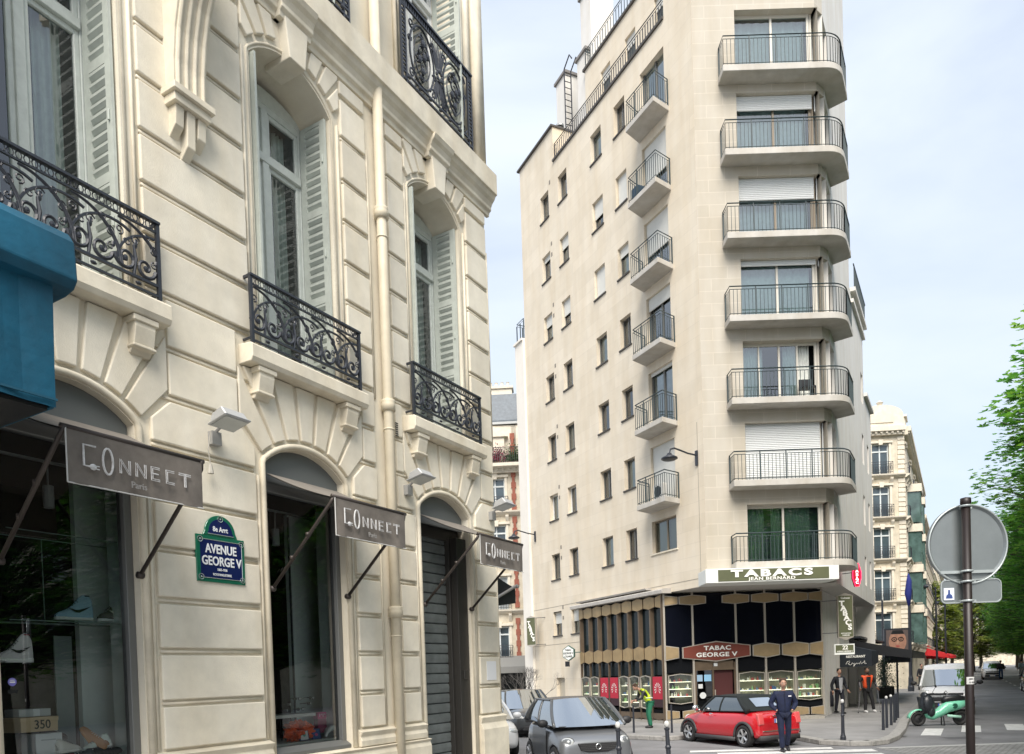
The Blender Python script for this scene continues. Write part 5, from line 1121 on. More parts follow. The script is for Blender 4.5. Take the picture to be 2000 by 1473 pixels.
# houses across the avenue (seen in the shop glass and behind the trees)
OB = thing('opposite_mansion_block', 'pale block behind the avenue trees at the right side', 'building', (0, 0, 0))
e = PW(-6, 34); MO = T3(e[0]+AX.x*230, e[1]+AX.y*230, 0) @ RZ(AV+math.pi); facade(OB, MO, 230, [2.5+6.2*i for i in range(36)], [4.2, 7.7, 11.2, 14.7], 3.5, 18.5, 1.3, 2.3, seed=12, rails=False)
m = MB(); m.push(MO); m.prismx([(0, 18.5), (.6, 20.6), (3.5, 21.2), (3.5, 18.5)], 0, 230); m.pop(); m.build('roof', SLATE, OB)
def cglass(mu_=1.6, ad_=.10, nm='car_glass'):
    m = bpy.data.materials.new(nm); m.use_nodes = True; t = m.node_tree; t.nodes.clear(); o = t.nodes.new('ShaderNodeOutputMaterial'); mix = t.nodes.new('ShaderNodeMixShader')
    d = t.nodes.new('ShaderNodeBsdfDiffuse'); d.inputs[0].default_value = (.02, .028, .028, 1); g = t.nodes.new('ShaderNodeBsdfGlossy'); g.inputs[0].default_value = (.92, .96, 1, 1); g.inputs['Roughness'].default_value = .015
    f = t.nodes.new('ShaderNodeFresnel'); f.inputs[0].default_value = 1.55; u = t.nodes.new('ShaderNodeMath'); u.operation = 'MULTIPLY_ADD'; u.inputs[1].default_value = mu_; u.inputs[2].default_value = ad_; u.use_clamp = True
    t.links.new(f.outputs[0], u.inputs[0]); t.links.new(u.outputs[0], mix.inputs[0]); t.links.new(d.outputs[0], mix.inputs[1]); t.links.new(g.outputs[0], mix.inputs[2]); t.links.new(mix.outputs[0], o.inputs[0]); return m
# ================================================================ vehicles (local +x forward, z up, origin on the ground under the middle)
TYRE = mat('tyre', (.018, .018, .018), .8); RIM = mat('alloy', (.5, .51, .52), .35, metal=.7); PLAS = mat('black_plastic', (.02, .02, .022), .55); CGL = cglass(2.5, .42); SGS = cglass(1.6, .10, 'car_side_glass')
CHR = mat('chromed', (.7, .7, .7), .15, metal=1); LAMPG = mat('headlamp_glass', (.6, .62, .62), .12, spec=.8, metal=.3); RLAMP = mat('tail_lamp', (.35, .01, .01), .2, coat=1); PLW = mat('number_plate', (.75, .75, .72), .5); PLB = mat('plate_blue', (.03, .1, .45), .5)
def wheel(car, x, y, r, w=.19, spokes=5):
    s_ = 1 if y > 0 else -1; m = MB()
    m.lathe([(r*.66, -w/2), (r*.93, -w/2), (r, -w*.35), (r, w*.35), (r*.93, w/2), (r*.66, w/2), (r*.66, -w/2)], (0, 0, 0), 28, ax='y'); o = m.build('wheel', TYRE, car, smooth=True, loc=(x, y, r))
    q = MB(); q.lathe([(r*.68, s_*w*.5), (r*.62, s_*w*.48), (r*.60, s_*w*.2)], (0, 0, 0), 28, ax='y', m=0); q.lathe([(0, s_*w*.1), (r*.6, s_*w*.1)], (0, 0, 0), 20, m=1, ax='y'); q.lathe([(0, s_*w*.46), (r*.12, s_*w*.45), (r*.15, s_*w*.3)], (0, 0, 0), 12, ax='y')
    for k in range(spokes):
        a = 2*math.pi*k/spokes
        q.tube([(r*.1*math.cos(a), s_*w*.36, r*.1*math.sin(a)), (r*.63*math.cos(a), s_*w*.42, r*.63*math.sin(a))], [.028*r/.3, .045*r/.3], 5)
    q.build('rim', [RIM, PLAS], o, smooth=False); return o
def car_body(car, St, mtl, wx, r, hw, name='body'):
    """lofted shell: stations (x, bottom, top, half width[, shoulder]) with round wheel openings"""
    m = MB(); vs = []
    for st in St:
        x, zb, zt, w_ = st[:4]; h = zt-zb; sh = st[4] if len(st) > 4 else .80
        P = [(0, zb), (.82*w_, zb), (.965*w_, zb+.07*h), (w_, zb+.36*h), (.99*w_, zb+.64*h), (.945*w_, zb+.87*h), (sh*w_, zb+.985*h), (0, zb+h*1.03)]
        ring = [(x, y, z) for y, z in P] + [(x, -y, z) for y, z in P[-2:0:-1]]
        vs.append(ring)
    n = len(vs[0]); V = [p for rg in vs for p in rg]; F = []
    for i in range(len(vs)-1):
        for j in range(n): F.append((i*n+j, i*n+(j+1) % n, (i+1)*n+(j+1) % n, (i+1)*n+j))
    F.append(tuple(range(n))[::-1]); F.append(tuple(range((len(vs)-1)*n, len(vs)*n)))
    m.add(V, F); o = m.build(name, [mtl, PLAS], car, smooth=True, sub=2)
    cu = []
    for x in wx:
        c = MB(); c.lathe([(0, -2), (r, -2), (r, 2), (0, 2)], (x, 0, r*.86), 28, ax='y'); cb = c.build('cut', mtl); md = o.modifiers.new('b', 'BOOLEAN'); md.operation = 'DIFFERENCE'; md.object = cb; md.solver = 'EXACT'; cu.append(cb)
        cb.matrix_world = car.matrix_world.copy() if False else Matrix()
    par = o.parent; o.parent = None; o = bake(o); o.parent = par
    for c in cu: bpy.data.objects.remove(c)
    iw = MB()
    for x in wx: iw.bb(x-r, x+r, -hw+.2, hw-.2, .12, r*1.75)
    iw.build('wheel_well', PLAS, car)
    return o
def cabin(car, x0, x1, x2, x3, zb0, zb3, H, wb, wt, paint, roofm, bul=.12, bp=None, frame=None, rear_m=None, H2=None, inset=None):
    H2 = H2 or H
    frame = frame or paint
    ws = lambda t, x, w_, z, b: (x+b*(1-(2*t-1)**2), w_*(1-2*t), z)
    def patch(nm, a, b, ml, nu=8, nv=4, flip=True, arch=0):
        m = MB()
        def fn(u_, v_):
            p = Vector(a(u_))*(1-v_)+Vector(b(u_))*v_; p.z += arch*math.sin(math.pi*v_); return p
        m.grid(fn, nu, nv, flip=flip); return m.build(nm, ml, car, smooth=True)
    A = lambda t: ws(t, x0, wb, zb0, bul); B = lambda t: Vector(ws(t, x1, wt, H, bul*.5)) + Vector((0, 0, .035*(1-(2*t-1)**2)))
    C_ = lambda t: Vector(ws(t, x2, wt, H2, -bul*.3)) + Vector((0, 0, .03*(1-(2*t-1)**2))); D_ = lambda t: ws(t, x3, wb*.97, zb3, -bul*.6)
    patch('windscreen', A, B, CGL); patch('roof', B, C_, roofm, arch=.025); patch('rear_window', C_, D_, rear_m or CGL)
    if inset:
        m = MB(); m.grid(lambda u_, v_: Vector(C_(.22+.56*u_))*(1-(.2+.55*v_))+Vector(D_(.22+.56*u_))*(.2+.55*v_)+Vector((-.02, 0, .012)), 8, 3, flip=True); m.build('rear_pane', inset, car, smooth=True)
    for s_ in (1, -1):
        m = MB(); P = lambda t, v_: None
        def fn(u_, v_):
            bx = x0+(x3-x0)*u_; bz = zb0+(zb3-zb0)*u_; tx = x1+(x2-x1)*u_
            y = wb*(1-v_)+wt*v_+.03*math.sin(math.pi*v_); return (bx*(1-v_)+tx*v_, s_*y, bz*(1-v_)+(H+(H2-H)*u_)*v_)
        m.grid(fn, 8, 4, flip=s_ < 0); m.build('side_window', SGS, car, smooth=True)
        m = MB(); m.tube([fn(0, v/6) for v in range(7)], .035, 6); m.tube([fn(1, v/6) for v in range(7)], [.09, .08, .07, .06, .05, .045, .04], 6)
        m.tube([fn(u/8, 1.0) for u in range(9)], .03, 6)
        for b in (bp or []): m.tube([fn(b, v/6) for v in range(7)], .028, 4)
        m.build('pillar', frame, car, smooth=True)
        m = MB(); m.tube([fn(u/8, 0) for u in range(9)], .014, 5); m.build('window_seal', PLAS, car)
    return
def mirror(car, x, y, z, ml):
    s_ = 1 if y > 0 else -1; m = MB(); m.ell((0, s_*.1, .02), (.07, .12, .085), nu=12, nv=8); m.tube([(0, 0, -.04), (0, -s_*.08, -.08)], .025, 6); m.build('wing_mirror', ml, car, smooth=True, loc=(x, y, z))
def plate(car, x, y, z, words, fwd=1, w_=.52):
    M = T3(x, y, z) @ RZ(R(90) if fwd > 0 else R(-90)); m = MB(); m.push(M); m.bb(-w_/2, w_/2, -.012, 0, -.055, .055, 0); m.bb(-w_/2, -w_/2+.045, -.014, -.011, -.055, .055, 1); m.bb(w_/2-.045, w_/2, -.014, -.011, -.055, .055, 1); m.pop()
    o = m.build('number_plate', [PLW, PLB], car); text('plate_text', words, .095, BLACK, car, M @ T3(0, -.014, 0), .002, .001, sx=.9)

def Hd(az): return R(90-az)      # heading given as compass azimuth from +Y towards +X
# --- small grey two-seater nearest the camera
GREY = mat('matt_grey_paint', (.115, .12, .125), .42, metal=.35, coat=.25); SILV = mat('silver_paint', (.21, .22, .235), .36, metal=.55, coat=.5)
t = thing('city_car', 'small grey two-seat car with round headlamps and dark grille by the stone corner', 'car', (1.38, 16.9, 0), Hd(166))
car_body(t, [(1.36, .34, .60, .60), (1.33, .20, .70, .74), (1.20, .18, .82, .81), (.9, .18, .93, .83), (.5, .18, 1.0, .83), (-.2, .18, 1.03, .83), (-.8, .18, 1.05, .83), (-1.15, .22, 1.05, .80), (-1.3, .35, .98, .72)], SILV, (.93, -.94), .335, .83)
for s_ in (1, -1):
    m = MB(); m.grid(lambda u_, v_: (.50-1.05*u_, s_*(.826+.026*math.sin(math.pi*(.15+.8*v_))), .32+.62*v_), 6, 6, flip=s_ > 0)
    m.build('door', GREY, t, smooth=True)
cabin(t, .92, .22, -.95, -1.2, .98, 1.06, 1.52, .78, .60, GREY, mat('dark_roof', (.05, .05, .055), .35), .17, [.55], frame=GREY)
m = MB(); m.tube([(.98, y, .985) for y in (-.7, -.3, .1)] + [(1.04, .5, .975)], .014, 5); m.build('wiper', PLAS, t)
for s_ in (1, -1):
    m = MB(); m.push(T3(1.215, s_*.60, .665) @ RZ(s_*R(30)) @ Matrix.Rotation(R(-24), 4, 'Y')); m.ell((0, 0, 0), (.09, .165, .125), nu=16, nv=10, m=1); m.ell((.03, 0, 0), (.07, .148, .108), m=0, nu=16, nv=10); m.ell((.055, 0, 0), (.05, .118, .084), m=2); m.ell((.09, .03, 0), (.02, .035, .035), m=0); m.pop(); m.build('headlamp', [LAMPG, PLAS, mat('lamp_lens', (.15, .16, .17), .05, spec=1)], t, smooth=True)
    m = MB(); m.ell((1.345, s_*.5, .33), (.05, .07, .04)); m.build('fog_lamp', LAMPG, t, smooth=True)
m = MB(); m.prismx([(-.43, .66), (.43, .66), (.37, .52), (.2, .47), (-.2, .47), (-.37, .52)], 1.28, 1.385); m.build('grille', PLAS, t, bevel=.02, seg=2)
m = MB()
for z in (.51, .545, .58, .615, .645): m.bb(1.384, 1.39, -.38, .38, z, z+.008)
m.build('grille_mesh', mat('grille_grey', (.06, .06, .06), .5), t)
m = MB(); m.tube([(1.40, .055*math.cos(R(a)), .585+.055*math.sin(R(a))) for a in range(0, 360, 24)], .014, 6, closed=True); m.build('badge', CHR, t, smooth=True)
plate(t, 1.40, 0, .36, 'FW-420-HV'); mirror(t, .62, .84, 1.03, PLAS); mirror(t, .62, -.84, 1.03, PLAS)
for x in (.93, -.94):
    for y in (.73, -.73): wheel(t, x, y, .295)
# --- white hatchback and dark car behind it
def plain_car(nm, lab, loc, az, paint, L=4.0, W=.87, H=1.45, grp=None, cat='car', front='dark', seed=0):
    t = thing(nm, lab, cat, loc, Hd(az), grp); h = L/2
    car_body(t, [(h, .42, .66, W*.62), (h-.08, .24, .76, W*.86), (h-.4, .2, .86, W*.98), (h-1.0, .2, .95, W), (0, .19, .96, W), (-h+.8, .2, .98, W), (-h+.2, .25, .98, W*.93), (-h+.02, .4, .9, W*.8)], paint, (h-.82, -h+.72), .36, W)
    cabin(t, h-1.05, h-1.85, -h+.75, -h+.18, .93, .98, H-.03, W*.93, W*.73, paint, paint, .14, [.5])
    for s_ in (1, -1):
        m = MB(); m.push(T3(h-.16, s_*W*.72, .68) @ RZ(s_*R(28))); m.ell((0, 0, 0), (.1, .17, .075)); m.pop(); m.build('headlamp', LAMPG, t, smooth=True)
        m = MB(); m.ell((-h+.1, s_*W*.82, .78), (.07, .1, .13)); m.build('tail_lamp', RLAMP, t, smooth=True)
        mirror(t, h-1.25, s_*W, 1.0, paint)
    m = MB(); m.bb(h-.06, h+.01, -W*.5, W*.5, .52, .66); m.bb(h-.08, h, -W*.6, W*.6, .24, .38); m.build('grille', PLAS, t, bevel=.02)
    m = MB(); m.lathe([(0, h+.02), (.05, h+.02)], (0, 0, .6), 12, ax='x'); m.build('badge', CHR, t)
    plate(t, h+.02, 0, .44, ''); plate(t, -h-.0, 0, .62, '', -1)
    for x in (h-.82, -h+.72):
        for y in (W-.1, -W+.1): wheel(t, x, y, .32)
    return t
CW = mat('white_car_paint', (.72, .73, .74), .25, coat=.6); CD = mat('black_car_paint', (.015, .017, .02), .2, coat=.8); CG = mat('dark_grey_paint', (.06, .065, .07), .3, metal=.4, coat=.6)
plain_car('white_car', 'white hatchback half hidden between the stone corner and the grey two-seater', (-.95, 21.0, 0), 170, CW, W=.85)
plain_car('dark_car', 'dark parked car with a pale roof line behind the white hatchback in the side street', (.35, 27.2, 0), 166, CG, H=1.55)
# --- red soft-top
REDP = mat('red_car_paint', (.48, .008, .016), .22, coat=1.0, spec=.6); SOFT = mat('soft_top', (.008, .012, .013), .9, bump=.1)
MCx = Vector((6.07, 19.95)); hd = Vector((-math.cos(R(67)), math.sin(R(67)))); rt = Vector((hd.y, -hd.x))
cen = MCx + hd*1.235 + rt*.71
t = thing('red_convertible', 'red small car with a closed black soft top behind the man in navy', 'car', (cen.x, cen.y, 0), math.atan2(hd.y, hd.x))
car_body(t, [(1.83, .36, .60, .50), (1.76, .22, .74, .66), (1.5, .18, .84, .78), (1.0, .17, .93, .82), (.5, .17, .96, .835), (-.5, .17, .98, .84), (-1.1, .18, .99, .835), (-1.5, .2, .96, .80), (-1.72, .26, .88, .74), (-1.80, .34, .70, .68)], REDP, (1.235, -1.235), .345, .84)
cabin(t, .72, .22, -.78, -1.36, .94, .98, 1.37, .74, .59, SOFT, SOFT, .12, [.42], frame=SOFT, rear_m=SOFT, H2=1.36, inset=CGL); t.scale = (.95, .96, .96)
m = MB()
for x in (1.235, -1.235):
    for s_ in (1, -1): m.tube([(x+.375*math.cos(R(a)), s_*.81, .30+.375*math.sin(R(a))) for a in range(-5, 186, 12)], .04, 6)
for s_ in (1, -1): m.bb(-.9, .9, min(s_*.79, s_*.84), max(s_*.79, s_*.84), .16, .27)
m.bb(-1.8, -1.5, -.66, .66, .2, .33); m.build('arch_trim', mat('grey_plastic', (.045, .045, .047), .6), t, smooth=True)
for s_ in (1, -1):
    m = MB(); m.push(T3(-1.705, s_*.63, .78) @ Matrix.Rotation(R(12), 4, 'Y')); m.bb(-.06, .04, -.09, .09, -.17, .14); m.pop(); m.build('tail_lamp', mat('tail_lamp_pink', (.62, .10, .10), .2, coat=1), t, bevel=.03, seg=3)
    m = MB(); m.ell((1.55, s_*.56, .68), (.12, .14, .13)); m.build('headlamp', LAMPG, t, smooth=True)
    m = MB(); m.ell((.1, s_*.855, .88), (.08, .02, .02)); m.build('door_handle', CHR, t, smooth=True)
    mirror(t, .68, s_*.84, 1.02, CHR)
m = MB(); m.bb(-1.815, -1.77, -.62, .62, .44, .465); m.bb(-1.80, -1.75, -.25, .25, .84, .87); m.build('chrome_strip', CHR, t, bevel=.005)
plate(t, -1.80, 0, .72, '', -1, .46)
m = MB(); m.tube([(-1.7, -.12, .2), (-1.86, -.12, .2)], .04, 10); m.tube([(-1.7, .12, .2), (-1.86, .12, .2)], .04, 10); m.build('exhaust', CHR, t)
for x in (1.235, -1.235):
    for y in (.74, -.74): wheel(t, x, y, .305, .185)
# --- white van facing the camera, behind the scooter
def van(nm, lab, loc, paint, detail=True, grp=None, H=1.96, W=.95, words=''):
    t = thing(nm, lab, 'van', loc, AV+math.pi, grp)
    car_body(t, [(2.42, .45, .72, W*.66), (2.36, .24, .86, W*.86), (2.2, .2, 1.0, W*.96), (1.75, .2, 1.14, W), (1.3, .2, 1.18, W), (0, .2, 1.2, W), (-2.2, .2, 1.2, W), (-2.38, .25, 1.2, W*.97)], paint, (1.6, -1.6), .38, W)
    ws = MB()
    def fn(u_, v_): y = (W*.93*(1-v_)+W*.80*v_)*(1-2*u_); return (1.72-.72*v_+.18*(1-(2*u_-1)**2)*(1-v_*.4), y, 1.10+(H-.22-1.10)*v_)
    ws.grid(fn, 10, 5, flip=True); ws.build('windscreen', CGL, t, smooth=True)
    r = MB()
    r.grid(lambda u_, v_: (1.0-3.35*v_+.1*(1-(2*u_-1)**2)*(1-v_), (W*.82)*(1-2*u_), H-.22+.22*min(1, (v_*12))**.5*(1-.25*abs(2*u_-1)**4)), 10, 14); r.bb(-2.36, -2.34, -W*.82, W*.82, 1.1, H-.1)
    for s_ in (1, -1): r.grid(lambda u_, v_: (1.72-.72*v_*(1 if u_ < .01 else 1-u_*0)-4.08*u_+(.72*v_*u_), s_*(W*.94*(1-v_)+W*.82*v_), 1.10+(H-.14-1.1)*v_-.08*(1-u_)*v_), 8, 4, flip=s_ > 0)
    r.build('roof_and_sides', paint, t, smooth=True)
    for s_ in (1, -1):
        m = MB(); m.add([(1.55, s_*(W*.945), 1.15), (.65, s_*(W*.945), 1.15), (.65, s_*(W*.85), 1.66), (1.1, s_*(W*.85), 1.66)], [(0, 1, 2, 3)] if s_ > 0 else [(3, 2, 1, 0)]); m.build('side_window', SGS, t)
        m = MB(); m.tube([fn(0 if s_ > 0 else 1, v/6) for v in range(7)], .05, 6); m.build('pillar', paint, t, smooth=True)
        m = MB(); m.push(T3(2.16, s_*W*.76, .86) @ RZ(s_*R(30)) @ Matrix.Rotation(R(-20), 4, 'Y')); m.ell((0, 0, 0), (.1, .21, .14)); m.pop(); m.build('headlamp', LAMPG, t, smooth=True)
        mirror(t, 1.35, s_*(W+.08), 1.2, PLAS)
    m = MB(); m.bb(2.3, 2.44, -W*.62, W*.62, .78, .85); m.bb(2.32, 2.46, -W*.66, W*.66, .55, .70); m.bb(2.34, 2.47, -W*.72, W*.72, .3, .5); m.build('grille', PLAS, t, bevel=.02)
    m = MB(); m.bb(2.43, 2.455, -W*.55, W*.55, .735, .75); m.tube([(2.47, 0, .74), (2.47, .07, .84), (2.47, 0, .94), (2.47, -.07, .84)], .016, 4, closed=True); m.build('badge', CHR, t)
    m = MB(); m.tube([(1.86, -.7, 1.1), (1.98, -.1, 1.12), (1.9, .6, 1.1)], .014, 5); m.build('wiper', PLAS, t)
    plate(t, 2.475, 0, .4, words)
    for x in (1.6, -1.6):
        for y in (W-.1, -W+.1): wheel(t, x, y, .34, .2)
    return t
c_ = Vector((16.55, 29.3, 0)) + AX*2.3
van('white_van', 'white van parked at the kerb facing the camera behind the mint scooter', c_, CW)
c_ = Vector((47.9, 76.5, 0))+AX*2.2
van('distant_van', 'white van far down the avenue with two people in front of it', c_, CW, H=1.85, W=.9)
plain_car('black_car', 'black car cut by the right side of the photo, under the avenue trees', (32.2, 46.9, 0), 210.4, CD, H=1.55)
for i, (u, wd, p, lab) in enumerate(((78, 14.6, CG, 'first dark car parked beyond the black car under the trees'), (86, 14.6, CW, 'pale car parked under the trees beyond the road sign'), (112, 6.2, CD, 'black car parked far off left of the distant van'), (119, 6.2, CG, 'grey car parked farthest off left of the distant van'))):
    plain_car('parked_car', lab, PW(u, wd), 210.4, p, grp='cars parked along the avenue')
# --- mint scooter
MINT = mat('mint_plastic', (.20, .62, .42), .35, coat=.5); MINTD = mat('mint_pale', (.42, .72, .58), .45)
t = thing('electric_scooter', 'mint green electric scooter with a black cover over its front, parked before the white van', 'scooter', (13.72, 24.7, 0), R(180-2))
for x in (.66, -.66):
    m = MB(); m.lathe([(.15, -.055), (.215, -.05), (.235, 0), (.215, .05), (.15, .055), (.15, -.055)], (x, 0, .235), 24, ax='y'); o = m.build('wheel', TYRE, t, smooth=True)
    m = MB(); m.lathe([(.15, .04), (.13, .03), (.05, .05), (0, .05)], (x, 0, .235), 16, ax='y'); m.lathe([(.15, -.04), (.13, -.03), (.05, -.05), (0, -.05)], (x, 0, .235), 16, ax='y'); m.build('hub', PLAS, o)
m = MB(); m.grid(lambda u_, v_: (.66+.33*math.cos(math.pi*(.02+.85*u_)), .09*(1-2*v_), .24+.30*math.sin(math.pi*(.02+.85*u_))+.02*math.sin(math.pi*v_)), 12, 4); o = m.build('front_mudguard', MINT, t, smooth=True); sm = o.modifiers.new('s', 'SOLIDIFY'); sm.thickness = .03
m = MB(); m.tube([(-.85, 0, .72), (-.6, 0, .66), (-.25, 0, .60), (.0, 0, .42), (.22, 0, .30), (.35, 0, .34), (.42, 0, .6), (.36, 0, .9)], [.10, .17, .19, .15, .12, .13, .13, .09], 12); m.build('body', MINT, t, smooth=True)
m = MB(); m.tube([(-.86, 0, .84), (-.6, 0, .86), (-.2, 0, .84), (-.08, 0, .78)], [.07, .12, .12, .06], 10); m.build('seat', BLACK, t, smooth=True)
m = MB(); m.tube([(.36, 0, .9), (.33, 0, 1.05)], .035, 8); m.tube([(.30, -.3, 1.06), (.34, 0, 1.03), (.30, .3, 1.06)], .017, 8); m.tube([(.66, .09, .24), (.5, .08, .55), (.4, .03, .8)], .022, 6); m.tube([(.32, .2, 1.05), (.25, .3, 1.25)], .008, 5); m.ell((.25, .31, 1.28), (.02, .06, .045)); m.build('handlebar', PLAS, t, smooth=True)
m = MB(); m.tube([(-.1, .06, .3), (-.12, .1, .02)], .02, 6); m.tube([(-.1, -.06, .3), (-.12, -.1, .02)], .02, 6); m.tube([(-.12, -.11, .02), (-.12, .11, .02)], .015, 6); m.build('stand', PLAS, t)
m = MB(); m.tube([(-.2, .12, .32), (-.62, .12, .27)], .045, 8); m.build('motor_cover', MINTD, t, smooth=True)
m = MB(); m.lathe([(0, .185), (.085, .178)], (-.42, 0, .63), 20, ax='y'); m.build('badge', mat('badge_green', (.01, .08, .05), .5), t)
m = MB()
for s_ in (1, -1): m.grid(lambda u_, v_: ((.46-.05*v_)+(.30-.24*v_)*(u_-.5)*(1+.6*v_), s_*(.20-.05*math.cos(3.1*(u_-.5)))+.012*math.sin(u_*14), .92-.55*v_+.03*math.sin(u_*9)), 10, 8, flip=s_ > 0)
m.ell((.40, 0, .70), (.24, .24, .34)); m.ell((.30, 0, .48), (.16, .22, .22)); m.ell((.46, 0, .98), (.1, .16, .12)); m.build('leg_cover', mat('black_vinyl', (.02, .024, .03), .35, bump=.3, bscale=20), t, smooth=True)
# --- hire bicycle on the pavement
t = thing('hire_bicycle', 'teal and green hire bicycle standing beyond the row of posts', 'bicycle', PW(60.0, .0+5.4), AV+R(160)); TEAL = mat('teal_paint', (.03, .32, .26), .35)
for x in (.55, -.55):
    m = MB(); m.tube([(x+.32*math.cos(R(a)), 0, .34+.32*math.sin(R(a))) for a in range(0, 360, 15)], .022, 6, closed=True); o = m.build('wheel', TYRE, t); m = MB()
    for a in range(0, 360, 30): m.tube([(x, 0, .34), (x+.31*math.cos(R(a)), 0, .34+.31*math.sin(R(a)))], .003, 3)
    m.build('spokes', CHR, o)
m = MB(); m.tube([(.55, 0, .34), (.42, 0, .9), (.38, 0, 1.05)], .025, 6); m.tube([(.42, 0, .8), (.0, 0, .35), (-.2, 0, .85)], .03, 6); m.tube([(-.55, 0, .34), (0, 0, .35)], .02, 6); m.bb(-.8, -.3, -.1, .1, .62, .7); m.build('frame', TEAL, t)
m = MB(); m.tube([(.34, -.28, 1.08), (.38, 0, 1.04), (.34, .28, 1.08)], .015, 6); m.ell((-.22, 0, .93), (.13, .08, .04)); m.build('handlebar', PLAS, t)
m = MB(); m.bb(.5, .85, -.18, .18, .8, 1.02); m.build('basket', mat('green_basket', (.02, .2, .1), .5), t)
# ================================================================ people (local: facing -y, z up, origin between the feet)
SKIN = mat('skin', (.42, .24, .17), .55); SKIN2 = mat('skin_brown', (.20, .105, .065), .55)
def skinmesh(name, P, E, ml, parent, sub=2, root=0):
    """P: {key:(x,y,z,rx,ry)}; E: pairs of keys; one continuous tapered surface"""
    ks = list(P); ix = {k: i for i, k in enumerate(ks)}; me = bpy.data.meshes.new(name); me.from_pydata([P[k][:3] for k in ks], [(ix[a], ix[b]) for a, b in E], [])
    o = bpy.data.objects.new(name, me); COL.objects.link(o); md = o.modifiers.new('skin', 'SKIN'); md.use_smooth_shade = True
    sv = me.skin_vertices[0].data if me.skin_vertices else None
    if sv is None:
        bm = bmesh.new(); bm.from_mesh(me); bm.verts.layers.skin.verify(); bm.to_mesh(me); bm.free(); sv = me.skin_vertices[0].data
    for k in ks: sv[ix[k]].radius = (P[k][3], P[k][4] if len(P[k]) > 4 else P[k][3])
    sv[root].use_root = True
    s = o.modifiers.new('s', 'SUBSURF'); s.levels = sub; s.render_levels = sub
    bake(o); me = o.data; me.materials.clear(); me.materials.append(ml if not isinstance(ml, list) else ml[0])
    me.polygons.foreach_set('use_smooth', [True]*len(me.polygons)); o.parent = parent; return o
def hand(m, w_, d, s_=1):
    """palm, four curled fingers of unequal length, thumb off the side"""
    w_ = Vector(w_); d = Vector(d).normalized(); side = Vector((0, 1, 0)).cross(d); side = side.normalized() if side.length > .1 else Vector((1, 0, 0)); nrm = d.cross(side).normalized()
    m.tube([w_-d*.01, w_+d*.03, w_+d*.085], [.026, .036, .033], 8)
    for k, L in enumerate((.062, .075, .07, .055)):
        b = w_+d*.08+nrm*(-.03+.02*k); m.tube([b, b+d*L*.5+side*.008*s_, b+d*L*.85+side*.028*s_, b+d*L*.9+side*.04*s_], [.0095, .009, .008, .006], 6)
    b = w_+d*.03-nrm*.03; m.tube([b, b-nrm*.025+d*.03, b-nrm*.022+d*.06+side*.01*s_], [.012, .011, .008], 6)
def head(m, c, az=0, tilt=0, sk=0):
    """skull, jaw, nose, ears, brows, eyes, lips; face towards -y"""
    m.push(T3(*c) @ RZ(az) @ Matrix.Rotation(tilt, 4, 'X'))
    def hf(u_, v_):
        th = 2*math.pi*u_; ph = math.pi*v_; z = .118*math.cos(ph); r = math.sin(ph)**.9
        jaw = 1-.28*max(0, -z/.118)**1.5; x = .076*r*math.cos(th)*jaw; y = .096*r*math.sin(th)*(jaw if math.sin(th) > 0 else 1-.12*max(0, -z/.118)); return (x, y+.01*(z > 0)*z, z)
    m.grid(hf, 20, 14, sk, flip=True)
    m.tube([(0, -.088, .025), (0, -.108, -.012), (0, -.112, -.022), (0, -.095, -.03)], [.008, .012, .014, .008], 6, sk)
    for s_ in (-1, 1):
        m.ell((s_*.078, .008, -.002), (.01, .02, .03), sk, 8, 6); m.ell((s_*.029, -.086, .016), (.012, .008, .006), 2, 8, 5); m.ell((s_*.029, -.092, .016), (.005, .004, .005), 3, 6, 4)
        m.tube([(s_*.012, -.093, .033), (s_*.03, -.093, .038), (s_*.046, -.083, .032)], .0045, 5, 3)
    m.tube([(-.022, -.088, -.052), (0, -.096, -.05), (.022, -.088, -.052)], [.003, .006, .003], 5, 4)
    m.pop()
FACEM = lambda sk: [sk, sk, mat('eye_white', (.7, .68, .65), .3), mat('eye_dark', (.03, .02, .015), .4), mat('lips', (.3, .11, .09), .5)]
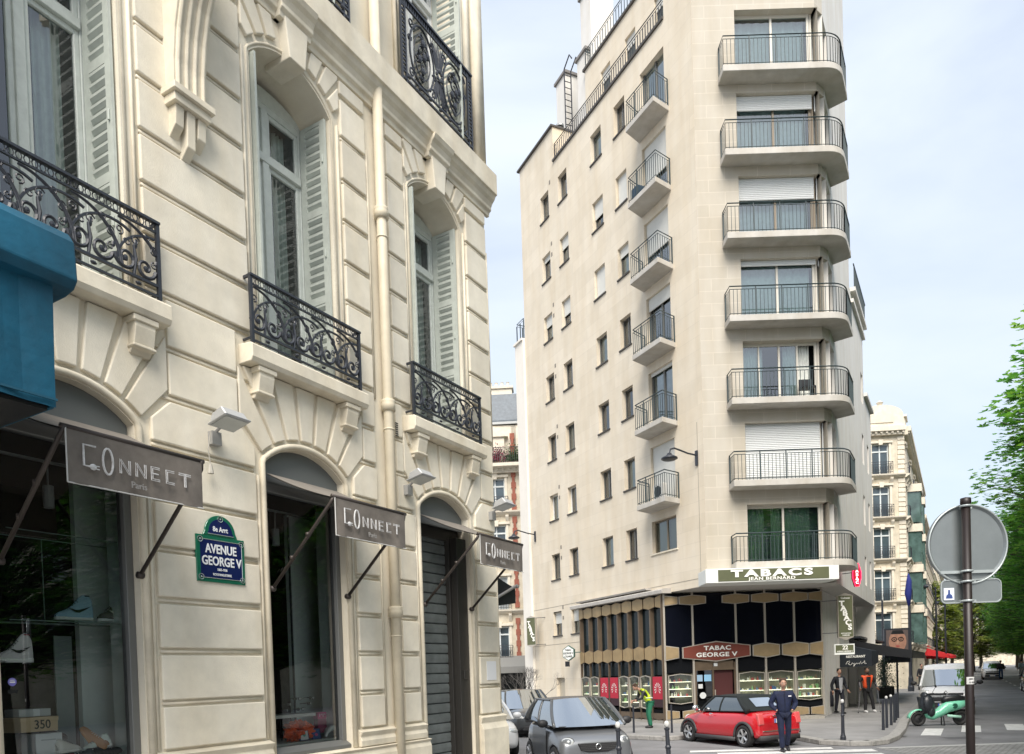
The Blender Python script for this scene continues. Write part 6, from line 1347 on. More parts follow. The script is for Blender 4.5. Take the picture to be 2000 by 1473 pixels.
def person(lab, loc, rz, pose, top, legs, shoes, hair, sk, beard=None, sc_=1.0, group=None, cat='person'):
    t = thing('person', lab, cat, loc, rz, group, scale=(sc_, sc_, sc_)); J = pose
    def pt(k, r, r2=None): return (*J[k], r, r2 or r)
    B = {}
    B['pel'] = pt('pel', .105, .08); B['spi'] = pt('spi', .10, .075); B['che'] = pt('che', .125, .09); B['nk'] = pt('nk', .05); B['nk2'] = (*(Vector(J['nk'])*.4+Vector(J['hd'])*.6), .046, .046)
    E = [('pel', 'spi'), ('spi', 'che'), ('che', 'nk'), ('nk', 'nk2')]
    for s_ in 'LR':
        B['sh'+s_] = pt('sh'+s_, .052); B['el'+s_] = pt('el'+s_, .037); B['wr'+s_] = pt('wr'+s_, .025); B['hp'+s_] = pt('hp'+s_, .085); B['kn'+s_] = pt('kn'+s_, .052); B['an'+s_] = pt('an'+s_, .036)
        E += [('che', 'sh'+s_), ('sh'+s_, 'el'+s_), ('el'+s_, 'wr'+s_), ('pel', 'hp'+s_), ('hp'+s_, 'kn'+s_), ('kn'+s_, 'an'+s_)]
    body = skinmesh('body', B, E, sk, t, 2)
    m = MB(); head(m, J['hd'], J.get('haz', 0), J.get('htl', 0))
    for s_, q in (('L', 1), ('R', -1)):
        if J.get('hand'+s_, True): d = Vector(J['wr'+s_])-Vector(J['el'+s_]); hand(m, J['wr'+s_], J.get('hd'+s_, d), -q)
    hm = m.build('h', FACEM(sk), None, smooth=True)
    # join head and hands into the one body mesh
    bm = bmesh.new(); bm.from_mesh(body.data); bm.from_mesh(hm.data); me = bpy.data.meshes.new('body'); bm.to_mesh(me); bm.free()
    for q in FACEM(sk): me.materials.append(q)
    me.polygons.foreach_set('use_smooth', [True]*len(me.polygons)); body.data = me; bpy.data.objects.remove(hm)
    # jacket
    tr, tm = top; k = tr.get('bulk', 1.0)
    G = {'hem': (*J['hem'], .155*k, .115*k), 'spi': pt('spi', .15*k, .115*k), 'che': pt('che', .165*k, .12*k), 'col': (*(Vector(J['nk'])*.75+Vector(J['che'])*.25), .075, .07)}
    E = [('hem', 'spi'), ('spi', 'che'), ('che', 'col')]
    if tr.get('collar'): G['col2'] = (*J['nk'], .062, .062); E.append(('col', 'col2'))
    for s_ in 'LR':
        G['sh'+s_] = pt('sh'+s_, .078*k); G['el'+s_] = pt('el'+s_, .062*k)
        e, w_ = Vector(J['el'+s_]), Vector(J['wr'+s_])
        if tr.get('sleeves', True): G['wr'+s_] = (*(e*.06+w_*.94), .046*k, .046*k); E += [('che', 'sh'+s_), ('sh'+s_, 'el'+s_), ('el'+s_, 'wr'+s_)]
        else: G['el'+s_] = (*(Vector(J['sh'+s_])*.88+e*.12), .07, .07); E += [('che', 'sh'+s_), ('sh'+s_, 'el'+s_)]
    jk = skinmesh(tr.get('name', 'jacket'), G, E, tm, t, 2)
    if tr.get('under'):    # shirt seen in the open front, and its sleeves
        U = {a: (b[0], b[1]-.0, b[2], b[3]*.93, b[4]*.93) for a, b in G.items() if a in ('hem', 'spi', 'che', 'col')}; E2 = [('hem', 'spi'), ('spi', 'che'), ('che', 'col')]
        for s_ in 'LR': U['sh'+s_] = pt('sh'+s_, .066); U['el'+s_] = pt('el'+s_, .05); U['wr'+s_] = (*(Vector(J['el'+s_])*.06+Vector(J['wr'+s_])*.94), .038, .038); E2 += [('che', 'sh'+s_), ('sh'+s_, 'el'+s_), ('el'+s_, 'wr'+s_)]
        if not tr.get('sleeves', True): skinmesh('shirt', U, E2, tr['under'], t, 2)
        m = MB(); c = Vector(J['che']); h = Vector(J['hem']); yo = tr.get('front_y', .125)
        m.grid(lambda u_, v_: (h.x*(1-v_)+c.x*v_+(.02+.05*v_**.5)*(2*u_-1)*tr.get('open', 1), (h.y*(1-v_)+c.y*v_)-yo*k+.018*abs(2*u_-1), (h.z-.09)*(1-v_)+(c.z+.09)*v_), 6, 6); m.build('shirt_front', tr['under'], t, smooth=True)
    G = {'pel': pt('pel', .13, .105)}; E = []
    for s_ in 'LR':
        G['hp'+s_] = pt('hp'+s_, .105); G['kn'+s_] = pt('kn'+s_, .075); a = Vector(J['an'+s_]); G['an'+s_] = (a.x, a.y, a.z-.02, .066, .066); G['md'+s_] = (*((Vector(J['kn'+s_])+a)/2), .068, .068)
        E += [('pel', 'hp'+s_), ('hp'+s_, 'kn'+s_), ('kn'+s_, 'md'+s_), ('md'+s_, 'an'+s_)]
    skinmesh('trousers', G, E, legs, t, 2)
    for s_ in 'LR':
        a = Vector(J['an'+s_]); f = Vector(J.get('ft'+s_, (0, -1, 0))).normalized(); m = MB(); g = a.z-.085
        m.tube([(a-f*.06+Vector((0, 0, -.05))), a+f*.02+Vector((0, 0, -.045)), a+f*.12+Vector((0, 0, -.058+J.get('toe'+s_, 0))), a+f*.19+Vector((0, 0, -.066+J.get('toe'+s_, 0)*1.6))], [.042, .048, .042, .026], 10); m.build('shoe', shoes, t, smooth=True)
    m = MB(); m.push(T3(*J['hd']) @ RZ(J.get('haz', 0)) @ Matrix.Rotation(J.get('htl', 0), 4, 'X')); m.ell((0, .022, .035), (.084, .094, .098), nu=18, nv=12)
    for q in range(26):
        a = q*2.4; rr = .05+.03*random.random(); m.ell((rr*math.cos(a)*1.0, .02+rr*math.sin(a)*.9, .098+.02*random.random()), (.022, .022, .02), nu=6, nv=5)
    m.pop(); o = m.build('hair', hair, t, smooth=True)
    for v in o.data.vertices: pass
    if beard:
        m = MB(); m.push(T3(*J['hd']) @ RZ(J.get('haz', 0)) @ Matrix.Rotation(J.get('htl', 0), 4, 'X')); m.ell((0, -.035, -.07), (.064, .058, .045), nu=14, nv=8); m.pop(); m.build('beard', beard, t, smooth=True)
    return t
def stand(**k):
    P = dict(pel=(0, 0, .96), spi=(0, .01, 1.12), che=(0, 0, 1.34), nk=(0, .0, 1.50), hd=(0, -.02, 1.665), shL=(.185, 0, 1.42), shR=(-.185, 0, 1.42), elL=(.25, .03, 1.14), elR=(-.25, .03, 1.14), wrL=(.25, -.08, .90), wrR=(-.25, -.08, .90), hem=(0, 0, .93), hpL=(.09, 0, .90), hpR=(-.09, 0, .90), knL=(.10, -.02, .50), knR=(-.10, -.02, .50), anL=(.10, .02, .09), anR=(-.10, .02, .09))
    P.update(k); return P
NAVY = mat('navy_cloth', (.004, .010, .042), .8, var=.4, scale=9, bump=.35, bscale=14); NAVY2 = mat('navy_trousers', (.004, .009, .036), .85, var=.4, scale=7, bump=.35, bscale=12)
BHAIR = mat('brown_hair', (.06, .032, .018), .7); DHAIR = mat('dark_hair', (.012, .009, .008), .7); SHOE = mat('dark_shoes', (.012, .012, .014), .5)
# man in navy crossing the street, hands in the pockets
o = person('man in a navy tracksuit walking across the street with both hands in his pockets', (6.62, 18.75, 0), R(-6),
    stand(elL=(.31, .06, 1.16), elR=(-.31, .06, 1.16), wrL=(.17, -.10, 1.0), wrR=(-.17, -.10, 1.0), handL=False, handR=False, knL=(.11, .04, .50), anL=(.10, .16, .13), knR=(-.09, -.10, .50), anR=(-.08, -.12, .09), toeL=-.02, hem=(0, 0, .87), htl=R(8), hd=(-.01, -.04, 1.66), spi=(0, .0, 1.12)),
    (dict(bulk=1.16, collar=True), NAVY), NAVY2, SHOE, BHAIR, SKIN)
m = MB(); m.bb(.08, .15, -.158, -.148, 1.345, 1.37); m.tube([(0, -.15, 1.0), (0, -.155, 1.2), (0, -.125, 1.42), (0, -.085, 1.5)], .004, 4, m=1); m.build('chest_mark', [mat('white_print', (.7, .7, .72), .6), BLACK], o)
# man in a dark suit
o = person('man in a dark open jacket over a pale sweater walking past the pale pier', (13.0, 30.5, .115), R(10),
    stand(elR=(-.29, .06, 1.15), wrR=(-.30, -.02, .90), wrL=(.28, -.14, .93), elL=(.27, .02, 1.15), knL=(.08, -.10, .52), anL=(.07, -.10, .10), knR=(-.08, .06, .5), anR=(-.07, .16, .13)),
    (dict(bulk=1.02, under=mat('pale_sweater', (.35, .36, .38), .9), open=1.25, front_y=.128), mat('black_suit', (.010, .012, .018), .8)), mat('suit_trousers', (.012, .014, .022), .85), SHOE, DHAIR, SKIN)
m = MB(); m.tube([(-.36, .06, .9), (-.37, .02, .62), (-.35, .04, .3)], [.07, .12, .10], 8); m.build('carried_coat', mat('dark_coat', (.01, .012, .02), .85), o, smooth=True)
# man in an orange vest on crutches
o = person('bearded man in an orange padded vest walking with two crutches', (14.15, 30.6, .115), R(0),
    stand(elL=(.33, .03, 1.18), wrL=(.34, -.14, .99), elR=(-.31, .03, 1.18), wrR=(-.33, -.12, .99), knL=(.16, -.08, .50), anL=(.22, -.06, .12), knR=(-.06, .02, .5), anR=(-.08, .02, .10)),
    (dict(bulk=1.14, sleeves=False, under=BLACK, name='vest', open=1.3, front_y=.150), mat('orange_vest', (.62, .07, .012), .6, bump=.4, bscale=9)), mat('black_cloth', (.01, .01, .012), .85), mat('white_shoes', (.7, .7, .7), .6), DHAIR, SKIN2, beard=DHAIR)
for s_ in (1, -1):
    c = thing('crutch', 'grey forearm crutch in the %s hand of the man in the orange vest' % ('left' if s_ > 0 else 'right'), 'crutch', (14.15, 30.6, .115), 0, None)
    a = Vector((s_*.34, -.15, .97)); m = MB(); m.tube([a+Vector((s_*.10, 0, -.96)), a, a+Vector((-s_*.02, .06, .25))], .012, 6); m.tube([a+Vector((0, -.06, 0)), a+Vector((0, .05, 0))], .016, 6); m.build('shaft', mat('crutch_grey', (.25, .25, .26), .4, metal=.5), c)
    m = MB(); m.lathe([(.017, 0), (.02, .04), (.012, .06)], tuple(a+Vector((s_*.10, 0, -.97))), 8); m.build('tip', BLACK, c)
# street worker bending forward, facing left
HV = mat('hi_vis_yellow', (.62, .80, .03), .6); GRN = mat('green_workwear', (.012, .14, .075), .8)
o = person('street worker in a yellow vest and green trousers bending by the side shop front', (4.62, 26.3, .115), R(-80),
    stand(pel=(0, .10, .93), spi=(0, .0, 1.08), che=(0, -.16, 1.26), nk=(0, -.28, 1.38), hd=(0, -.42, 1.45), htl=R(35), shL=(.18, -.20, 1.33), shR=(-.18, -.20, 1.33), elL=(.22, -.26, 1.06), elR=(-.22, -.28, 1.06), wrL=(.12, -.46, 1.0), wrR=(-.12, -.46, .98), hem=(0, .07, .92), hpL=(.09, .09, .88), hpR=(-.09, .09, .88), knL=(.1, .02, .49), knR=(-.1, .05, .49), anL=(.1, .08, .09), anR=(-.1, .12, .09)),
    (dict(bulk=1.1, sleeves=False, under=BLACK, name='vest', open=0, front_y=.05), HV), GRN, SHOE, BHAIR, SKIN, sc_=.97)
m = MB(); m.bb(-.165, .165, -.10, .16, 1.045, 1.09); m.build('reflective_band', mat('reflective', (.7, .72, .7), .3, metal=.3), o, bevel=.02)
# far people
def far_person(lab, x, y, rz, topc, legc, hair=DHAIR, wide=1.0, grp=None, step=.1):
    return person(lab, (x, y, .0 if grp == 'r' else .115), R(rz), stand(knL=(.10, -step, .5), anL=(.1, -step, .1), knR=(-.1, step*.6, .5), anR=(-.1, step*1.3, .12), wrL=(.27, -.1, .9), wrR=(-.27, .05, .9)), (dict(bulk=wide), mat('cloth_%d' % int(x*10), topc, .85)), mat('legs_%d' % int(x*10), legc, .85), SHOE, hair, SKIN)
far_person('person in black with a round dark back standing in front of the distant van', 46.5, 73.0, 150, (.01, .01, .012), (.02, .05, .12), wide=1.6)
far_person('person in a pale blue shirt right of the distant van', 48.4, 72.9, 170, (.35, .45, .52), (.3, .32, .33))
far_person('person in a dark cap and coat walking behind the left edge of the white van', 27.9, 52.3, 10, (.02, .02, .025), (.05, .05, .05))
far_person('smaller dark figure just right of the person in the dark cap', 33.4, 60.6, 10, (.02, .02, .03), (.03, .03, .03))
# ================================================================ street furniture
def bollard(lab, x, y, z=0, h=1.17, ball=True, tilt=0, r=.048, grp='black posts with white tops', rings=True):
    t = thing('bollard', lab, 'bollard', (x, y, z), 0, grp); t.rotation_euler = (0, R(tilt), 0)
    m = MB(); m.lathe([(0, 0), (r*1.6, 0), (r*1.6, .10), (r*1.35, .13), (r*1.2, .16), (r, .2), (r*.86, h*.55), (r*.84, h*.58), (r*1.1, h*.60), (r*1.1, h*.62), (r*.8, h*.64), (r*.74, h*.86), (r*1.0, h*.87), (r*1.0, h*.895), (r*.6, h*.90), (0, h*.905)] if rings else [(0, 0), (r, 0), (r*.8, h*.93), (0, h*.94)], (0, 0, 0), 16); m.build('post', IRON, t, smooth=False)
    if ball: m = MB(); m.ell((0, 0, h*.95), (r*.98, r*.98, h*.052), nu=14, nv=9); m.build('ball', mat('ball_white', (.62, .62, .60), .5, var=.3, scale=40), t, smooth=True)
    return t
bollard('black post with a white ball top in front of the grey two-seater', 1.86, 13.5, 0, 1.21, tilt=-1); bollard('black ringed post with a white ball top left of the red car', 2.74, 13.5, 0, 1.20, tilt=-2)
bollard('single black post with a white top on the pavement right of the man in navy', 8.55, 19.9, .1, 1.08, r=.045)
bollard('thin dark post behind the grey two-seater near the worker', 3.85, 24.5, .11, .95, False, grp='plain dark posts', r=.035, rings=False); bollard('thin dark post between the worker and the red car', 4.95, 23.95, .11, .95, False, grp='plain dark posts', r=.035, rings=False)
NB_ = ['nearest', 'second', 'third', 'fourth', 'fifth', 'sixth and farthest']
for i, (x, y) in enumerate(((10.95, 22.35), (11.42, 23.1), (12.0, 24.0), (12.6, 25.0), (13.15, 26.0), (13.72, 27.0))):
    bollard(NB_[i]+' black post of the row along the kerb left of the scooter', x-.12, y+.1, .11, .97, i in (1, 2), grp='row of black posts along the kerb', r=.042, rings=False)
# road sign seen from behind
ZINC = mat('sign_back_metal', (.23, .255, .26), .38, metal=.55, var=.12, scale=4); RIMM = mat('sign_rim', (.42, .46, .46), .4, metal=.5); POLE = mat('brown_pole', (.012, .0065, .006), .45, var=.3, scale=12)
t = thing('road_sign', 'back of a round road sign and a small oblong plate on a dark brown pole', 'road sign', (3.795, 6.37, 0), R(0))
m = MB(); m.tube([(0, 0, 0), (0, 0, 3.40)], .034, 20); m.lathe([(.038, 3.38), (.042, 3.39), (.04, 3.43), (0, 3.44)], (0, 0, 0), 20); m.build('pole', POLE, t, smooth=True)
m = MB(); m.push(T3(.045, .07, 3.06)); m.lathe([(0, .0), (.305, .0), (.31, -.006), (.325, -.022), (.33, -.02), (.332, .02), (0, .02)], (0, 0, 0), 56, ax='y'); m.pop(); o = m.build('round_plate', ZINC, t)
m = MB(); m.tube([(.045+.327*math.cos(R(a)), .055, 3.06+.327*math.sin(R(a))) for a in range(0, 360, 6)], .008, 6, closed=True); m.build('rim', RIMM, o, smooth=True)
m = MB()
for z, w_ in ((3.365, .05), (2.83, .22), (2.745, .07), (2.585, .07)): m.bb(-w_+.03, w_+.03, .045, .07, z-.012, z+.012); m.tube([(.041*math.cos(R(a)), .041*math.sin(R(a)), z) for a in range(0, 360, 20)], .009, 5, closed=True)
m.build('clamps', RIMM, t)
def rrect(x0, x1, z0, z1, r, n=5):
    P = []
    for cx, cz, a in ((x1-r, z1-r, 0), (x0+r, z1-r, 90), (x0+r, z0+r, 180), (x1-r, z0+r, 270)): P += [(cx+r*math.cos(R(a+90*i/n)), cz+r*math.sin(R(a+90*i/n))) for i in range(n+1)]
    return P
m = MB(); m.prism(rrect(-.185, .315, 2.575, 2.765, .04), .06, .075); o = m.build('oblong_plate', ZINC, t)
P = rrect(-.185, .315, 2.575, 2.765, .04); m = MB(); m.tube([(x, .058, z) for x, z in P], .006, 5, closed=True); m.build('rim', RIMM, o)
m = MB(); m.bb(-.165, -.08, .052, .0595, 2.60, 2.70, 0); m.prism([(-.15, 2.615), (-.095, 2.615), (-.1, 2.64), (-.115, 2.65), (-.117, 2.685), (-.13, 2.685), (-.132, 2.65), (-.145, 2.64)], .048, .052, 1); m.build('sticker', [mat('sticker_pale', (.66, .70, .8), .5), mat('sticker_ink', (.03, .06, .2), .5)], t)
m = MB(); pass
m.grid(lambda u_, v_: (.0355*math.cos(R(205+130*u_)), .0355*math.sin(R(205+130*u_)), 1.895+.06*v_), 12, 1); m.build('pole_label', mat('label_white', (.6, .6, .58), .6), t)
for j, s_ in enumerate(('GEO 4', '12 KEL')):
    q = text('label_text', s_, .018, BLACK, t, T3(0, -.037, 1.938-j*.028), .0006, .0005)
# tall posts by the restaurant and beyond
def post(nm, lab, x, y, h, r=.09, lantern=False, col=IRON, grp=None):
    t = thing(nm, lab, 'street lamp' if lantern else 'post', (x, y, 0), 0, grp); m = MB()
    m.lathe([(0, 0), (r*1.8, 0), (r*1.8, .4), (r*1.5, .5), (r*1.35, 1.0), (r*1.1, 1.1), (r, 1.2), (r*.7, h), (0, h)], (0, 0, 0), 12); m.build('post', col, t)
    if lantern:
        m = MB(); m.tube([(0, 0, h-.3), (-.35, 0, h+.15), (-.8, 0, h+.2)], .035, 6); m.lathe([(0, .1), (.1, .05), (.26, -.1), (.2, -.2), (0, -.22)], (-.85, 0, h+.12), 12); m.build('lantern', col, t)
    return t
post('street_post', 'dark post left of the eyeglasses poster', 25.3, 52.2, 6.3); p_ = post('banner_post', 'tall dark post with a rolled blue flag right of the eyeglasses poster', 26.4, 50.8, 7.5, .11)
m = MB(); m.tube([(0, 0, 5.6), (-.05, .02, 6.6), (.02, 0, 7.4), (-.02, 0, 7.9)], [.06, .22, .17, .03], 8); m.build('furled_flag', mat('blue_flag', (.01, .02, .16), .8), p_, smooth=True)
post('street_lamp', 'slim dark lamp post rising above the red awnings', 35.2, 63.5, 8.2, .09, True); post('street_lamp', 'slim dark lamp post farthest down the avenue, left of the road sign', 45.0, 79.5, 8.0, .11, True)
t = thing('advertising_panel', 'upright panel with a close-up face wearing black glasses', 'billboard', (23.1, 46, 0), R(-8))
m = MB(); m.bb(-.72, .72, -.1, .1, 2.05, 4.1); m.tube([(0, 0, 0), (0, 0, 2.1)], .06, 8); m.build('frame', IRON, t)
m = MB(); PX = [(-.62, 2.5), (.62, 2.5), (.62, 4.0), (-.62, 4.0)]
m.prism(PX, -.112, -.1, 0); m.prism([(.02+.50*math.cos(R(a)), 3.32+.66*math.sin(R(a))) for a in range(0, 360, 20)], -.118, -.112, 1)
m.prism([(-.35, 3.75), (.4, 3.75), (.3, 3.98), (-.25, 3.98)], -.120, -.112, 2)
for s_ in (-1, 1): m.tube([(.02+s_*.19+.14*math.cos(R(a)), -.125, 3.45+.11*math.sin(R(a))) for a in range(0, 360, 30)], .024, 5, 2, closed=True); m.ell((.02+s_*.19, -.12, 3.44), (.06, .006, .03), 2)
m.bb(-.62, .62, -.117, -.112, 2.5, 2.72, 2); m.prism([(-.11, 3.03), (.03, 2.98), (.17, 3.03), (.09, 3.08), (.03, 3.07), (-.05, 3.08)], -.122, -.112, 3); m.prism([(-.02, 3.4), (.08, 3.4), (.11, 3.2), (.03, 3.16), (-.05, 3.2)], -.121, -.112, 4)
m.build('poster', [mat('poster_backdrop', (.10, .075, .07), .6), mat('poster_skin', (.36, .19, .13), .6, var=.3, scale=6), BLACK, mat('poster_lips', (.32, .05, .05), .5), mat('poster_nose', (.42, .24, .17), .6)], t)
# restaurant awnings on the avenue side
BAWN = mat('dark_blue_awning', (.008, .014, .022), .75, var=.3, scale=3)
BX = Vector((6.737+4.48, 26.4, 0))-NX*.85
def avl(t_, w_, z=0): return BX+AX*t_+NX*w_+Vector((0, 0, z))
t = thing('restaurant_canopy', 'dark blue entrance canopy lettered RESTAURANT right of the tobacconist', 'awning', avl(7.2, 0), AV)
m = MB(); m.add([(0, 0, 2.95), (0, -1.25, 2.62), (0, -1.25, 1.95), (0, 0, 1.95), (3, 0, 2.95), (3, -1.25, 2.62), (3, -1.25, 2.1)], [(0, 3, 2, 1), (0, 1, 5, 4), (1, 2, 6, 5)]); o = m.build('canopy', BAWN, t); so_ = o.modifiers.new('s', 'SOLIDIFY'); so_.thickness = .02
MM = RZ(R(-90)) @ T3(0, 0, 0)
text('lettering', 'RESTAURANT', .135, LW, t, RZ(R(-90)) @ T3(.63, -.03, 2.38), .004, .003, sx=.9); m = MB()
x = .3
for (a, b) in ((0, 0),):
    P = [(.30, 2.02), (.38, 2.14), (.50, 2.16), (.48, 2.08), (.40, 2.06), (.52, 1.98), (.58, 2.02), (.62, 2.08), (.66, 2.02), (.70, 2.07), (.72, 1.95), (.66, 1.93), (.78, 2.02), (.82, 2.07), (.84, 2.02), (.90, 2.06), (.96, 2.02), (1.04, 2.14), (1.05, 2.02), (1.16, 2.08), (1.22, 2.16), (1.24, 2.02), (1.32, 2.04)]
    m.push(RZ(R(-90))); m.tube([(p[0]*.8, -.03, p[1]+.04) for p in P], .011, 5); m.pop()
m.build('script_lettering', LW, t)
t = thing('terrace_awning', 'long black terrace awning running behind the dark blue entrance canopy', 'awning', avl(10.5, 0), AV)
m = MB(); m.add([(0, 0, 3.2), (0, -2.6, 2.6), (14, -2.6, 2.6), (14, 0, 3.2), (0, -2.6, 2.25), (14, -2.6, 2.25), (0, 0, 2.6)], [(0, 1, 2, 3), (1, 4, 5, 2), (0, 6, 4, 1)]); o = m.build('canopy', BLACK, t); so_ = o.modifiers.new('s', 'SOLIDIFY'); so_.thickness = .03
m = MB(); m.bb(-.1, 14, -.5, 0, 3.25, 3.35); m.build('cover_board', IRON, t)
for i, (x, y, h, lab) in enumerate(((20.35, 42.2, 1.5, 'bushy dark green plant in a black tub on the restaurant terrace, left one'), (21.7, 44.6, 1.7, 'bushy dark green plant in a black tub under the terrace awning, right one'))):
    t = thing('potted_plant', lab, 'plant', (x, y, .115), 0, 'tub plants of the restaurant terrace'); m = MB(); m.prismz([(-.35, -.35), (.35, -.35), (.35, .35), (-.35, .35)], 0, .6); m.build('tub', BLACK, t, bevel=.02)
    m = MB(); rn = random.Random(i)
    for q in range(900):
        a = rn.uniform(0, 6.3); b = rn.gauss(0, .33); zz = .6+rn.random()*h; rr = abs(b)*(1.2-.4*(zz-.6)/h); p = Vector((rr*math.cos(a), rr*math.sin(a), zz)); d = Vector((rn.uniform(-1, 1), rn.uniform(-1, 1), rn.uniform(-.6, .8))).normalized()*.09; s_ = d.orthogonal().normalized()*.03
        m.add([p, p+d*.5+s_, p+d, p+d*.5-s_], [(0, 1, 2, 3)])
    m.build('leaves', mat('tub_leaves', (.03, .075, .025), .6, var=.4, scale=8), t)
# red awnings of the farther shops
RA = mat('red_awning', (.55, .015, .02), .7); 
for i, (a, b, lab) in enumerate(((1, 5.5, 'red shop awning nearest, under the farther mansion block'), (7, 12, 'red striped shop awning in the middle of the far row'), (22, 30, 'pale pink shop awning in the far row'))):
    t = thing('far_awning', lab, 'awning', MC @ Vector((a, 0, 0)), AV, 'shop awnings far down the avenue'); w_ = b-a
    m = MB(); m.add([(0, 0, 3.5), (w_, 0, 3.5), (w_, -2.2, 2.7), (0, -2.2, 2.7), (0, -2.2, 2.35), (w_, -2.2, 2.35), (0, 0, 2.7)], [(0, 3, 2, 1), (3, 4, 5, 2), (0, 6, 4, 3)], 0)
    for q in range(int(w_/.5)): m.add([(q*.5, -.0, 3.51), (q*.5+.2, 0, 3.51), (q*.5+.2, -2.21, 2.71), (q*.5, -2.21, 2.71)], [(0, 3, 2, 1)], 1)
    m.build('canopy', [RA if i < 2 else mat('pink_awning', (.6, .32, .3), .7), mat('stripe_white', (.7, .68, .66), .7) if i == 1 else RA], t)
t = tag(MB().bb(-1, 1, -.06, 0, 3.6, 4.6).pop if False else MB().push(MC).bb(.5, 5.5, -.12, -.02, 3.7, 4.4).pop().build('shop_board', mat('white_board', (.7, .7, .7), .6), None), 'white shop board above the nearest red awning', 'sign')
t = thing('parasol', 'dark red closed-sided parasol on the terrace right of the road sign pole', 'parasol', PW(97, 4.2), 0)
m = MB(); m.lathe([(0, 3.3), (2.2, 2.6), (2.2, 2.3)], (0, 0, 0), 12); m.build('canopy', RA, t); m = MB(); m.tube([(0, 0, 0), (0, 0, 3.3)], .04, 6); m.build('pole', IRON, t)
for i, (u, wd) in enumerate(((70, 16.3), (92, 16.5))):
    t = thing('kiosk', ['dark glazed shelter under the trees right of the distant van', 'small kiosk with blue panels far under the trees'][i], 'kiosk', PW(u+14, wd), AV)
    m = MB(); m.bb(-1.6, 1.6, -.6, .6, .1, 2.5); m.bb(-1.8, 1.8, -.8, .8, 2.5, 2.75, 1); m.bb(-1.62, -1.6, -.5, .5, .8, 2.2, 2); m.build('cabin', [mat('kiosk_dark', (.05, .07, .08), .3), IRON, mat('kiosk_blue', (.1, .25, .45), .5)], t)
# shrub in the gap, in front of the side-street awning
t = thing('bare_shrub', 'thin leafless shrub in front of the grey awning in the side street gap', 'shrub', (.75, 33.5, 0), 0); m = MB(); rn = random.Random(4)
def twig(p, d, L, r, n):
    q = p+d*L; m.tube([p, (p+q)/2+Vector((rn.uniform(-1, 1), rn.uniform(-1, 1), rn.uniform(-1, 1)))*L*.08, q], [r, r*.8, r*.55], 4)
    if n:
        for k in range(3): twig(q, (d+Vector((rn.uniform(-1, 1), rn.uniform(-1, 1), rn.uniform(-.4, .9)))*.75).normalized(), L*.68, r*.55, n-1)
for k in range(6): twig(Vector((rn.uniform(-.3, .3), rn.uniform(-.3, .3), 0)), Vector((rn.uniform(-.5, .5), rn.uniform(-.5, .5), 1)).normalized(), .95, .028, 4)
m.build('branches', mat('grey_twigs', (.10, .095, .09), .8), t)
# flowers on the balcony in the gap
for i, (x, c1, lab) in enumerate(((-1.55, (.13, .05, .035), 'dark brown-green shrub, left in the balcony row in the gap'), (-.55, (.30, .06, .09), 'pink flowering bush in the middle of the balcony row in the gap'), (.6, (.05, .12, .02), 'bright green bush, right in the balcony row in the gap'))):
    t = thing('balcony_plant', lab, 'plant', (x, 49.4, 15.45), 0, 'plants on the top balcony in the gap'); m = MB(); m.bb(-.4, .4, -.15, .15, 0, .25); m.build('tub', mat('clay', (.2, .1, .06), .8), t); m = MB(); rn = random.Random(30+i)
    for q in range(500):
        p = Vector((rn.gauss(0, .32), rn.gauss(0, .15), .3+abs(rn.gauss(0, .42)))); d = Vector((rn.uniform(-1, 1), rn.uniform(-1, 1), rn.uniform(-1, 1))).normalized()*.14; s_ = d.orthogonal().normalized()*.05; m.add([p, p+d*.5+s_, p+d, p+d*.5-s_], [(0, 1, 2, 3)])
    m.build('leaves', mat('balcony_leaf_%d' % i, c1, .7, var=.5, scale=6), t)
# ================================================================ avenue trees
BARK = mat('bark', (.09, .075, .06), .9, var=.4, scale=6, bump=.4, bscale=15)
def leafmat(name, col, tr):
    m = bpy.data.materials.new(name); m.use_nodes = True; t = m.node_tree; t.nodes.clear(); o = t.nodes.new('ShaderNodeOutputMaterial'); mix = t.nodes.new('ShaderNodeMixShader'); mix.inputs[0].default_value = .5
    d = t.nodes.new('ShaderNodeBsdfPrincipled'); d.inputs['Base Color'].default_value = (*col, 1); d.inputs['Roughness'].default_value = .5; l = t.nodes.new('ShaderNodeBsdfTranslucent'); l.inputs[0].default_value = (*tr, 1)
    t.links.new(d.outputs[0], mix.inputs[1]); t.links.new(l.outputs[0], mix.inputs[2]); t.links.new(mix.outputs[0], o.inputs[0]); return m
LEAVES = [leafmat('leaf_deep', (.04, .13, .03), (.09, .29, .03)), leafmat('leaf_mid', (.065, .19, .035), (.16, .42, .045)), leafmat('leaf_bright', (.12, .27, .05), (.27, .52, .06))]
YLEAF = [leafmat('leaf_yellow', (.17, .23, .05), (.35, .42, .08)), leafmat('leaf_yellow_deep', (.11, .16, .04), (.2, .28, .05)), leafmat('leaf_yellow_pale', (.26, .30, .08), (.4, .45, .1))]
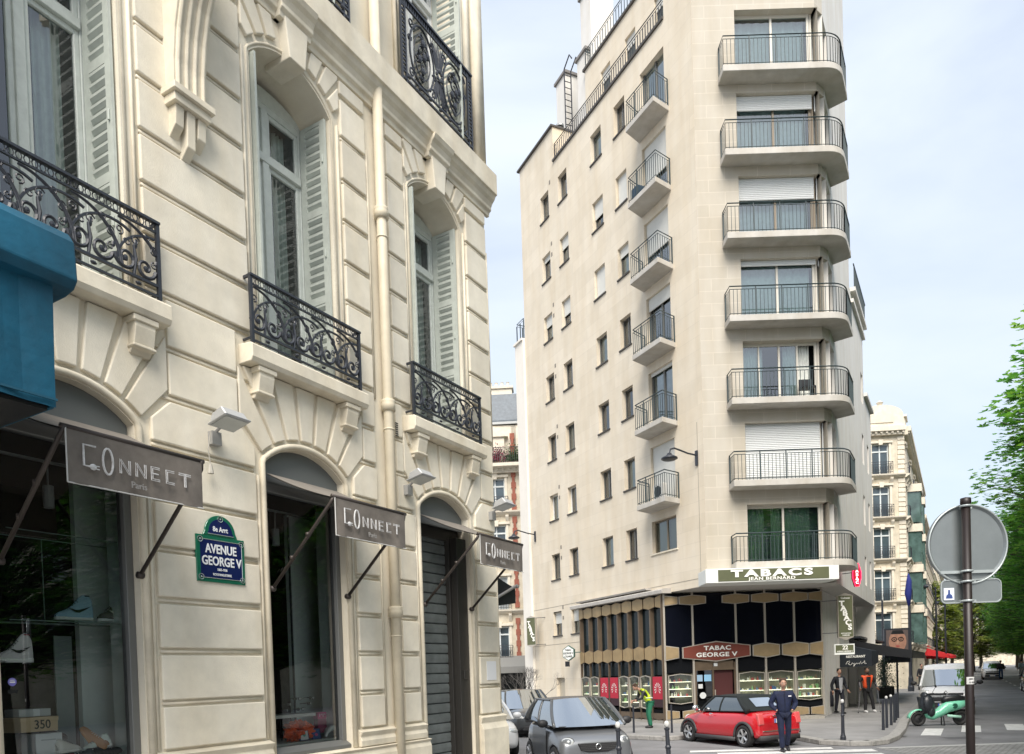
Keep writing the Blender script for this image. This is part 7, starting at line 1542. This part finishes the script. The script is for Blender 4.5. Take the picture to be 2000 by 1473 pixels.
def make_tree(seed, h=15.5, r=4.9, zlow=3.0, ncl=720, per=46, leaf=.22, mats=LEAVES):
    rn = random.Random(seed); t = thing('chestnut_tree', None, 'tree', (0, 0, 0)); tr = MB()
    tr.tube([(0, 0, 0), (.05, 0, 2), (.0, .1, 4), (.1, 0, 7), (0, 0, h*.8)], [.30, .24, .21, .16, .05], 10)
    V = []; F = []; MI = []; clusters = []
    for k in range(ncl):
        v = (k+.5)/ncl; z = zlow+(h-zlow)*v; prof = math.sin(math.pi*min(1, (v*.93+.07))**.8)**.62; a = k*2.39996+rn.uniform(-.4, .4)
        rr = r*prof*(.35+.65*math.sqrt(rn.random()))*rn.uniform(.85, 1.15); c = Vector((rr*math.cos(a), rr*math.sin(a), z+rn.uniform(-.3, .3))); clusters.append((c, a, rr))
        if True:
            s0 = Vector((0, 0, max(2.6, z-.45*rr-.6))); mid = s0.lerp(c, .5)+Vector((0, 0, .25)); tr.tube([s0, mid, c+Vector((math.cos(a), math.sin(a), 0))*.5], [.06 if k % 3 == 0 else .03, .03, .008], 4)
    for (c, a, rr) in clusters:
        out = Vector((math.cos(a), math.sin(a), 0)); cr_ = rn.uniform(.75, 1.25)
        tone = rn.choice((0, 0, 1, 1, 2))
        for q in range(per):
            # flattened tiers that droop outward
            u_ = max(-1.1, min(.75, rn.gauss(0, .5)))*cr_; w_ = max(-.9, min(.9, rn.gauss(0, .42)))*cr_; dz = rn.gauss(0, .2)*cr_-.14*abs(u_); p = c+out*u_+Vector((-out.y, out.x, 0))*w_+Vector((0, 0, dz))
            az = rn.uniform(0, 6.283); el = rn.uniform(-.55, .15); n5 = 5; L = leaf*rn.uniform(.7, 1.2); mi_ = min(2, max(0, tone+rn.choice((-1, 0, 0, 1))))
            ax = Vector((math.cos(az), math.sin(az), 0)); sd_ = Vector((-ax.y, ax.x, 0)); ax = (ax+Vector((0, 0, el))).normalized(); up = sd_.cross(ax).normalized()
            for j in range(n5):
                g = (j-2)*.62; d = (ax*math.cos(g)+sd_*math.sin(g)-up*.18).normalized(); s_ = up.cross(d).normalized()*L*.17; l = L*(1-.12*abs(j-2)); b = len(V)
                V += [p, p+d*l*.62+s_, p+d*l, p+d*l*.62-s_]; F.append((b, b+1, b+2, b+3)); MI.append(mi_)
    tr.build('trunk', BARK, t, smooth=True)
    me = bpy.data.meshes.new('crown'); me.from_pydata([tuple(v) for v in V], [], F)
    for q in mats: me.materials.append(q)
    me.polygons.foreach_set('material_index', MI); me.update(); o = bpy.data.objects.new('crown', me); COL.objects.link(o); o.parent = t; return t
T1 = make_tree(1); T2 = make_tree(5, 16.5, 5.1); 
ROW = [(30, 14.3, 1.14, 'nearest chestnut tree, cut by the right side of the photo'), (38.5, 13.7, 1.04, 'second chestnut tree of the row, its crown edge against the sky'), (47, 13.7, .98, 'third chestnut tree of the avenue row'), (55.5, 13.8, .95, 'fourth chestnut tree of the avenue row'), (64, 13.8, .98, 'fifth chestnut tree, over the black car'), (73, 14, .95, 'sixth chestnut tree of the avenue row'), (82, 14.2, .98, 'seventh chestnut tree, over the kiosks'), (92, 14.4, .95, 'eighth chestnut tree of the row'), (103, 14.6, .95, 'ninth chestnut tree of the avenue row'), (118, 15, 1, 'tenth chestnut tree of the avenue row'), (134, 15, 1, 'eleventh chestnut tree of the avenue row'), (152, 15.5, 1.05, 'twelfth chestnut tree of the avenue row'), (172, 16, 1.1, 'thirteenth chestnut tree of the avenue row'), (196, 17, 1.15, 'farthest chestnut tree of the avenue row'), (20.5, 15.2, .98, 'chestnut tree out of view, mirrored in the shop windows'), (11, 15.2, .92, 'chestnut tree nearer still, mirrored in the first shop window')]
for i, (u, wd, s_, lab) in enumerate(ROW):
    t = (T1, T2)[i] if i < 2 else copy_tree((T1, T2)[i % 2]); t.location = PW(u, wd); t.rotation_euler = (0, 0, i*1.9+.4); t.scale = (s_, s_, s_); tag(t, lab, 'tree', 'chestnut trees along the avenue')
Y1 = make_tree(9, 12, 4.2, 2.0, 130, 60, .40, YLEAF); Y1.name = 'yellow_tree'
for i, (u, wd, s_, lab) in enumerate(((118, 3.0, 1.05, 'pale yellow-green tree at the end of the avenue, left of the pole'), (150, 8.5, 1.2, 'pale yellow-green tree closing the avenue in the distance'), (140, -2.0, 1.0, 'small yellow-green tree behind the far awnings'), (190, 5, 1.3, 'far yellow-green tree on the left pavement'), (225, 11, 1.5, 'farthest yellow-green tree in the middle of the view'))):
    t = Y1 if i == 0 else copy_tree(Y1); t.location = PW(u, wd); t.rotation_euler = (0, 0, i*2); t.scale = (s_, s_, s_); tag(t, lab, 'tree', 'yellow-green trees far down the avenue')
# ================================================================ goods in the shop windows (placed in the facade's own frame: u along, depth behind the face, height)
def sh(u, d, z): return PW(u, -(d if d < .3 else .24+(d-.3)*.75), z)
CLR = lambda n, c, r=.6: mat('shoe_'+n, c, r)
def shoe(lab, u, d, z, rz, upper, sole, high=False, L=.29, tilt=0, swoosh=None, collar=None, roll=0, name='sneaker', toe=None):
    t = thing(name, lab, 'shoe', sh(u, d, z), AV+R(rz), 'sneakers in the first shop window'); t.rotation_euler = (R(roll), R(tilt), AV+R(rz)); w_ = .05
    st = [(-.5, .40, .55), (-.42, .80, 1.0), (-.2, .78, 1.0) if high else (-.2, .62, 1.0), (-.05, .55, .96), (.12, .42, .95), (.3, .30, 1.0), (.42, .24, .8), (.5, .12, .35)]
    if high: st[0] = (-.5, .8, .5); st[1] = (-.42, 1.1, .9); st[2] = (-.22, 1.08, .95); st[3] = (-.06, .75, .93)
    h = .225 if high else .15; m = MB(); V = []; n = 9
    for (x, hh, ww) in st:
        for j in range(n):
            a = math.pi*j/(n-1); V.append((x*L, math.cos(a)*w_*ww*(1-.25*math.sin(a)), .025+math.sin(a)**.8*h*hh))
    F = [(i*n+j, (i+1)*n+j, (i+1)*n+j+1, i*n+j+1) for i in range(len(st)-1) for j in range(n-1)]; F += [tuple(range(n))[::-1], tuple(range((len(st)-1)*n, len(st)*n))]
    m.add([Vector(v) for v in V], F); o = m.build('upper', CLR(*upper), t, smooth=True, sub=1)
    m = MB(); m.prismz([(x*L*1.04, w_*ww*1.08) for x, hh, ww in st]+[(x*L*1.04, -w_*ww*1.08) for x, hh, ww in st[::-1]], 0, .032); m.build('sole', CLR(*sole), t, bevel=.008)
    m = MB(); ct = .025+h*(1.0 if high else .72); m.lathe([(.0, 0), (.026, 0), (.032, .008), (.02, .012)], (-.36*L, 0, ct-.01), 12); m.build('collar', CLR(*(collar or upper)), t)
    m = MB()
    for q in range(5): x = (-.08+.07*q)*L; zz = .03+h*(.62-.07*q)*(1.15 if high else .92); m.tube([(x, -.024, zz-.012), (x+.004, 0, zz+.006), (x, .024, zz-.012)], .0035, 4)
    m.build('laces', CLR('lace_white', (.7, .7, .68)) if sole[0] != 'white_sole' else CLR('lace_dark', (.08, .08, .09)), t)
    if swoosh:
        m = MB(); P = [(-.33, .50), (-.10, .30), (.02, .28), (.22, .44), (.40, .62), (.16, .50), (.0, .42), (-.1, .42), (-.2, .47)]
        for s_ in (1, -1): m.prism([(-x*L*.8 if False else -x*L*.85-.02, .02+z*h*.85) for x, z in P], s_*w_*1.0, s_*(w_*1.0+.003))
        m.build('side_mark', CLR(*swoosh), t)
    return t
WS = ('white_sole', (.85, .85, .83)); NV = ('navy', (.012, .02, .05)); BLK_ = ('black', (.012, .012, .014))
shoe('high sneaker in ice blue and navy with white sole on the glass case floor', 4.33, .62, 2.77, 180, ('ice_blue', (.34, .52, .66)), WS, True, .36, swoosh=BLK_, collar=NV)
shoe('black and cream high sneaker right of the ice blue one', 4.72, .62, 2.77, 180, ('black_cream', (.09, .08, .07)), WS, True, .30, swoosh=('cream', (.62, .58, .48)), collar=BLK_)
shoe('white, red and black high sneaker cut by the left edge of the window', 3.76, .6, 2.37, 180, ('white_leather', (.66, .64, .64)), WS, True, .30, swoosh=BLK_, collar=('dusty_red', (.35, .03, .05)))
shoe('tan brown sneaker standing on its heel', 4.40, .55, 1.58, 120, ('tan', (.48, .22, .08)), ('tan_sole', (.55, .27, .10)), False, .31, tilt=-55)
shoe('pale mint sneaker lying beside the tan one', 4.44, .48, 1.50, 190, ('mint_white', (.75, .85, .80)), WS, False, .31, tilt=8)
shoe('light grey sneaker with dark laces', 4.14, .45, 1.50, 20, ('light_grey', (.68, .68, .64)), WS, False, .30)
shoe('small black and brown sneaker behind the light grey one', 4.08, .62, 1.62, 10, ('black_brown', (.05, .035, .03)), BLK_, False, .27)
shoe('dark slate sneaker lying in front at the window bottom', 4.20, .38, 1.39, 170, ('slate', (.05, .07, .085)), BLK_, False, .31)
shoe('black sneaker in front at the right end of the pile', 4.52, .42, 1.42, 10, ('soft_black', (.02, .022, .026)), BLK_, False, .32, tilt=-12)
shoe('dark red and white sneaker at the very bottom of the window', 4.02, .35, 1.36, 180, ('dark_red', (.22, .012, .03)), WS, False, .30, swoosh=BLK_)
# glass case
t = thing('glass_case', 'clear glass display case with thin dark edges high in the first shop window', 'display case', sh(0, 0, 0), AV)
m = MB(); x0, x1, y0, y1, z0, z1 = 3.66, 4.92, .32, .68, 2.74, 3.56
for a, b in (((x0, y0, z0), (x1, y0, z0)), ((x0, y0, z1), (x1, y0, z1)), ((x1, y0, z0), (x1, y0, z1)), ((x1, y0, z0), (x1, y1, z0)), ((x1, y0, z1), (x1, y1, z1)), ((x0, y1, z1), (x1, y1, z1)), ((4.16, y1, z0), (4.16, y1, z1)), ((x1, y1, z0), (x1, y1, z1)), ((x0, y1, z0), (x1, y1, z0))): m.tube([a, b], .005, 5)
m.build('edges', mat('case_edge', (.25, .34, .32), .3, metal=.3), t)
CGS = glass('case_pane', (.93, .97, .96), .8)
m = MB(); m.add([(x0, y0, z0), (x1, y0, z0), (x1, y0, z1), (x0, y0, z1)], [(0, 1, 2, 3)]); m.add([(x1, y0, z0), (x1, y1, z0), (x1, y1, z1), (x1, y0, z1)], [(0, 1, 2, 3)]); m.bb(x0, x1, y0, y1, z0+.005, z0+.015); m.build('pane', CGS, t)
t = tag(MB().bb(-.12, .12, -.05, .05, -.01, 0).build('white_stand', mat('stand_white', (.7, .7, .7), .5), None), 'white acrylic stand under the white, red and black sneaker', 'stand'); t.location = sh(3.78, .6, 2.37); t.rotation_euler = (0, 0, AV)
# boxes
KR = mat('kraft_card', (.58, .44, .28), .8, var=.1, scale=9)
t = thing('shoe_box', 'brown cardboard shoe box marked 350', 'box', sh(3.88, .5, 1.72), AV+R(3)); m = MB(); m.bb(-.17, .17, -.06, .22, 0, .12); m.bb(-.175, .175, -.065, .225, .095, .135); m.build('carton', KR, t, bevel=.003)
text('number', '350', .115, BLACK, t, T3(.02, -.068, .062), .001, .001, sx=.9)
t = thing('shoe_box', 'white cardboard shoe box under the brown one', 'box', sh(3.95, .46, 1.50), AV); m = MB(); m.bb(-.12, .12, -.05, .2, 0, .2, 0); m.build('carton', mat('white_card', (.6, .64, .66), .7), t, bevel=.003); m = MB(); m.bb(-.07, .06, -.052, -.05, .135, .145); m.build('print', mat('grey_ink', (.3, .35, .38), .6), t)
t = thing('shoe_box', 'grey shoe box lid lying on top of the brown box', 'box', sh(3.9, .52, 1.86), AV); m = MB(); m.bb(-.18, .1, -.05, .2, 0, .07, 0); m.bb(-.06, .0, -.055, -.05, .0, .07, 1); m.build('carton', [mat('grey_card', (.4, .43, .44), .7), mat('white_card', (.6, .64, .66))], t, bevel=.003)
t = thing('window_sticker', 'round violet sticker on the first shop window', 'sticker', sh(3.575, .155, 2.18), AV); m = MB(); m.lathe([(0, 0), (.036, 0)], (0, 0, 0), 20, ax='y'); m.build('disc', mat('violet', (.22, .2, .6), .5), t); m = MB(); m.bb(-.022, .022, -.003, -.001, -.008, .004); m.bb(-.018, .018, -.003, -.001, .012, .018); m.build('print', LW, t)
t = tag(MB().bb(-.035, .045, -.002, 0, -.03, .0).build('small_sticker', BLACK, None), 'small black sticker under the round violet one', 'sticker'); t.location = sh(3.57, .155, 2.11); t.rotation_euler = (0, 0, AV)
t = tag(MB().bb(-.09, .09, 0, .02, -.9, .35).build('pale_board', mat('pale_board', (.20, .25, .25), .7), None), 'tall pale notice board standing inside the first shop window', 'board'); t.location = sh(4.5, 1.3, 2.3); t.rotation_euler = (0, 0, AV)
# second window
t = thing('display_shelf', 'white shelf on the left inside the second shop window', 'shelf', sh(6.85, .55, 1.67), AV); m = MB(); m.bb(-.5, .48, -.14, .25, -.02, .02); m.build('board', mat('shelf_white', (.62, .62, .6), .5), t)
m = MB(); m.bb(.45, .47, .2, .22, -.35, 2.6); m.bb(.2, .21, .2, .22, -.35, 0); m.build('rack', IRON, t)
rn = random.Random(2)
for i in range(6):
    t = thing('sunglasses', 'black sunglasses on the rack, pair %s from the left' % ('one', 'two', 'three', 'four', 'five', 'six')[i], 'sunglasses', sh(6.92+.10*i+.02*(i % 2), .5+.1*(i % 2), 1.74+.07*(i % 3)), AV+R(rn.uniform(-30, 30)), 'sunglasses in the second shop window')
    m = MB()
    for s_ in (-1, 1): m.ell((s_*.032, 0, 0), (.027, .004, .022))
    m.tube([(-.06, .1, 0), (-.06, 0, .01), (0, 0, .012), (.06, 0, .01), (.06, .1, 0)], .004, 4); m.build('frame', BLACK, t)
    m = MB(); m.ell((.0+.035, -.006, .0), (.02, .002, .016)); m.build('lens', mat('painted_lens_glint', (.6, .62, .62), .2), t)  # pale disc over one black lens: a glint painted on as colour
ORM = mat('orange_plastic', (.75, .10, .015), .45, bump=.5, bscale=18)
t = thing('orange_ornament', 'crumpled glossy orange ornament at the bottom left of the second shop window', 'ornament', sh(7.12, .5, 1.34), AV); m = MB(); rn = random.Random(6)
def crump(u_, v_):
    th = 6.2832*u_; ph = math.pi*v_; k = 1+.22*math.sin(5*th+3*ph)+.14*math.sin(11*th-6*ph)+.1*math.sin(17*ph+2*th); return (.19*k*math.sin(ph)*math.cos(th), .13*k*math.sin(ph)*math.sin(th), .12+.115*k*math.cos(ph))
m.grid(crump, 40, 22, flip=True)
for k in range(5): m.tube([(.05*k-.1, 0, .05), (.07*k-.15, -.03, 0)], [.04, .02], 6)
m.build('folded_shell', ORM, t)
PK = mat('pink_box', (.62, .04, .20), .5)
t = thing('pink_box', 'two stacked pink boxes behind the orange ornament', 'box', sh(7.60, .62, 1.50), AV+R(-8)); m = MB(); m.bb(-.075, .075, -.05, .05, .09, .18); m.build('upper_box', PK, t, bevel=.003); m = MB(); m.bb(-.07, .075, -.045, .055, -.1, .088); m.build('lower_box', mat('dark_pink_box', (.35, .03, .12), .5), t, bevel=.003); m = MB()
for k in range(4): m.bb(-.05+.028*k, -.035+.028*k, -.053, -.05, .12+.02*(k % 2), .16)
m.build('print', mat('pink_print', (.8, .45, .6), .5), t)
for i, (u, c, lab) in enumerate(((7.10, (.62, .66, .68), 'pale framed card with a dark blue edge'), (7.31, (.03, .10, .30), 'dark blue framed card with a pink drawing'))):
    t = thing('framed_card', lab, 'card', sh(u, .33, 1.345), AV+R(-5), 'cards leaning in the second shop window'); t.rotation_euler = (R(-12), 0, AV+R(-6)); m = MB(); m.bb(-.075, .075, 0, .015, 0, .14); m.build('frame', mat('card_navy', (.02, .03, .12), .5), t); m = MB(); m.bb(-.06, .06, -.003, .0, .01, .125); m.build('card', mat('card_face%d' % i, c, .5), t)
    m = MB(); m.ell((0, -.004, .06 if i else .08), (.025, .002, .02 if i else .03)); m.build('drawing', mat('card_ink%d' % i, ((.1, .35, .3), (.6, .1, .25))[i], .5), t)
t = thing('polar_bear_figure', 'white bear figure striding right at the bottom of the second shop window', 'figure', sh(7.62, .36, 1.34), AV); WB = mat('bear_white', (.70, .73, .74), .5)
P = {'r': (-.13, 0, .115, .035, .035), 'b': (-.06, 0, .125, .05, .045), 'c': (.05, 0, .13, .043, .04), 'n': (.11, 0, .15, .03, .028), 'h': (.155, 0, .165, .026, .024), 's': (.195, 0, .155, .012, .012)}
E = [('r', 'b'), ('b', 'c'), ('c', 'n'), ('n', 'h'), ('h', 's')]
for nm_, b, x, x2, y in (('fl', 'c', .07, .10, .028), ('fr', 'c', .04, .03, -.028), ('bl', 'r', -.11, -.08, .028), ('br', 'r', -.13, -.16, -.028)):
    P[nm_+'1'] = (x, y, .07, .024, .022); P[nm_+'2'] = (x2, y, .016, .018, .016); E += [(b, nm_+'1'), (nm_+'1', nm_+'2')]
b_ = skinmesh('body', P, E, WB, t, 2); m = MB()
for s_ in (-1, 1): m.ell((.145, s_*.018, .19), (.007, .005, .008), nu=6, nv=4)
m.build('ears', WB, t)
t = thing('striped_carton', 'red and white striped open carton right of the white bear figure', 'box', sh(7.86, .42, 1.335), AV-R(5)); rd = mat('carton_red', (.5, .02, .03), .5); wh = mat('carton_white', (.75, .7, .66), .5); m = MB()
for k in range(5):
    x = -.075+.03*k; m.add([(x, -.05, 0), (x+.03, -.05, 0), (x*1.15+.034, -.06, .17+.025*(k % 2)), (x*1.15, -.06, .17+.025*((k+1) % 2))], [(0, 1, 2, 3)], k % 2); 
m.bb(-.075, .075, -.048, .05, 0, .15, 0); m.build('carton', [rd, wh], t)
